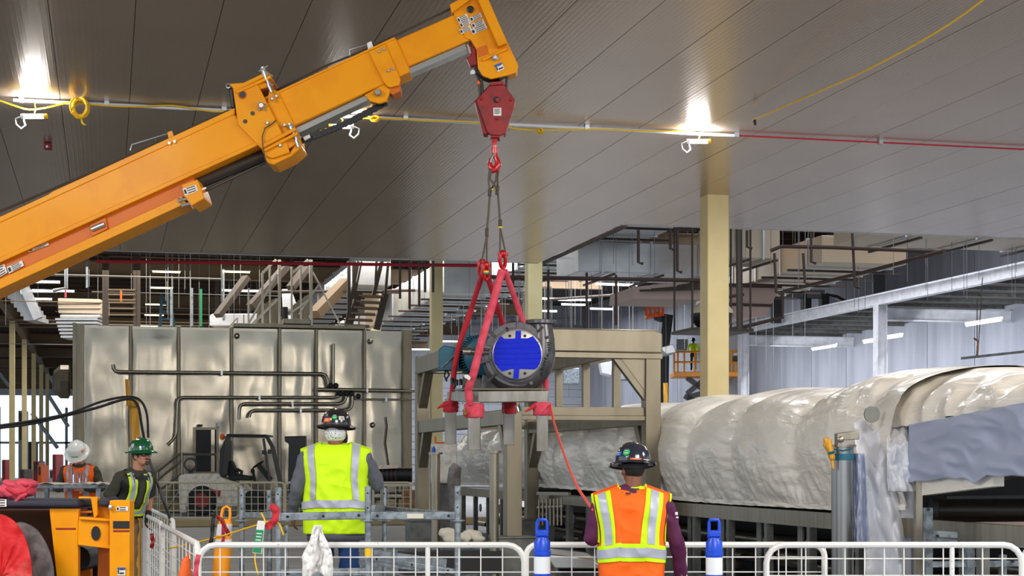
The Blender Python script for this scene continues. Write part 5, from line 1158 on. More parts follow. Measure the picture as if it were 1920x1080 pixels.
# far left bright yard beyond the building: pale wall panels, scaffolding
for i, (x, y, w_, h, d, c, l) in enumerate(((34, 770, 8, 137.5, 120, 'galv', 'grey upright locker right of the leftmost column'), (52, 830, 9, 76, 125, 'darksteel', 'dark cabinet between the first two left columns'), (3, 862, 7, 62, 84, 'red_paint', 'red upright rack at the extreme left edge'), (70, 872, 8, 46, 95, 'label_orange', 'orange crate between the far columns'), (98, 852, 7, 69.5, 88, 'red_paint', 'red stanchion rack behind the white hard hat'), (92, 880, 44, 39, 92, 'greywrap', 'dull blue grey crate near the far left columns'), (37, 880, 8, 46, 80, 'darksteel', 'dark stand at the base of the leftmost column'), (62, 865, 10, 50, 100, 'red_paint', 'red upright object among the far columns'), (112, 890, 30, 33, 85, 'whitepaint', 'white box behind the white hard hat'))):
    p = P(x+w_/2, y+h, d); t = thing('far_equipment', l, 'equipment', p)
    build(MB().pprism([(x, y), (x+w_, y), (x+w_, y+h), (x, y+h)], d, 1.5), 'housing', M[c], t, bev=.05, smooth=0)
    build(MB().pprism([(x+2, y+3), (x+w_-2, y+3), (x+w_-2, y+h*.4), (x+2, y+h*.4)], d-.05, .05), 'cover', M['darksteel'], t, smooth=0)
for i, (a, b) in enumerate((((90, 740), (128, 800)), ((60, 775), (108, 840)), ((0, 700), (18, 725)))):
    single(MB().beam(P(*a, 110), P(*b, 110), .2, .2), 'wall_brace', M['galv'], ['diagonal grey brace right of the far columns', 'diagonal grey brace between the far columns', 'short diagonal brace at the extreme left edge'][i], 'brace', smooth=0)
# window band of the open far end: mullions
mb = MB()
for i in range(16): mb.mm(-36+i*3.2, -35.75+i*3.2, 171.5, 171.8, 0, 7)
mb.mm(-38, 14, 171.5, 171.8, 3.4, 3.6)
o = struct(build(mb, 'window_1', M['galv'], smooth=0))
# scissor lift -------------------------------------------------------------
sl = thing('scissor_lift', 'yellow scissor lift platform raised high beside the large cream column', 'lift', P(1325, 1010, 93))
def S_(px, py, dd=0): return P(px, py, 93+dd)
build(MB().prism([S_(1264, 697, -1), S_(1388, 697, -1), S_(1388, 706, -1), S_(1264, 706, -1)], FWD*2.4), 'platform_deck', M['lift_yellow'], sl, bev=.03)
for dd in (-1, 1.4):
    for y in (659, 678): build(MB().tube([S_(1264, y+1, dd), S_(1388, y, dd)], .06, 6), 'guard_rail', M['lift_yellow'], sl)
    for x in (1264, 1271, 1283, 1303, 1323, 1343, 1362, 1372, 1380, 1388): build(MB().tube([S_(x, 659, dd), S_(x, 698, dd)], .055, 6), 'rail_post', M['lift_yellow'], sl)
for (a, b) in (((1288, 708), (1325, 735)), ((1325, 735), (1288, 745)), ((1325, 708), (1288, 738)), ((1283, 742), (1310, 756)), ((1288, 745), (1345, 775)), ((1290, 775), (1345, 740)), ((1290, 790), (1345, 830)), ((1345, 790), (1290, 830)), ((1290, 830), (1345, 870)), ((1345, 830), (1290, 870))): build(MB().beam(S_(*a), S_(*b), .3, .28), 'scissor_arm', M['blackm'], sl, smooth=0)
build(MB().pprism([(1270, 872), (1370, 872), (1370, 905), (1270, 905)], 92, 2.4), 'base', M['lift_yellow'], sl, bev=.05)
build(MB().pprism([(1374, 668), (1384, 668), (1384, 678), (1374, 678)], 91.8, .3), 'control_box', M['blackm'], sl)
build(MB().pprism([(1376, 662), (1382, 662), (1382, 666), (1376, 666)], 91.6, .1), 'notice', M['label_white'], sl)
t = thing('boom_lift_basket', 'small orange boom lift basket raised far away under the white duct', 'lift', P(1228, 640, 80))
build(MB().pprism([(1211, 588), (1243, 586), (1245, 592), (1212, 596)], 80, 1), 'basket_floor', M['label_orange'], t)
for x in (1212, 1220, 1228, 1236, 1243): build(MB().tube([P(x, 566, 80), P(x, 592, 80)], .07, 6), 'basket_post', M['label_orange'], t)
build(MB().tube([P(1210, 567, 80), P(1244, 566, 80)], .07, 6), 'basket_rail', M['label_orange'], t)
build(MB().beam(P(1228, 592, 80.5), P(1250, 600, 80.5), .4, .4).beam(P(1250, 590, 80.5), P(1243, 650, 80.5), .5, .5).beam(P(1243, 640, 80.6), P(1238, 926, 80.6), .5, .5), 'lift_arm', M['blackm'], t, smooth=0)
cab([(1236, 652), (1262, 645), (1268, 660), (1250, 664)], 76, 2, 'duct', 'grey slanted chute just left of the scissor lift')
cab([(1268, 636), (1290, 636), (1290, 656), (1268, 656)], 98, 1, 'galv', 'grey electrical box on the wall above the scissor lift')
cab([(1122, 668), (1148, 676), (1146, 704), (1128, 700)], 60, 1, 'whitepaint', 'small white machine seen through the portal frame')
cab([(1158, 672), (1180, 672), (1180, 712), (1158, 712)], 62, 1, 'galv', 'grey wall cabinet seen through the portal frame at right')
cab([(1056, 690), (1086, 690), (1086, 720), (1056, 720)], 62, 1, 'galv', 'grey cabinet with yellow marks seen through the portal frame')
single(MB().pprism([(1244, 718), (1252, 718), (1253, 946), (1247, 946)], 60, .1), 'yellow_strip_curtain', M['wood'], 'narrow yellow hose hanging right of the portal frame', 'hose', smooth=0)
# ================================================================ curb, far barriers, forklift
cb_ = thing('concrete_curb', 'long low tan curb on the floor under the far barriers', 'curb', P(500, 985, 40))
a, b = PYp(-20, 985, 40), PYp(1000, 985, 40)
build(MB().mm(a.x, b.x, 39.8, 40.4, 0, .17), 'curb_body', M['curb'], cb_, bev=.02)
def barrier(A, B, z0, z1, sp, zs, m, label, r=.021, rw=.0045, cr=.10, feet=True, mids=(), group=None, joined=False):
    A = Vector((A.x, A.y, 0)); B = Vector((B.x, B.y, 0)); d = (B-A); L = d.length; d.normalize(); rz = math.atan2(d.y, d.x)
    t = thing('crowd_barrier', label, 'barrier', A, rz, group)
    def cn(cx, cz, a0):
        return [(cx+cr*math.cos(math.radians(a0+k*22.5)), cz+cr*math.sin(math.radians(a0+k*22.5))) for k in range(5)]
    pts = cn(L-cr, z1-cr, 0)+cn(cr, z1-cr, 90)+cn(cr, z0+cr, 180)+cn(L-cr, z0+cr, 270)
    build(MB().tube([(x, 0, z) for x, z in pts], r, 8, closed=True), 'frame_tube', m, t, local=True)
    vm = mesh_of('wire', MB().tube([(0, 0, z0), (0, 0, z1)], rw, 5), m, 0)
    n = int(L/sp); 
    if joined:
        mb = MB()
        for i in range(1, n+1): mb.tube([(i*L/(n+1), 0, z0), (i*L/(n+1), 0, z1)], rw, 4)
        for z in zs: mb.tube([(0, 0, z), (L, 0, z)], rw, 4)
        o = build(mb, 'wire_mesh', m, t, local=True, smooth=0); o['kind'] = 'stuff'
    else:
        for i in range(1, n+1):
            o = bpy.data.objects.new('wire', vm); COL.objects.link(o); o.parent = t; o.location = (i*L/(n+1), 0, 0)
        hm = mesh_of('cross_wire', MB().tube([(0, .006, 0), (L, .006, 0)], rw, 5), m, 0)
        for z in zs:
            o = bpy.data.objects.new('cross_wire', hm); COL.objects.link(o); o.parent = t; o.location = (0, 0, z)
    for x in mids: build(MB().tube([(x, 0, z0), (x, 0, z1)], r*.8, 8), 'stile', m, t, local=True)
    if feet:
        for x in (.3, L-.3): build(MB().tube([(x, -.25, .015), (x, -.1, z0), (x, .1, z0), (x, .25, .015)], r*.8, 8), 'foot', m, t, local=True)
    return t
for a, b, l in ((245, 447, 'far cream mesh barrier in front of the forklift rear wheel'), (447, 533, 'far cream mesh barrier left of the lime vest worker'), (535, 640, 'far cream mesh barrier behind the lime vest worker'), (700, 770, 'far cream mesh barrier right of the lime vest worker')):
    barrier(P(a, 905, 44), P(b, 905, 44), .05, .98, .2, (.25, .42, .6, .78), M['barrier_far'], l, r=.03, rw=.011, joined=True)
# forklift
FD = 48
def K_(px, py, dd=0): return P(px, py, FD+dd)
fk = thing('forklift', 'white forklift with black overhead guard parked facing right before the enclosure', 'forklift', K_(430, 966))
build(MB().pprism([(344, 888), (412, 888), (412, 894), (450, 908), (478, 936), (478, 946), (470, 950), (344, 950)], FD-.6, 1.3), 'body', M['forkwhite'], fk, bev=.04)
build(MB().pprism([(334, 892), (350, 888), (350, 962), (336, 962)], FD-.6, 1.3), 'counterweight', M['forkwhite'], fk, bev=.05)
build(MB().pprism([(378, 915), (414, 919), (412, 932), (396, 928), (392, 920)], FD-.63, .03), 'red_emblem', M['red_paint'], fk, smooth=0)
for cx, cy, r in ((378, 952, .42), (476, 950, .36)):
    w = build(MB().lathe([(r*.4, 0), (r*.92, .01), (r, .06), (r, .24), (r*.9, .3)], K_(cx, 868+CH/FD*F-r/FD*F, -.68), FWD, 26), 'wheel', M['tyre'], fk)
    sub(MB().lathe([(r*.5, -.01), (r*.42, .02), (.05, .03)], K_(cx, 868+CH/FD*F-r/FD*F, -.69), FWD, 18), 'wheel_hub', M['red_paint' if cx < 400 else 'dark_in'], w)
for dd in (-.55, .55):
    gd = MB()
    for a, b, w_ in (((421, 890), (427, 818), .14), ((425, 817), (500, 818), .10), ((500, 818), (511, 838), .10), ((511, 838), (526, 905), .12), ((494, 822), (506, 905), .07)):
        gd.beam(K_(*a, dd), K_(*b, dd), w_, .1)
    build(gd, 'overhead_guard', M['blackm'], fk, smooth=0)
build(MB().prism([K_(425, 814, -.6), K_(500, 815, -.6), K_(502, 819, -.6), K_(425, 818, -.6)], FWD*1.2), 'guard_roof', M['blackm'], fk, smooth=0)
build(MB().pprism([(412, 846), (420, 826), (424, 826), (422, 892), (411, 890)], FD-.5, 1.0), 'rear_pillar', M['blackm'], fk, smooth=0)
build(MB().pprism([(429, 864), (433, 864), (444, 889), (470, 893), (470, 901), (428, 901)], FD-.25, .5), 'seat', M['black'], fk, bev=.03)
build(MB().tube([K_(440, 882, -.35), K_(447, 881, -.35), K_(453, 884, -.35), K_(452, 892, -.35)], .05, 8), 'arm_rest', M['black'], fk)
wc = K_(484, 871); build(MB().tube([wc+Vector((0, 0, 0))+RIGHT*(.16*math.cos(q)*.9)+UP*(.13*math.cos(q)*.75)+FWD*.17*math.sin(q) for q in [i*PI/8 for i in range(16)]], .022, 6, closed=True), 'steering_wheel', M['black'], fk)
build(MB().beam(K_(486, 873), K_(508, 900), .16, .14), 'steering_column', M['black'], fk, smooth=0)
build(MB().tube([K_(474, 883), K_(479, 905)], .04, 6).ell(K_(474, 883), (.06, .06, .08)), 'lever', M['black'], fk)
for a in ((494, 848), (505, 847)): build(MB().pprism([(a[0]-3, a[1]-4), (a[0]+3, a[1]-4), (a[0]+3, a[1]+4), (a[0]-3, a[1]+4)], FD-.7, .06), 'mirror', M['blackm'], fk, smooth=0)
build(MB().pprism([(533, 818), (573, 817), (573, 838), (570, 905), (540, 905), (541, 832), (534, 828)], FD-.5, .3).pprism([(541, 905), (570, 905), (570, 952), (541, 952)], FD-.5, .3), 'mast', M['blackm'], fk, bev=.02, smooth=0)
build(MB().pprism([(541, 953), (600, 958), (600, 961), (541, 961)], FD-.4, .15).pprism([(541, 953), (600, 958), (600, 961), (541, 961)], FD+.3, .15), 'fork', M['blackm'], fk, smooth=0)
build(MB().ell(K_(417, 819, 0), (.08, .08, .09)), 'beacon', M['label_orange'], fk)
c = K_(357, 871, -.4)
fn = build(MB().lathe([(.19, 0), (.2, .03), (.2, .15), (.17, .17)], c, FWD, 24), 'round_fan', M['blackm'], fk)  # round fan standing on the forklift, not a light
sub(MB().lathe([(.15, -.01), (.14, -.03), (.03, -.05)], c, FWD, 20), 'fan_grille', M['steelframe'], fn)
build(MB().pprism([(353, 878), (361, 878), (362, 890), (352, 890)], FD-.35, .1), 'fan_stand', M['blackm'], fk, smooth=0)
# small stair with handrails left of the doorway
t = thing('door_stair', 'small steel stair with double handrails up to the enclosure doorway', 'stair', P(320, 985, 50))
for (a, b) in (((292, 887), (338, 850)), ((298, 898), (342, 862)), ((300, 918), (340, 888)), ((342, 848), (342, 905)), ((344, 852), (405, 852)), ((310, 960), (345, 910)), ((296, 884), (296, 960))):
    build(MB().tube([P(*a, 50.3), P(*b, 50.3)], .035, 8), 'handrail', M['steel'], t)
for i in range(6): build(MB().pprism([(300+i*10, 970-i*13), (330+i*10, 970-i*13), (330+i*10, 972-i*13), (300+i*10, 972-i*13)], 50.4, .8), 'tread', M['steel'], t, smooth=0)
# yellow lumber upright with crossblock, with black cables draped over it
wp_ = thing('lumber_post', 'tall yellow lumber post with spliced block carrying black cables', 'post', P(247, 1120, 18.6))
build(MB().prism([P(234, 711, 18.6), P(239, 711, 18.6), P(243, 760, 18.6), P(237, 760, 18.6)], FWD*.09), 'upper_stick', M['wood'], wp_, smooth=0)
build(MB().pprism([(236, 745), (256, 747), (256, 762), (237, 761)], 18.5, .14), 'splice_block', M['wood'], wp_, smooth=0, bev=.003)
build(MB().prism([P(242, 758, 18.6), P(256, 758, 18.6), P(262, 850, 18.6), P(262, 1120, 18.6), P(247, 1120, 18.6), P(249, 850, 18.6)], FWD*.09), 'lower_stick', M['wood'], wp_, smooth=0, bev=.003)
def cable(pts, r, label, m='black', nm='power_cable', cat='cable', n=8):
    P3 = [P(*p) for p in pts]; q = []
    for i in range(len(P3)-1):
        p0 = P3[max(i-1, 0)]; p1 = P3[i]; p2 = P3[i+1]; p3 = P3[min(i+2, len(P3)-1)]
        for k in range(6):
            s_ = k/6; q.append(.5*((2*p1)+(p2-p0)*s_+(2*p0-5*p1+4*p2-p3)*s_*s_+(3*p1-p0-3*p2+p3)*s_**3))
    q.append(P3[-1]); return single(MB().tube(q, r, n), nm, M[m], label, cat, smooth=180)
cable([(-60, 806, 17), (0, 798, 17.4), (60, 789, 17.8), (130, 775, 18), (190, 753, 18.2), (237, 744, 18.4), (262, 750, 18.4), (275, 775, 18.4), (278, 820, 18.3)], .014, 'upper black cable draped from the left over the lumber post')
cable([(-60, 812, 17), (0, 802, 17.4), (60, 794, 17.8), (120, 780, 18), (180, 765, 18.2), (238, 748, 18.3), (258, 760, 18.3), (266, 800, 18.2), (276, 850, 18), (290, 890, 17.6), (305, 935, 17), (321, 978, 16.4)], .016, 'lower black cable over the lumber post running down to the barriers')
# ================================================================ PEOPLE
def hand(mb, w, d, n, s=1.0, curl=.5, side=1):
    # palm and five separate bent fingers; w wrist, d pointing direction, n palm normal
    d = Vector(d).normalized(); n = Vector(n).normalized(); t = d.cross(n).normalized()*side
    for k in (-1, -.3, .4, 1): mb.cap(w+d*.01*s+t*k*.022*s, w+d*.085*s+t*k*.030*s, .016*s, .0135*s, 8)
    for k, L in ((-1.5, .062), (-.5, .078), (.5, .084), (1.5, .074)):
        b = w+d*.088*s+t*k*.021*s; d1 = (d*math.cos(curl*.6)+n*math.sin(curl*.6)); d2 = (d*math.cos(curl*1.7)+n*math.sin(curl*1.7))
        e = b+d1*L*.5*s; mb.cap(b, e, .0098*s, .009*s, 8); mb.cap(e, e+d2*L*.5*s, .009*s, .0078*s, 8)
    b = w+d*.03*s+t*.034*s; e = b+(d*.6+t*.6+n*.3).normalized()*.045*s
    mb.cap(b, e, .0125*s, .0105*s, 8); mb.cap(e, e+(d*.8+n*.6).normalized()*.032*s, .0105*s, .009*s, 8)
def head(mb, c, R, s=1.0):
    def L(x, y, z): return c+R @ (Vector((x, y, z))*s)
    mb.ell(L(0, -.01, .02), (.076*s, .094*s, .095*s), 18, 12, R); mb.ell(L(0, .022, -.045), (.060*s, .068*s, .062*s), 16, 10, R)
    mb.ell(L(0, .062, -.082), (.030*s, .024*s, .022*s), 10, 7, R)                       # chin
    mb.cap(L(0, .086, .012), L(0, .104, -.022), .0085*s, .014*s, 8)                      # nose
    mb.ell(L(0, .078, -.052), (.026*s, .014*s, .008*s), 10, 6, R); mb.ell(L(0, .077, -.064), (.022*s, .013*s, .008*s), 10, 6, R)
    for sx in (-1, 1):
        mb.ell(L(sx*.078, -.005, -.012), (.010*s, .020*s, .032*s), 10, 8, R); mb.ell(L(sx*.034, .076, .026), (.024*s, .012*s, .007*s), 8, 6, R)
        mb.ell(L(sx*.042, .060, -.022), (.024*s, .024*s, .022*s), 8, 6, R)
def helmet(c, R, m, parent, s=1.0, stickers=(), brim=True):
    # full brim hard hat with ridge, built round the skull centre
    def L(x, y, z): return c+R @ (Vector((x, y, z))*s)
    b = MB(); n = 40
    prof = [(.158, .030), (.165, .026), (.160, .036), (.122, .048), (.120, .060), (.118, .085), (.108, .118), (.088, .145), (.058, .163), (.025, .171), (.001, .172)] if brim else [(.125, .032), (.130, .030), (.122, .05), (.120, .07), (.115, .095), (.104, .122), (.086, .145), (.058, .163), (.025, .171), (.001, .172)]
    base = len(b.v)
    for r, z in prof:
        for k in range(n):
            q = 2*PI*k/n; ridge = 1+.03*max(0, math.cos(q*2))**30*(1 if z > .06 else 0)
            dip = -.014*math.sin(q) if r > .13 else 0   # brim a little lower at the back... and longer in front
            b.v.append(L(r*.90*math.cos(q), r*1.06*math.sin(q)*(1.03 if r > .13 and math.sin(q) > 0 else 1), z*ridge+dip))
    for i in range(len(prof)-1):
        for k in range(n):
            l = (k+1) % n; b.f.append((base+i*n+k, base+i*n+l, base+(i+1)*n+l, base+(i+1)*n+k))
    h = build(b, 'helmet_shell', m, parent, local=True, smooth=50, solid=-.003*s)
    build(MB().tube([L(0, .105, .10), L(0, .07, .150), L(0, 0, .174), L(0, -.07, .150), L(0, -.108, .10)], [.004*s, .010*s, .012*s, .010*s, .004*s], 8), 'ridge', m, h, local=True, smooth=180)
    build(MB().lathe([(.092*s, 0), (.096*s, .0), (.096*s, .024*s), (.092*s, .024*s)], L(0, -.005, .012), R @ UP, 24), 'headband', M['black'], h, local=True)
    for (az, z, w_, hh, mt, round_) in stickers:
        q = math.radians(az)
        def surf(a, zz, off=.0075):
            r = .121 if zz < .085 else .121*math.sqrt(max(.05, 1-((zz-.06)/.113)**2))
            return L((r*.90+off)*math.cos(a), (r*1.06+off)*math.sin(a), zz)
        g = MB(); da = w_/.12/2
        if round_:
            cs = surf(q, z); g.v.append(cs)
            for k in range(16): a_ = 2*PI*k/16; g.v.append(surf(q+da*math.cos(a_), z+hh/2*math.sin(a_)))
            for k in range(16): g.f.append((0, 1+k, 1+(k+1) % 16))
        else: g.grid(lambda u, v: surf(q-da+2*da*u, z-hh/2+hh*v), 6, 3)
        o = build(g, 'sticker', M[mt], h, local=True, smooth=180, solid=.0015)
        g2 = MB()
        for j in (-.18, .14):
            g2.grid(lambda u, v: surf(q-da*.55+1.1*da*u, z+hh*j+hh*.1*v, .0105), 5, 1)
        o2 = build(g2, 'sticker_print', M['label_ink'] if mt in ('label_white',) else M['label_white'], h, local=True, smooth=0)
    return h
def vest(parent, m, zh, zn, hwh, hws, dep, slope, nw, stripes, T=lambda p: p, yc=0, seed=1, front=True, wr=.010, arm=None, trim=None):
    def ztop(x): return zn-slope*max(0, abs(x)-nw)-(.015 if abs(x) < nw else 0)
    def pt(x_, z_rel, side, off=0):
        # x_ in -1..1, z_rel 0..1
        f0 = z_rel; hw = hwh+(hws-hwh)*f0**1.5
        if arm: # armhole narrows the panel at chest height
            hw -= arm*math.exp(-((f0-.62)/.16)**2)
        x = x_*(hw+off); zt_ = ztop(x_*hws)
        z = zh+(zt_-zh)*z_rel; z0 = zt_-.16
        g = 1 if z < z0 else math.sqrt(max(0, 1-((z-z0)/(zt_-z0))**2.2))
        side_f = (1-abs(x_)**3.0)**(1/2.2) if abs(x_) < 1 else 0
        y = side*(dep*(.92+.08*math.sin(f0*3))+off)*side_f*g
        w_ = noise.noise(Vector((x*7+seed, z*3.5, side)))*wr*1.6+noise.noise(Vector((x*16, z*9, seed)))*wr*.6-abs(noise.noise(Vector((x*9+z*6, z*9-x*4, seed*2))))*wr*1.8
        y += side*w_*side_f*g
        return T(Vector((x, yc+y, z+(off if z_rel > .98 else 0))))
    vb = MB()
    for side in ((-1, 1) if front else (-1,)):
        vb.grid(lambda u, v: pt(2*u-1, v, side), 90, 70)
    o = build(vb, 'vest', m, parent, local=True, smooth=180, solid=.004)
    for (nm, mt, ua, ub, ua2, ub2, va, vb_, off, sides) in stripes:
        for side in sides:
            g = MB(); nx = max(4, int(abs(ub-ua)*45)); ny = max(4, int(abs(vb_-va)*60))
            g.grid(lambda u, v: pt((ua+(ub-ua)*u)*(1-v)+(ua2+(ub2-ua2)*u)*v, va+(vb_-va)*v, side, off), nx, ny)
            build(g, nm, M[mt], o, local=True, smooth=180)
    return o
def person(px, d, s, rz, label, cfg):
    f = P(px, 868, d); t = thing('person', label, 'person', (f.x, f.y, cfg.get('z', 0)), -TH+rz)
    T = cfg.get('T', lambda p: p); V3 = lambda x, y, z: T(Vector((x, y, z))*s)
    sh = cfg.get('shw', .19); hc = V3(*cfg.get('head', (0, .03, 1.64))); Rh = cfg.get('hR', Matrix.Identity(3))
    skin = cfg['skin']; body = MB()
    head(body, hc, Rh, s*.98)
    body.cap(V3(0, -.005, 1.42), hc-Rh @ Vector((0, .02, .05))*s, .062*s, .056*s)
    shirt = MB()
    for z, rx, ry, y in ((.98, .155, .115, 0), (1.08, .150, .112, 0), (1.20, .165, .118, 0), (1.31, .178, .120, -.005), (1.40, .165, .105, -.01)):
        q = cfg.get('bulk', 1); shirt.ell(V3(0, y, z), (rx*s*q, ry*s*q, .12*s), 16, 10)
        body.ell(V3(0, y, z), (rx*s*.8, ry*s*.8, .10*s), 12, 8)
    shz = cfg.get('shz', 1.425); shirt.cap(V3(-sh*.8, -.01, shz), V3(sh*.8, -.01, shz), .062*s, .062*s); shirt.cap(V3(0, 0, shz), V3(0, .01, 1.475-(1.425-shz)*.6), (.085 if shz > 1.4 else .07)*s, (.068 if shz > 1.4 else .058)*s)
    for i, a in enumerate(cfg['arms']):
        S_, E_, W_ = [V3(*p) for p in a[:3]]
        q = cfg.get('armw', 1)
        body.cap(S_, E_, .046*s, .038*s); body.cap(E_, W_, .038*s, .026*s)
        if cfg.get('sleeves', 'long') == 'long':
            shirt.cap(S_, E_, .066*s*q, .055*s*q); shirt.cap(E_, W_, .055*s*q, .040*s*q)
        else: shirt.cap(S_, S_.lerp(E_, .75), .066*s, .064*s)
        dr_ = a[3] if len(a) > 3 else (W_-E_).normalized(); nn = a[4] if len(a) > 4 else (0, 1, 0)
        if cfg.get('glove'):
            g = MB(); hand(g, W_, dr_, nn, s*1.06, cfg.get('curl', .5), -1 if i == 0 else 1); g.cap(W_-(W_-E_).normalized()*.03*s, W_, .036*s, .036*s); blob(g, 'glove', M['glove'], t, .006, 1)
            hand(body, W_, dr_, nn, s*.93, cfg.get('curl', .5), -1 if i == 0 else 1)
        else: hand(body, W_, dr_, nn, s, cfg.get('curl', .5), -1 if i == 0 else 1)
    tr = MB(); boots = MB()
    tr.ell(V3(0, 0, .95), (.165*s, .12*s, .11*s)); 
    for sx, (K_l, A_l) in zip((-1, 1), cfg.get('legs', (((-.10, .01, .50), (-.11, -.01, .09)), ((.10, .01, .50), (.11, -.01, .09))))):
        H_ = V3(sx*.09, 0, .90); K2 = Vector(K_l)*s; A2 = Vector(A_l)*s
        if cfg.get('legT'): K2 = T(K2); 
        tr.cap(H_, K2, .098*s, .070*s); tr.cap(K2, A2, .070*s, .055*s)
        body.cap(H_, K2, .075*s, .052*s); body.cap(K2, A2, .050*s, .036*s)
        boots.cap(A2+Vector((0, -.03, -.02))*s, A2+Vector((0, .15, -.05))*s, .052*s, .042*s); boots.cap(A2+Vector((0, -.02, -.03))*s, A2+Vector((0, 0, .08))*s, .050*s, .052*s)
    blob(body, 'body', M[skin], t, cfg.get('vox', .0085), 2)
    wr = cfg.get('wr', .014)
    dsp = lambda c: wr*(noise.noise(c*7)+.6*noise.noise(c*16))-abs(noise.noise(Vector((c.x*8+c.z*5, c.y*8, c.z*12))))*wr*1.1
    blob(shirt, 'shirt', M[cfg['shirt']], t, .011, 3, disp=dsp)
    blob(tr, 'trousers', M[cfg['pants']], t, .013, 3, disp=dsp)
    blob(boots, 'boots', M['black'], t, .012, 2)
    t_ = MB()
    if cfg.get('hair'):
        t_.ell(hc+Rh @ Vector((0, -.018, .018))*s, (.080*s, .094*s, .092*s), 16, 10, Rh); build(t_, 'hair', M[cfg['hair']], t, local=True, smooth=180)
    if cfg.get('face'):
        for sx in (-1, 1):
            build(MB().ell(hc+Rh @ Vector((sx*.033, .082, .006))*s, (.012*s, .009*s, .008*s), 10, 8, Rh), 'eye', M['reflwhite'], t, local=True, smooth=180)
            build(MB().ell(hc+Rh @ Vector((sx*.033, .090, .006))*s, (.005*s, .004*s, .005*s), 8, 6, Rh), 'iris', M['black'], t, local=True, smooth=180)
        if cfg['face'] == 'goatee':
            build(MB().ell(hc+Rh @ Vector((0, .083, -.082))*s, (.026*s, .016*s, .026*s), 12, 8, Rh).ell(hc+Rh @ Vector((0, .093, -.040))*s, (.034*s, .012*s, .008*s), 12, 6, Rh), 'goatee', M['beard'], t, local=True, smooth=180)
            g = MB()
            for sx in (-1, 1):
                g.tube([hc+Rh @ (Vector((sx*.034+.026*math.cos(q), .100-abs(.026*math.cos(q)+sx*.01)*.3, .006+.017*math.sin(q)))*s) for q in [i*PI/6 for i in range(12)]], .0025*s, 6, closed=True)
                g.tube([hc+Rh @ (Vector((sx*.060, .088, .010))*s), hc+Rh @ (Vector((sx*.080, .0, .008))*s)], .003*s, 6)
            build(g, 'safety_glasses', M['black'], t, local=True, smooth=0)
    return t, hc, Rh, V3
RX = lambda a: Matrix.Rotation(math.radians(a), 3, 'X'); RZ = lambda a: Matrix.Rotation(math.radians(a), 3, 'Z'); RY = lambda a: Matrix.Rotation(math.radians(a), 3, 'Y')
# worker in lime vest, seen from behind ------------------------------------
t, hc, Rh, V3 = person(630, 13.5, 1.073, 0, 'person seen from behind in lime vest, grey shirt and black stickered hard hat', dict(
    skin='skin', shirt='greyshirt', pants='jeans', bulk=1.16, shw=.215, armw=1.15, hR=RZ(-14), head=(0.0, .02, 1.635),
    arms=(((-.215, -.01, 1.43), (-.290, -.03, 1.20), (-.335, .09, 1.03), (-.1, .4, -.9), (.6, .3, 0)), ((.215, -.01, 1.42), (.300, .10, 1.24), (.16, .34, 1.40), (-.4, .3, .8), (-.8, 0, .3))), hair=None))
helmet(hc, Rh, M['hh_black'], t, 1.06, stickers=((-74, .112, .048, .048, 'label_green', True), (-106, .085, .060, .036, 'label_orange', False), (-112, .125, .040, .030, 'label_blue', False), (-45, .10, .05, .03, 'label_white', False)))
build(MB().ell(hc+Rh @ Vector((0, -.018, -.012)), (.088, .102, .085), 20, 12, Rh), 'bandana', M['bandana'], t, local=True, smooth=180)
build(MB().ell(hc+Rh @ Vector((0, .062, -.075)), (.05, .05, .055), 12, 8, Rh).ell(hc+Rh @ Vector((.06, .045, -.05)), (.02, .035, .05), 10, 7, Rh), 'beard', M['hair'], t, local=True, smooth=180)
build(MB().lathe([(.085, 0), (.100, -.045)], V3(0, 0, 1.50), UP, 24), 'collar', M['greyshirt'], t, local=True, solid=.008)
S2 = [('reflective_strip', 'silver', -.70, -.54, -.76, -.56, .38, .985, .010, (-1, 1)), ('reflective_strip', 'silver', .56, .74, .48, .68, .38, .985, .010, (-1, 1)), ('waist_strip', 'silver', -.995, .995, -.995, .995, .29, .375, .012, (-1, 1))]
vest(t, M['lime'], .93, 1.672, .262, .285, .172, .35, .115, S2, seed=3, arm=.020)
vo = [c for c in t.children if c.name.startswith('shirt')][0]
# shirt hem below the vest
build(MB().lathe([(.235, 0), (.238, .10)], (0, 0, .875), UP, 36, sx=1, sy=.66), 'shirt_hem', M['greyshirt'], t, local=True, solid=.006, smooth=180)
# worker in orange vest ----------------------------------------------------
t, hc, Rh, V3 = person(1184, 10.8, .896, 0, 'person seen from behind in orange and lime vest, purple sleeves and dark blue hard hat', dict(
    skin='skin', shirt='purple', pants='darkpants', bulk=1.06, shw=.235, armw=1.12, shz=1.355, hair='hair', hR=RZ(22) @ RX(-4), head=(.01, .03, 1.625),
    arms=(((-.235, -.01, 1.345), (-.285, -.0, 1.13), (-.20, .26, 1.20), (.3, .9, .1), (1, 0, 0)), ((.250, -.01, 1.345), (.315, -.02, 1.12), (.365, .06, .88), (0, .15, -1), (-1, 0, 0))), curl=.9))
helmet(hc, Rh @ RY(4), M['hh_navy'], t, 1.0, stickers=((-143, .105, .052, .052, 'label_green', True), (-110, .052, .075, .026, 'label_orange', False), (-172, .095, .045, .03, 'label_blue', False), (-70, .050, .06, .022, 'label_white', False)))
build(MB().lathe([(.070, 0), (.082, -.035)], V3(0, 0, 1.487), UP, 24), 'collar', M['olive'], t, local=True, solid=.006)
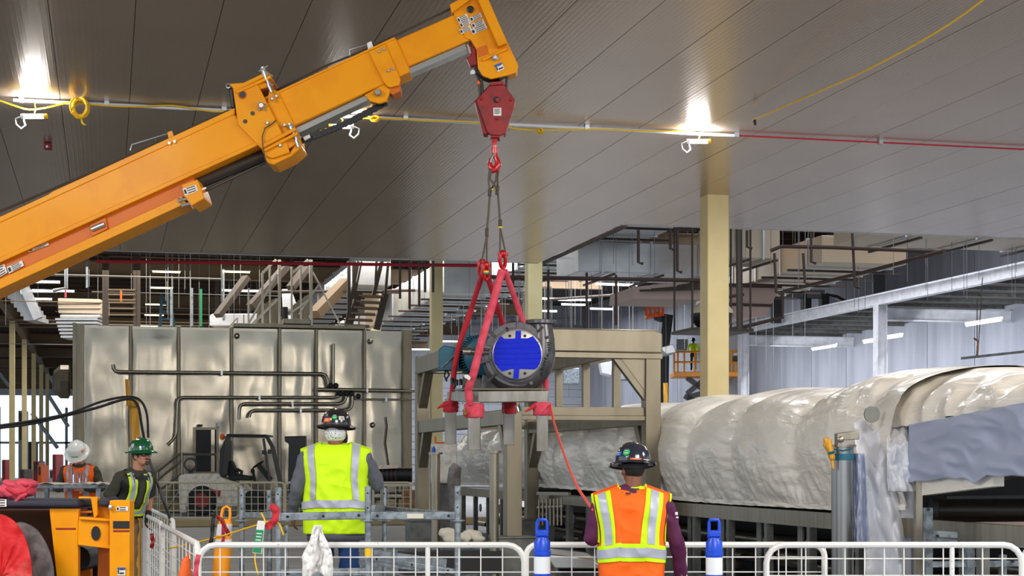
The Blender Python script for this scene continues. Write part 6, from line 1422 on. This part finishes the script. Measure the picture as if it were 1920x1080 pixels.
G = [('vest_binding', 'lime', -.90, -.50, -.93, -.55, .46, .975, .006, (-1,)), ('vest_binding', 'lime', .20, .76, .36, .78, .46, .975, .006, (-1,)),
     ('reflective_strip', 'silver', -.78, -.58, -.84, -.66, .46, .975, .011, (-1,)), ('reflective_strip', 'silver', .40, .62, .46, .66, .46, .975, .011, (-1,)),
     ('waist_binding', 'lime', -.995, .995, -.995, .995, .295, .465, .008, (-1, 1)), ('reflective_strip', 'silver', -.995, .995, -.995, .995, .335, .425, .012, (-1, 1)),
     ('neck_binding', 'lime', -.36, .36, -.36, .36, .978, .999, .006, (-1,)), ('armhole_binding', 'lime', -1.0, -.93, -1.0, -.95, .5, .985, .008, (-1, 1)), ('armhole_binding', 'lime', .93, 1.0, .94, 1.0, .5, .985, .008, (-1, 1))]
vest(t, M['orange'], .67, 1.362, .205, .256, .150, .36, .085, G, seed=8, arm=.012)
for nm, mt in (('neck_label', 'label_ink'),): build(MB().box((-.03, -.128, 1.305), (.034, .006, .012)), nm, M[mt], t, local=True)
build(MB().box((.285, -.062, 1.175), (.018, .006, .018)).box((.290, -.062, 1.15), (.016, .006, .01)), 'sleeve_print', M['label_white'], t, local=True)
# worker in green hard hat leaning on the barrier ---------------------------
def lean(p):
    a = math.radians(24); z0 = .92
    if p.z < z0: return p.copy()
    k = min(1, (p.z-z0)/.25); a *= k; y, z = p.y, p.z-z0
    return Vector((p.x, y*math.cos(a)+z*math.sin(a), z0+z*math.cos(a)-y*math.sin(a)))
t, hc, Rh, V3 = person(231, 17.3, .985, math.radians(-128), 'person in green hard hat and glasses leaning on the angled white barrier', dict(
    skin='skin_l', shirt='olive', pants='khaki', sleeves='short', face='goatee', hair='beard', T=lean, hR=RX(4) @ RZ(-2), head=(0, .0, 1.66), glove=True, bulk=1.05,
    arms=(((-.20, 0, 1.42), (-.27, .02, 1.16), (-.20, .16, .98)), ((.20, 0, 1.42), (.28, .0, 1.14), (.23, .13, .93)))))
helmet(hc, Rh, M['hh_green'], t, 1.04, stickers=((0, .10, .045, .04, 'label_white', False), (60, .08, .03, .03, 'label_blue', True)))
S3 = [('tshirt_front', 'olive', -.20, .20, -.12, .12, .30, .985, .006, (1,)), ('vest_panel_lime', 'lime', .30, .74, .22, .70, .05, .985, .008, (1, -1)), ('vest_panel_lime', 'lime', -.74, -.30, -.70, -.22, .05, .985, .008, (1, -1)),
      ('reflective_strip', 'silver', .40, .62, .34, .58, .2, .985, .013, (1, -1)), ('reflective_strip', 'silver', -.62, -.40, -.58, -.34, .2, .985, .013, (1, -1)), ('waist_strip', 'lime', -.995, .995, -.995, .995, .06, .26, .010, (1, -1)), ('waist_strip', 'silver', -.995, .995, -.995, .995, .11, .20, .014, (1, -1))]
vest(t, M['black'], .93, 1.47, .21, .215, .155, .30, .10, S3, T=lambda p: lean(p), seed=5, arm=.03)
# worker in white hard hat reading papers ------------------------------------
def bow(p):
    a = math.radians(14); z0 = 1.0
    if p.z < z0: return p.copy()
    y, z = p.y, p.z-z0
    return Vector((p.x, y*math.cos(a)+z*math.sin(a), z0+z*math.cos(a)-y*math.sin(a)))
t, hc, Rh, V3 = person(153, 21.2, 1.0, PI, 'person in white hard hat and orange vest bending over papers on the table', dict(
    skin='skin_l', shirt='olive', pants='darkpants', T=bow, hR=RX(-38), head=(0, .05, 1.64), hair='beard', face=True,
    arms=(((-.19, 0, 1.42), (-.28, .06, 1.20), (-.12, .26, 1.25)), ((.19, 0, 1.42), (.28, .06, 1.20), (.14, .26, 1.25)))))
helmet(hc, Rh, M['hh_white'], t, 1.04, stickers=((90, .06, .09, .012, 'label_green', False), (150, .10, .04, .03, 'label_orange', False)))
S4 = [('reflective_strip', 'silver', .34, .66, .30, .62, .1, .985, .009, (1, -1)), ('reflective_strip', 'silver', -.66, -.34, -.62, -.30, .1, .985, .009, (1, -1)), ('waist_strip', 'silver', -.995, .995, -.995, .995, .1, .18, .012, (1, -1))]
vest(t, M['orange'], .93, 1.50, .20, .215, .15, .30, .09, S4, T=bow, seed=6, arm=.02)
# worker on the scissor lift ---------------------------------------------------
pz = P(1300, 695, 92.6).z+.02
t, hc, Rh, V3 = person(1300, 92.6, 1.0, 0, 'distant person in lime vest standing on the raised scissor lift', dict(z=pz, skin='skin', shirt='lime', pants='darkpants', hair='hair', vox=.02,
    arms=(((-.19, 0, 1.42), (-.30, .0, 1.2), (-.22, .2, 1.1)), ((.19, 0, 1.42), (.30, 0, 1.2), (.22, .2, 1.12)))))
helmet(hc, Rh, M['hh_black'], t, 1.0)
build(MB().beam((-.12, -.135, 1.45), (.12, -.15, 1.1), .05, .01).beam((.12, -.135, 1.45), (-.12, -.15, 1.1), .05, .01), 'harness', M['black'], t, local=True, smooth=0)
# ================================================================ NEAR BARRIERS
def rz_(y): return CH-(y-PY0)/F*11.5
barrier(P(372, 1022, 11.5), P(983, 1022, 11.5), .12, .935, .159, (.23, .335, .438, .541, .644, .747, .850), M['barrier'], 'white mesh barrier in the foreground with the white cloth hanging on it', r=.021, mids=(1.58,), cr=.12)
barrier(P(986, 1022, 11.52), P(1546, 1022, 11.52), .12, .935, .159, (.23, .335, .438, .541, .644, .747, .850), M['barrier'], 'white mesh barrier in the foreground behind the blue banded posts', r=.021, cr=.08, mids=(.14,))
barrier(P(1437, 1022, 11.15), P(1916, 1022, 11.15), .12, .952, .135, (.23, .335, .438, .541, .644, .747, .860), M['barrier'], 'white mesh barrier in the foreground at the right, before the tall round post', r=.021, cr=.12, mids=(1.24,))
barrier(P(1919, 1022, 11.2), P(2300, 1022, 11.2), .12, .95, .135, (.335, .541, .747, .85), M['barrier'], 'white mesh barrier cut by the right edge of the picture', r=.021)
barrier(P(304, 985, 15.2), P(371, 1022, 11.62), .10, .935, .36, (.2, .33, .46, .59, .72, .84), M['barrier'], 'white mesh barrier angled away at left, beside the orange cone', r=.022, cr=.10)
barrier(P(278, 952, 20.6), P(325, 978, 16.2), .08, .94, .5, (.3, .5, .7), M['barrier'], 'second angled white barrier farther away at left', r=.022)
barrier(P(272, 952, 17.8), P(303, 985, 15.3), .10, .945, .36, (.2, .33, .46, .59, .72, .84), M['barrier'], 'white mesh barrier under the hands of the person in green hard hat', r=.022)
# blue and white delineators ------------------------------------------------
def delin(px, d, label):
    c = P(px, 868, d); c.z = 0; t = thing('delineator_post', label, 'post', c)
    r = .053
    build(MB().lathe([(.20, 0), (.19, .04), (.08, .06), (.06, .08)], c, UP, 8), 'rubber_base', M['black'], t, smooth=0)
    build(MB().lathe([(r, .06), (r, .90), (r*1.08, .905), (r*1.08, .93), (r, .935), (r, .99), (r*.75, 1.01), (r*.72, 1.02)], c, UP, 24), 'tube', M['blueplastic'], t)
    zt = CH-(973-868)/F*d
    hb_ = []
    s_ = r*.62
    for x, z in ((-s_, 1.02), (-s_*1.0, zt-.02), (-s_*.8, zt-.005), (s_*.8, zt-.005), (s_, zt-.02), (s_, 1.02)): hb_.append(c+RIGHT*x+UP*z)
    build(MB().tube(hb_, .011, 8), 'handle', M['blueplastic'], t)
    build(MB().vbox(c+UP*1.045, (.082, .05, .045)), 'handle_block', M['blueplastic'], t, bev=.01)
    for z0, z1 in ((.785, .895), (.60, .70), (.42, .52)):
        build(MB().lathe([(r*1.02, z0), (r*1.02, z1)], c, UP, 24), 'white_band', M['reflwhite'], t)
    for z0 in (.755, .715, .57): build(MB().lathe([(r, z0-.012), (r*1.09, z0-.008), (r*1.09, z0+.008), (r, z0+.012)], c, UP, 24), 'ring', M['blueplastic'], t)
delin(1016.5, 10.8, 'blue and white banded post left of the orange vest worker')
delin(1339, 10.7, 'blue and white banded post right of the orange vest worker')
# orange loop-top cone -------------------------------------------------------
c = P(402, 868, 13.2); c.z = 0; t = thing('traffic_cone', 'tall orange loop-top cone with white bands beside the angled barrier', 'cone', c)
ti = Vector((.022, 0, 1)).normalized()*1
ax = (ti+RIGHT*.06).normalized()
build(MB().lathe([(.20, 0), (.19, .04), (.10, .06)], c, UP, 6), 'base', M['black'], t, smooth=0)
build(MB().lathe([(.095, .05), (.085, .40), (.085, .43), (.068, .60), (.067, .80), (.056, 1.02), (.045, 1.05), (.03, 1.06)], c, ax, 24), 'cone_body', M['conecol'], t)
build(MB().lathe([(.063, .93), (.0585, 1.02)], c, ax, 24), 'reflective_collar', M['reflwhite'], t)
build(MB().lathe([(.0655, .87), (.0645, .90)], c, ax, 24), 'reflective_collar', M['reflwhite'], t)
lp = [(-.032, 1.03), (-.034, 1.10), (-.026, 1.145), (0, 1.16), (.026, 1.145), (.034, 1.10), (.032, 1.0)]
build(MB().tube([c+ax*z+RIGHT*x for x, z in lp], .011, 8), 'loop_handle', M['conecol'], t)
def ribbon(pts, w_, m, label, nm='flagging_ribbon', cat='ribbon', th=.003):
    P3 = [P(*p) for p in pts]; mb = MB(); n = len(P3); q = []
    for i in range(n-1):
        for k in range(5): q.append(P3[i].lerp(P3[i+1], k/5))
    q.append(P3[-1]); L = len(q)
    def fn(u, v):
        i = min(int(u*(L-1)), L-1); a = q[i]; tg = (q[min(i+1, L-1)]-q[max(i-1, 0)]).normalized(); sdir = tg.cross(FWD).normalized()
        return a+sdir*w_*(v-.5)+FWD*.012*math.sin(u*14+v*3)
    mb.grid(fn, L-1, 3); return single(mb, nm, M[m], label, cat, smooth=180, solid=th)
ribbon([(406, 968, 13), (416, 975, 13), (424, 992, 13), (430, 1004, 13)], .03, 'red_paint', 'red ribbon knotted on top of the tall orange cone')
ribbon([(400, 968, 13.0), (398, 1000, 13.0), (394, 1030, 13.0)], .03, 'black', 'black and red ribbon hanging on the left side of the orange cone')
ribbon([(418, 975, 13.1), (419, 1010, 13.1), (417, 1020, 13.1)], .025, 'sling_pink', 'pink ribbon hanging on the right side of the orange cone')
ribbon([(506, 948, 12.3), (518, 955, 12.25), (516, 975, 12.25), (500, 990, 12.25)], .05, 'sling_dk', 'red flagging ribbon tied around the galvanized scaffold post')
ribbon([(372, 1040, 11.4), (368, 1060, 11.4), (366, 1100, 11.4)], .035, 'sling_pink', 'pink ribbon at the corner of the two foreground barriers')
ribbon([(284, 1000, 15.1), (287, 1015, 15.1), (284, 1028, 15.1)], .035, 'red_paint', 'small red ribbon tied on the barrier under the gloved hands')
single(MB().cap(P(349, 1052, 11.8), P(345, 1100, 11.8), .03, .06).tube([P(351, 1046, 11.8), P(354, 1036, 11.8)], [.012, .004], 6), 'warning_bag', M['label_orange'], 'small orange bag tied inside the angled barrier near the cone', 'bag')
# yellow rope and tag on scaffold
cable([(318, 1028, 13.5), (360, 1019, 13.3), (420, 1004, 13), (470, 988, 12.6), (516, 977, 12.3), (532, 1004, 12.3)], .007, 'thin yellow rope from the angled barrier up to the scaffold post', 'cord_y', 'yellow_rope', 'rope', 6)
cable([(490, 962, 12.3), (497, 980, 12.25), (486, 1000, 12.2), (478, 1045, 12.2), (484, 1078, 12.2)], .006, 'short yellow cord hanging behind the green tag', 'cord_y', 'extension_cord', 'rope', 6)
t = thing('scaffold_tag', 'white and green inspection tag hanging on the scaffold', 'tag', P(485, 1038, 12.15))
build(MB().pprism([(483, 976), (497, 977), (491, 1039), (473, 1037)], 12.15, .006), 'tag_plate', M['label_white'], t, bev=.002)
build(MB().pprism([(480, 993), (494, 994), (489, 1037), (474, 1035)], 12.145, .004), 'green_field', M['pinfl'], t, smooth=0)
mb = MB()
for i in range(5): mb.pprism([(481-i*.9, 999+i*6), (491-i*.9, 1000+i*6), (491-i*.9, 1002+i*6), (481-i*.9, 1001+i*6)], 12.143, .002)
build(mb, 'tag_print', M['label_white'], t, smooth=0)
# white cloth over the barrier -------------------------------------------------
def clothf(u, v):
    w0 = 6+22*min(1, v*1.6)+3*noise.noise(Vector((v*3, 1, 1))); cx = 596-8*v*0+ (v*0)
    px = cx+(u-.5)*2*w0+3*noise.noise(Vector((v*4, u*2, 4))); py = 985+v*96+(8*math.cos(u*PI*2) if v > .9 else 0)
    f = .05*math.cos(u*PI*3+v*2)*(.3+v)+.04*noise.noise(Vector((u*5, v*4, 2)))-abs(noise.noise(Vector((u*6+v*3, v*6-u*3, 7))))*.06
    return P(px, py, 11.40+f)
single(MB().grid(clothf, 40, 60), 'white_cloth', M['cloth'], 'white cloth draped over the foreground barrier in front of the jeans', 'cloth', smooth=180, solid=.006)
# ================================================================ GALVANIZED SCAFFOLD FRAMES
sc_ = thing('scaffold', 'low galvanized scaffold with perforated ledgers around the person in lime vest', 'scaffold', P(690, 1240, 12.5))
def post(px, py, d, r=.024):
    c = P(px, py, d); build(MB().lathe([(r, 0), (r, c.z), (r*.8, c.z)], (c.x, c.y, 0), UP, 14), 'standard', M['galv'], sc_)
    for z in (c.z-.05, c.z-.16, .5):
        build(MB().lathe([(.007, 0), (.007, .002)], Vector((c.x, c.y, z))-FWD*(r+.0005), -FWD, 8), 'pin_hole', M['black'], sc_, smooth=0)
    z = CH-(978-868)/F*d
    build(MB().lathe([(r, 0), (.055, .004), (.055, .012), (r, .016)], (c.x, c.y, z), UP, 16), 'rosette', M['galv'], sc_)
    build(MB().lathe([(r*1.6, 0), (r*1.6, .02), (r, .1)], (c.x, c.y, .0), UP, 14), 'base_jack', M['galv'], sc_)
post(522, 914, 12.5); post(690, 912, 12.5); post(858, 911, 12.5); post(453.5, 917, 13.6, .022); post(505, 920, 13.6, .022); post(720.5, 914, 14.0, .022); post(537, 985, 13.0, .016)
def ledger(a, b, d0, d1, h=.06):
    p0, p1 = P(*a, d0), P(*b, d1); o = build(MB().beam(p0, p1, .03, h), 'ledger', M['galv'], sc_, bev=.006)
    for s_ in (.08, .5, .92):
        q = p0.lerp(p1, s_); sub(MB().lathe([(.011, 0), (.011, .003)], q-FWD*.017, -FWD, 10), 'hole', M['black'], o)
ledger((527, 969), (686, 966), 12.5, 12.5); ledger((695, 967), (854, 967), 12.5, 12.5); ledger((457, 966), (519, 966), 13.6, 12.6, .05); ledger((700, 955), (720, 955), 12.7, 14, .07); ledger((722, 953), (856, 965), 14, 12.6, .035)
ledger((527, 1075), (686, 1072), 12.5, 12.5); ledger((695, 1046), (854, 1072), 12.9, 12.5, .04)
build(MB().pprism([(763, 963), (794, 963), (794, 972), (763, 972)], 12.47, .004), 'label_strip', M['paper'], sc_, smooth=0)
build(MB().lathe([(.0255, 0), (.0255, .06)], P(690, 1043, 12.5), UP, 14), 'yellow_sticker', M['cord_y'], sc_)
build(MB().beam(P(700, 1046, 12.9), P(835, 1062, 13.4), .02, .12), 'diagonal_brace', M['galv'], sc_, smooth=0)
# ---- wrapped rags at machine foot, steel cart
t = thing('rag_bundle', 'bundle of pale rags on the floor behind the scaffold', 'rags', P(860, 1020, 20))
g = MB(); Mi = ROOTM[t.name].inverted()
for x, y, r in ((838, 1000, .09), (850, 1006, .10), (868, 1008, .09), (884, 1005, .10), (896, 1010, .07), (845, 1012, .08)): g.ell(Mi @ P(x, y, 20+random.uniform(-.1, .1)), (r*1.3, r, r*.7))
blob(g, 'rag_pile', M['paper'], t, .015, 2, disp=lambda c: .02*noise.noise(c*14))
build(MB().mm(-.7, .5, -.2, .2, -.35, -.08), 'pallet_block', M['dark_in'], t, local=True, smooth=0)
t = thing('polished_cart', 'low polished steel plate cart behind the foreground barrier, left of the orange vest worker', 'cart', P(1080, 1180, 13.5))
build(MB().pprism([(1020, 1037), (1110, 1048), (1135, 1066), (1040, 1066)], 13.5, .9), 'plate', M['chrome'], t, bev=.01)
build(MB().pprism([(1045, 1070), (1130, 1070), (1130, 1110), (1045, 1110)], 13.6, .7), 'body', M['blackm'], t, bev=.02)
for x in (1055, 1120): build(MB().lathe([(.06, -.03), (.06, .03)], P(x, 1180, 13.7)+UP*.06, FWD, 14), 'wheel', M['tyre'], t)
# ---- work table with papers and bottles behind the crane
t = thing('plan_table', 'grey work table behind the crane with papers spread on it', 'table', P(130, 1100, 20.3))
zt = 1.235
a = P(75, 868, 20.3); b = P(196, 868, 20.3)
build(MB().vbox(Vector(((a.x+b.x)/2, (a.y+b.y)/2, zt-.02)), ((b-a).length, .7, .04)), 'table_top', M['galv'], t, bev=.004)
for q in (a, b):
    for dd in (-.3, .3): build(MB().vbox(q+FWD*dd+Vector((0, 0, -CH+(zt-.04)/2)), (.05, .05, zt-.04)), 'leg', M['galv'], t, smooth=0)
build(MB().vbox(Vector(((a.x+b.x)/2, (a.y+b.y)/2, .5)), ((b-a).length, .6, .04)), 'lower_shelf', M['red_paint'], t, smooth=0)
for i, (px, w_, dd, lb) in enumerate(((100, .32, -.15, 'flat paper plan on the left half of the table'), (128, .30, -.1, 'paper plan in the middle of the table'), (170, .22, -.05, 'open booklet before the white hard hat worker'), (186, .16, -.1, 'sheet of paper at the right table end'))):
    c = P(px, 868, 20.3)+FWD*dd
    def pf_(u, v, c=c, w_=w_): return Vector((c.x, c.y, zt+.006+.03*abs(noise.noise(Vector((u*3+i, v*3, i))))*(1+u)))+RIGHT*(u-.5)*w_*2+FWD*(v-.5)*.35
    single(MB().grid(pf_, 12, 8), 'paper_sheet', M['paper'], lb, 'paper', smooth=180, solid=.003)
for i, (px, dd) in enumerate(((141, -.2), (153, -.22), (164, -.2))):
    c = P(px, 868, 20.3)+FWD*dd; c.z = zt+.003; hgt = .85 if i else 1.2
    t = thing('water_bottle', ['leftmost and tallest clear bottle on the table', 'middle clear water bottle on the table', 'right clear water bottle on the table'][i], 'bottle', c, group='clear water bottles on the table')
    build(MB().lathe([(.03, 0), (.034, .01), (.034, .12*hgt), (.030, .15*hgt), (.014, .19*hgt), (.014, .20*hgt)], c, UP, 16), 'bottle_body', M['glasspet'], t)
    build(MB().lathe([(.016, .20*hgt), (.016, .22*hgt)], c, UP, 12), 'cap', M['label_orange'], t)
# ================================================================ WORK LIGHTS, CONDUIT, CORDS AT THE CEILING
YC = 21.4
def C_(px, py, z=None): return PYp(px, py, YC)
t = thing('ceiling_conduit', 'pale conduit running level under the panel ceiling behind the boom', 'conduit', C_(700, 216))
a, b = C_(25, 182.5), C_(1385, 250); a.z = b.z = 5.965
build(MB().tube([a, b], .022, 8), 'conduit_tube', M['reflwhite'], t)
a2 = C_(1385, 250); a2.z = 5.965; b2 = C_(1960, 280); b2.z = 5.97
build(MB().tube([a2, b2], .012, 6), 'rusty_rod', M['sling_dk'], t, label='thin dark red rod')
for px in (40, 200, 420, 760, 1100, 1380, 1650): c = C_(px, 200); c.z = 5.97; build(MB().mm(c.x-.03, c.x+.03, c.y-.04, c.y+.04, 5.94, 6.0), 'clamp', M['zinc'], t, smooth=0)
def ccord(pts, label): return cable([(x, y, dY(x, YC-.06)) for x, y in pts], .011, label, 'cord_y', 'extension_cord', 'cord', 6)
ccord([(-30, 182), (0, 189), (30, 199), (55, 205), (85, 202), (134, 192), (170, 196), (240, 200), (310, 198), (340, 200), (400, 209), (440, 207)], 'yellow cord sagging under the conduit at the left')
ccord([(600, 246), (640, 232), (680, 222), (720, 222), (800, 226), (900, 230), (960, 240), (1010, 244), (1120, 243), (1230, 246), (1300, 244), (1370, 232), (1412, 225)], 'yellow cord along the conduit from the boom to the right work light')
cable([(1412, 225, 21.4), (1500, 187, 19.6), (1600, 143, 17.9), (1700, 92, 16.4), (1780, 45, 15.4), (1850, -5, 14.5), (1900, -40, 14)], .010, 'taut yellow cord rising to the upper right corner', 'cord_y', 'extension_cord', 'cord', 6)
single(MB().cap(P(1415, 227, 21.3), P(1416, 233, 21.3), .02, .015), 'cord_plug', M['black'], 'black plug hanging on the yellow cord at right', 'plug')
def coil(px, py, r, n, label, squash=1.0, tail=True):
    d = dY(px, YC-.1); c = P(px, py, d); mb = MB()
    for k in range(n):
        a0 = random.uniform(0, 6); rr = r*random.uniform(.7, 1.05); ti = random.uniform(-.5, .5)
        mb.tube([c+RIGHT*(rr*math.cos(q)+random.uniform(-.006, .006))+UP*(rr*math.sin(q)*squash*random.uniform(.96, 1.04))+FWD*(.05*math.sin(q+a0)+.06*ti) for q in [i*PI/10 for i in range(20)]], .011, 6, closed=True)
    if tail: mb.tube([c+UP*(-r*squash*.6), c+UP*(-r*squash*1.5)+RIGHT*.03, c+UP*(-r*squash*1.7)+RIGHT*.07], .013, 6)
    return single(mb, 'cord_coil', M['cord_y'], label, 'cord', smooth=180)
coil(150, 202, .105, 11, 'big yellow coil of cord hanging from the conduit at left', 1.2)
coil(703, 223, .06, 6, 'small flat yellow cord coil right of the middle work light', .45, False)
coil(1013, 246, .035, 4, 'tiny yellow cord knot right of the red hook block', .7, False)
def worklight(px, py, flip, label, power):
    d = dY(px, YC-.12); c = P(px, py, d); t = thing('work_and_fill_light', label, 'light', c); s_ = -1 if flip else 1
    build(MB().tube([c-RIGHT*.12, c+RIGHT*.12], .030, 12), 'led_tube', M['led'], t)
    for k in (-1, 1): build(MB().tube([c+RIGHT*k*.12, c+RIGHT*k*.16], .033, 12), 'end_cap', M['cord_y'] if k*s_ > 0 else M['reflwhite'], t)
    hx = c-RIGHT*s_*.16
    build(MB().tube([hx, hx-RIGHT*s_*.07-UP*.03, hx-RIGHT*s_*.06-UP*.10, hx-UP*.15, hx+RIGHT*s_*.05-UP*.11, hx+RIGHT*s_*.03-UP*.04], .009, 6), 'hanging_hook', M['reflwhite'], t)
    build(MB().tube([c+UP*.03, c+UP*.08+RIGHT*.02, Vector((c.x, YC, 5.95))], .006, 5), 'hanger_cord', M['cord_y'], t)
    l = bpy.data.lights.new('work_light_glow', 'AREA'); l.energy = power; l.shape = 'RECTANGLE'; l.size = .26; l.size_y = .07; l.color = (.92, .96, 1)
    o = bpy.data.objects.new('work_light_glow', l); COL.objects.link(o); o.location = c+UP*.045; o.rotation_euler = (PI, 0, -TH); o['kind'] = 'structure'
    l2 = l.copy(); l2.energy = power*2.5; o2 = bpy.data.objects.new('work_light_glow', l2); COL.objects.link(o2); o2.location = c-UP*.045; o2.rotation_euler = (0, 0, -TH); o2['kind'] = 'structure'
worklight(64, 218, False, 'left glowing work light hanging by the yellow cord', 16)
worklight(640, 237, True, 'middle glowing work light hanging just right of the boom', 18)
worklight(1310, 265, False, 'right glowing work light hanging above the large cream column', 18)
c = PZp(90, 272, 5.97); t = thing('fire_strobe', 'small red alarm strobe on the ceiling at left below the work light', 'alarm', c)
build(MB().vbox(c+UP*-.02, (.10, .10, .09)), 'housing', M['red_paint'], t, bev=.01); build(MB().vbox(c-FWD*.055-UP*.03, (.03, .01, .03)), 'lens', M['reflwhite'], t)

# long grey planks lying on the floor beyond the barriers
for i in range(6):
    d0 = 21.5+i*1.7; a = P(640+i*6, 868, d0); b = P(1000-i*4, 868, d0); z = .05
    c = (a+b)/2; c.z = z
    single(MB().vbox(c, ((b-a).length, .8, .1)), 'floor_plank', M['galv'], '%s of six long grey planks lying on the floor behind the scaffold' % ('nearest', 'second', 'third', 'fourth', 'fifth', 'farthest')[i], 'plank', group='grey planks on the floor', bev=.01)
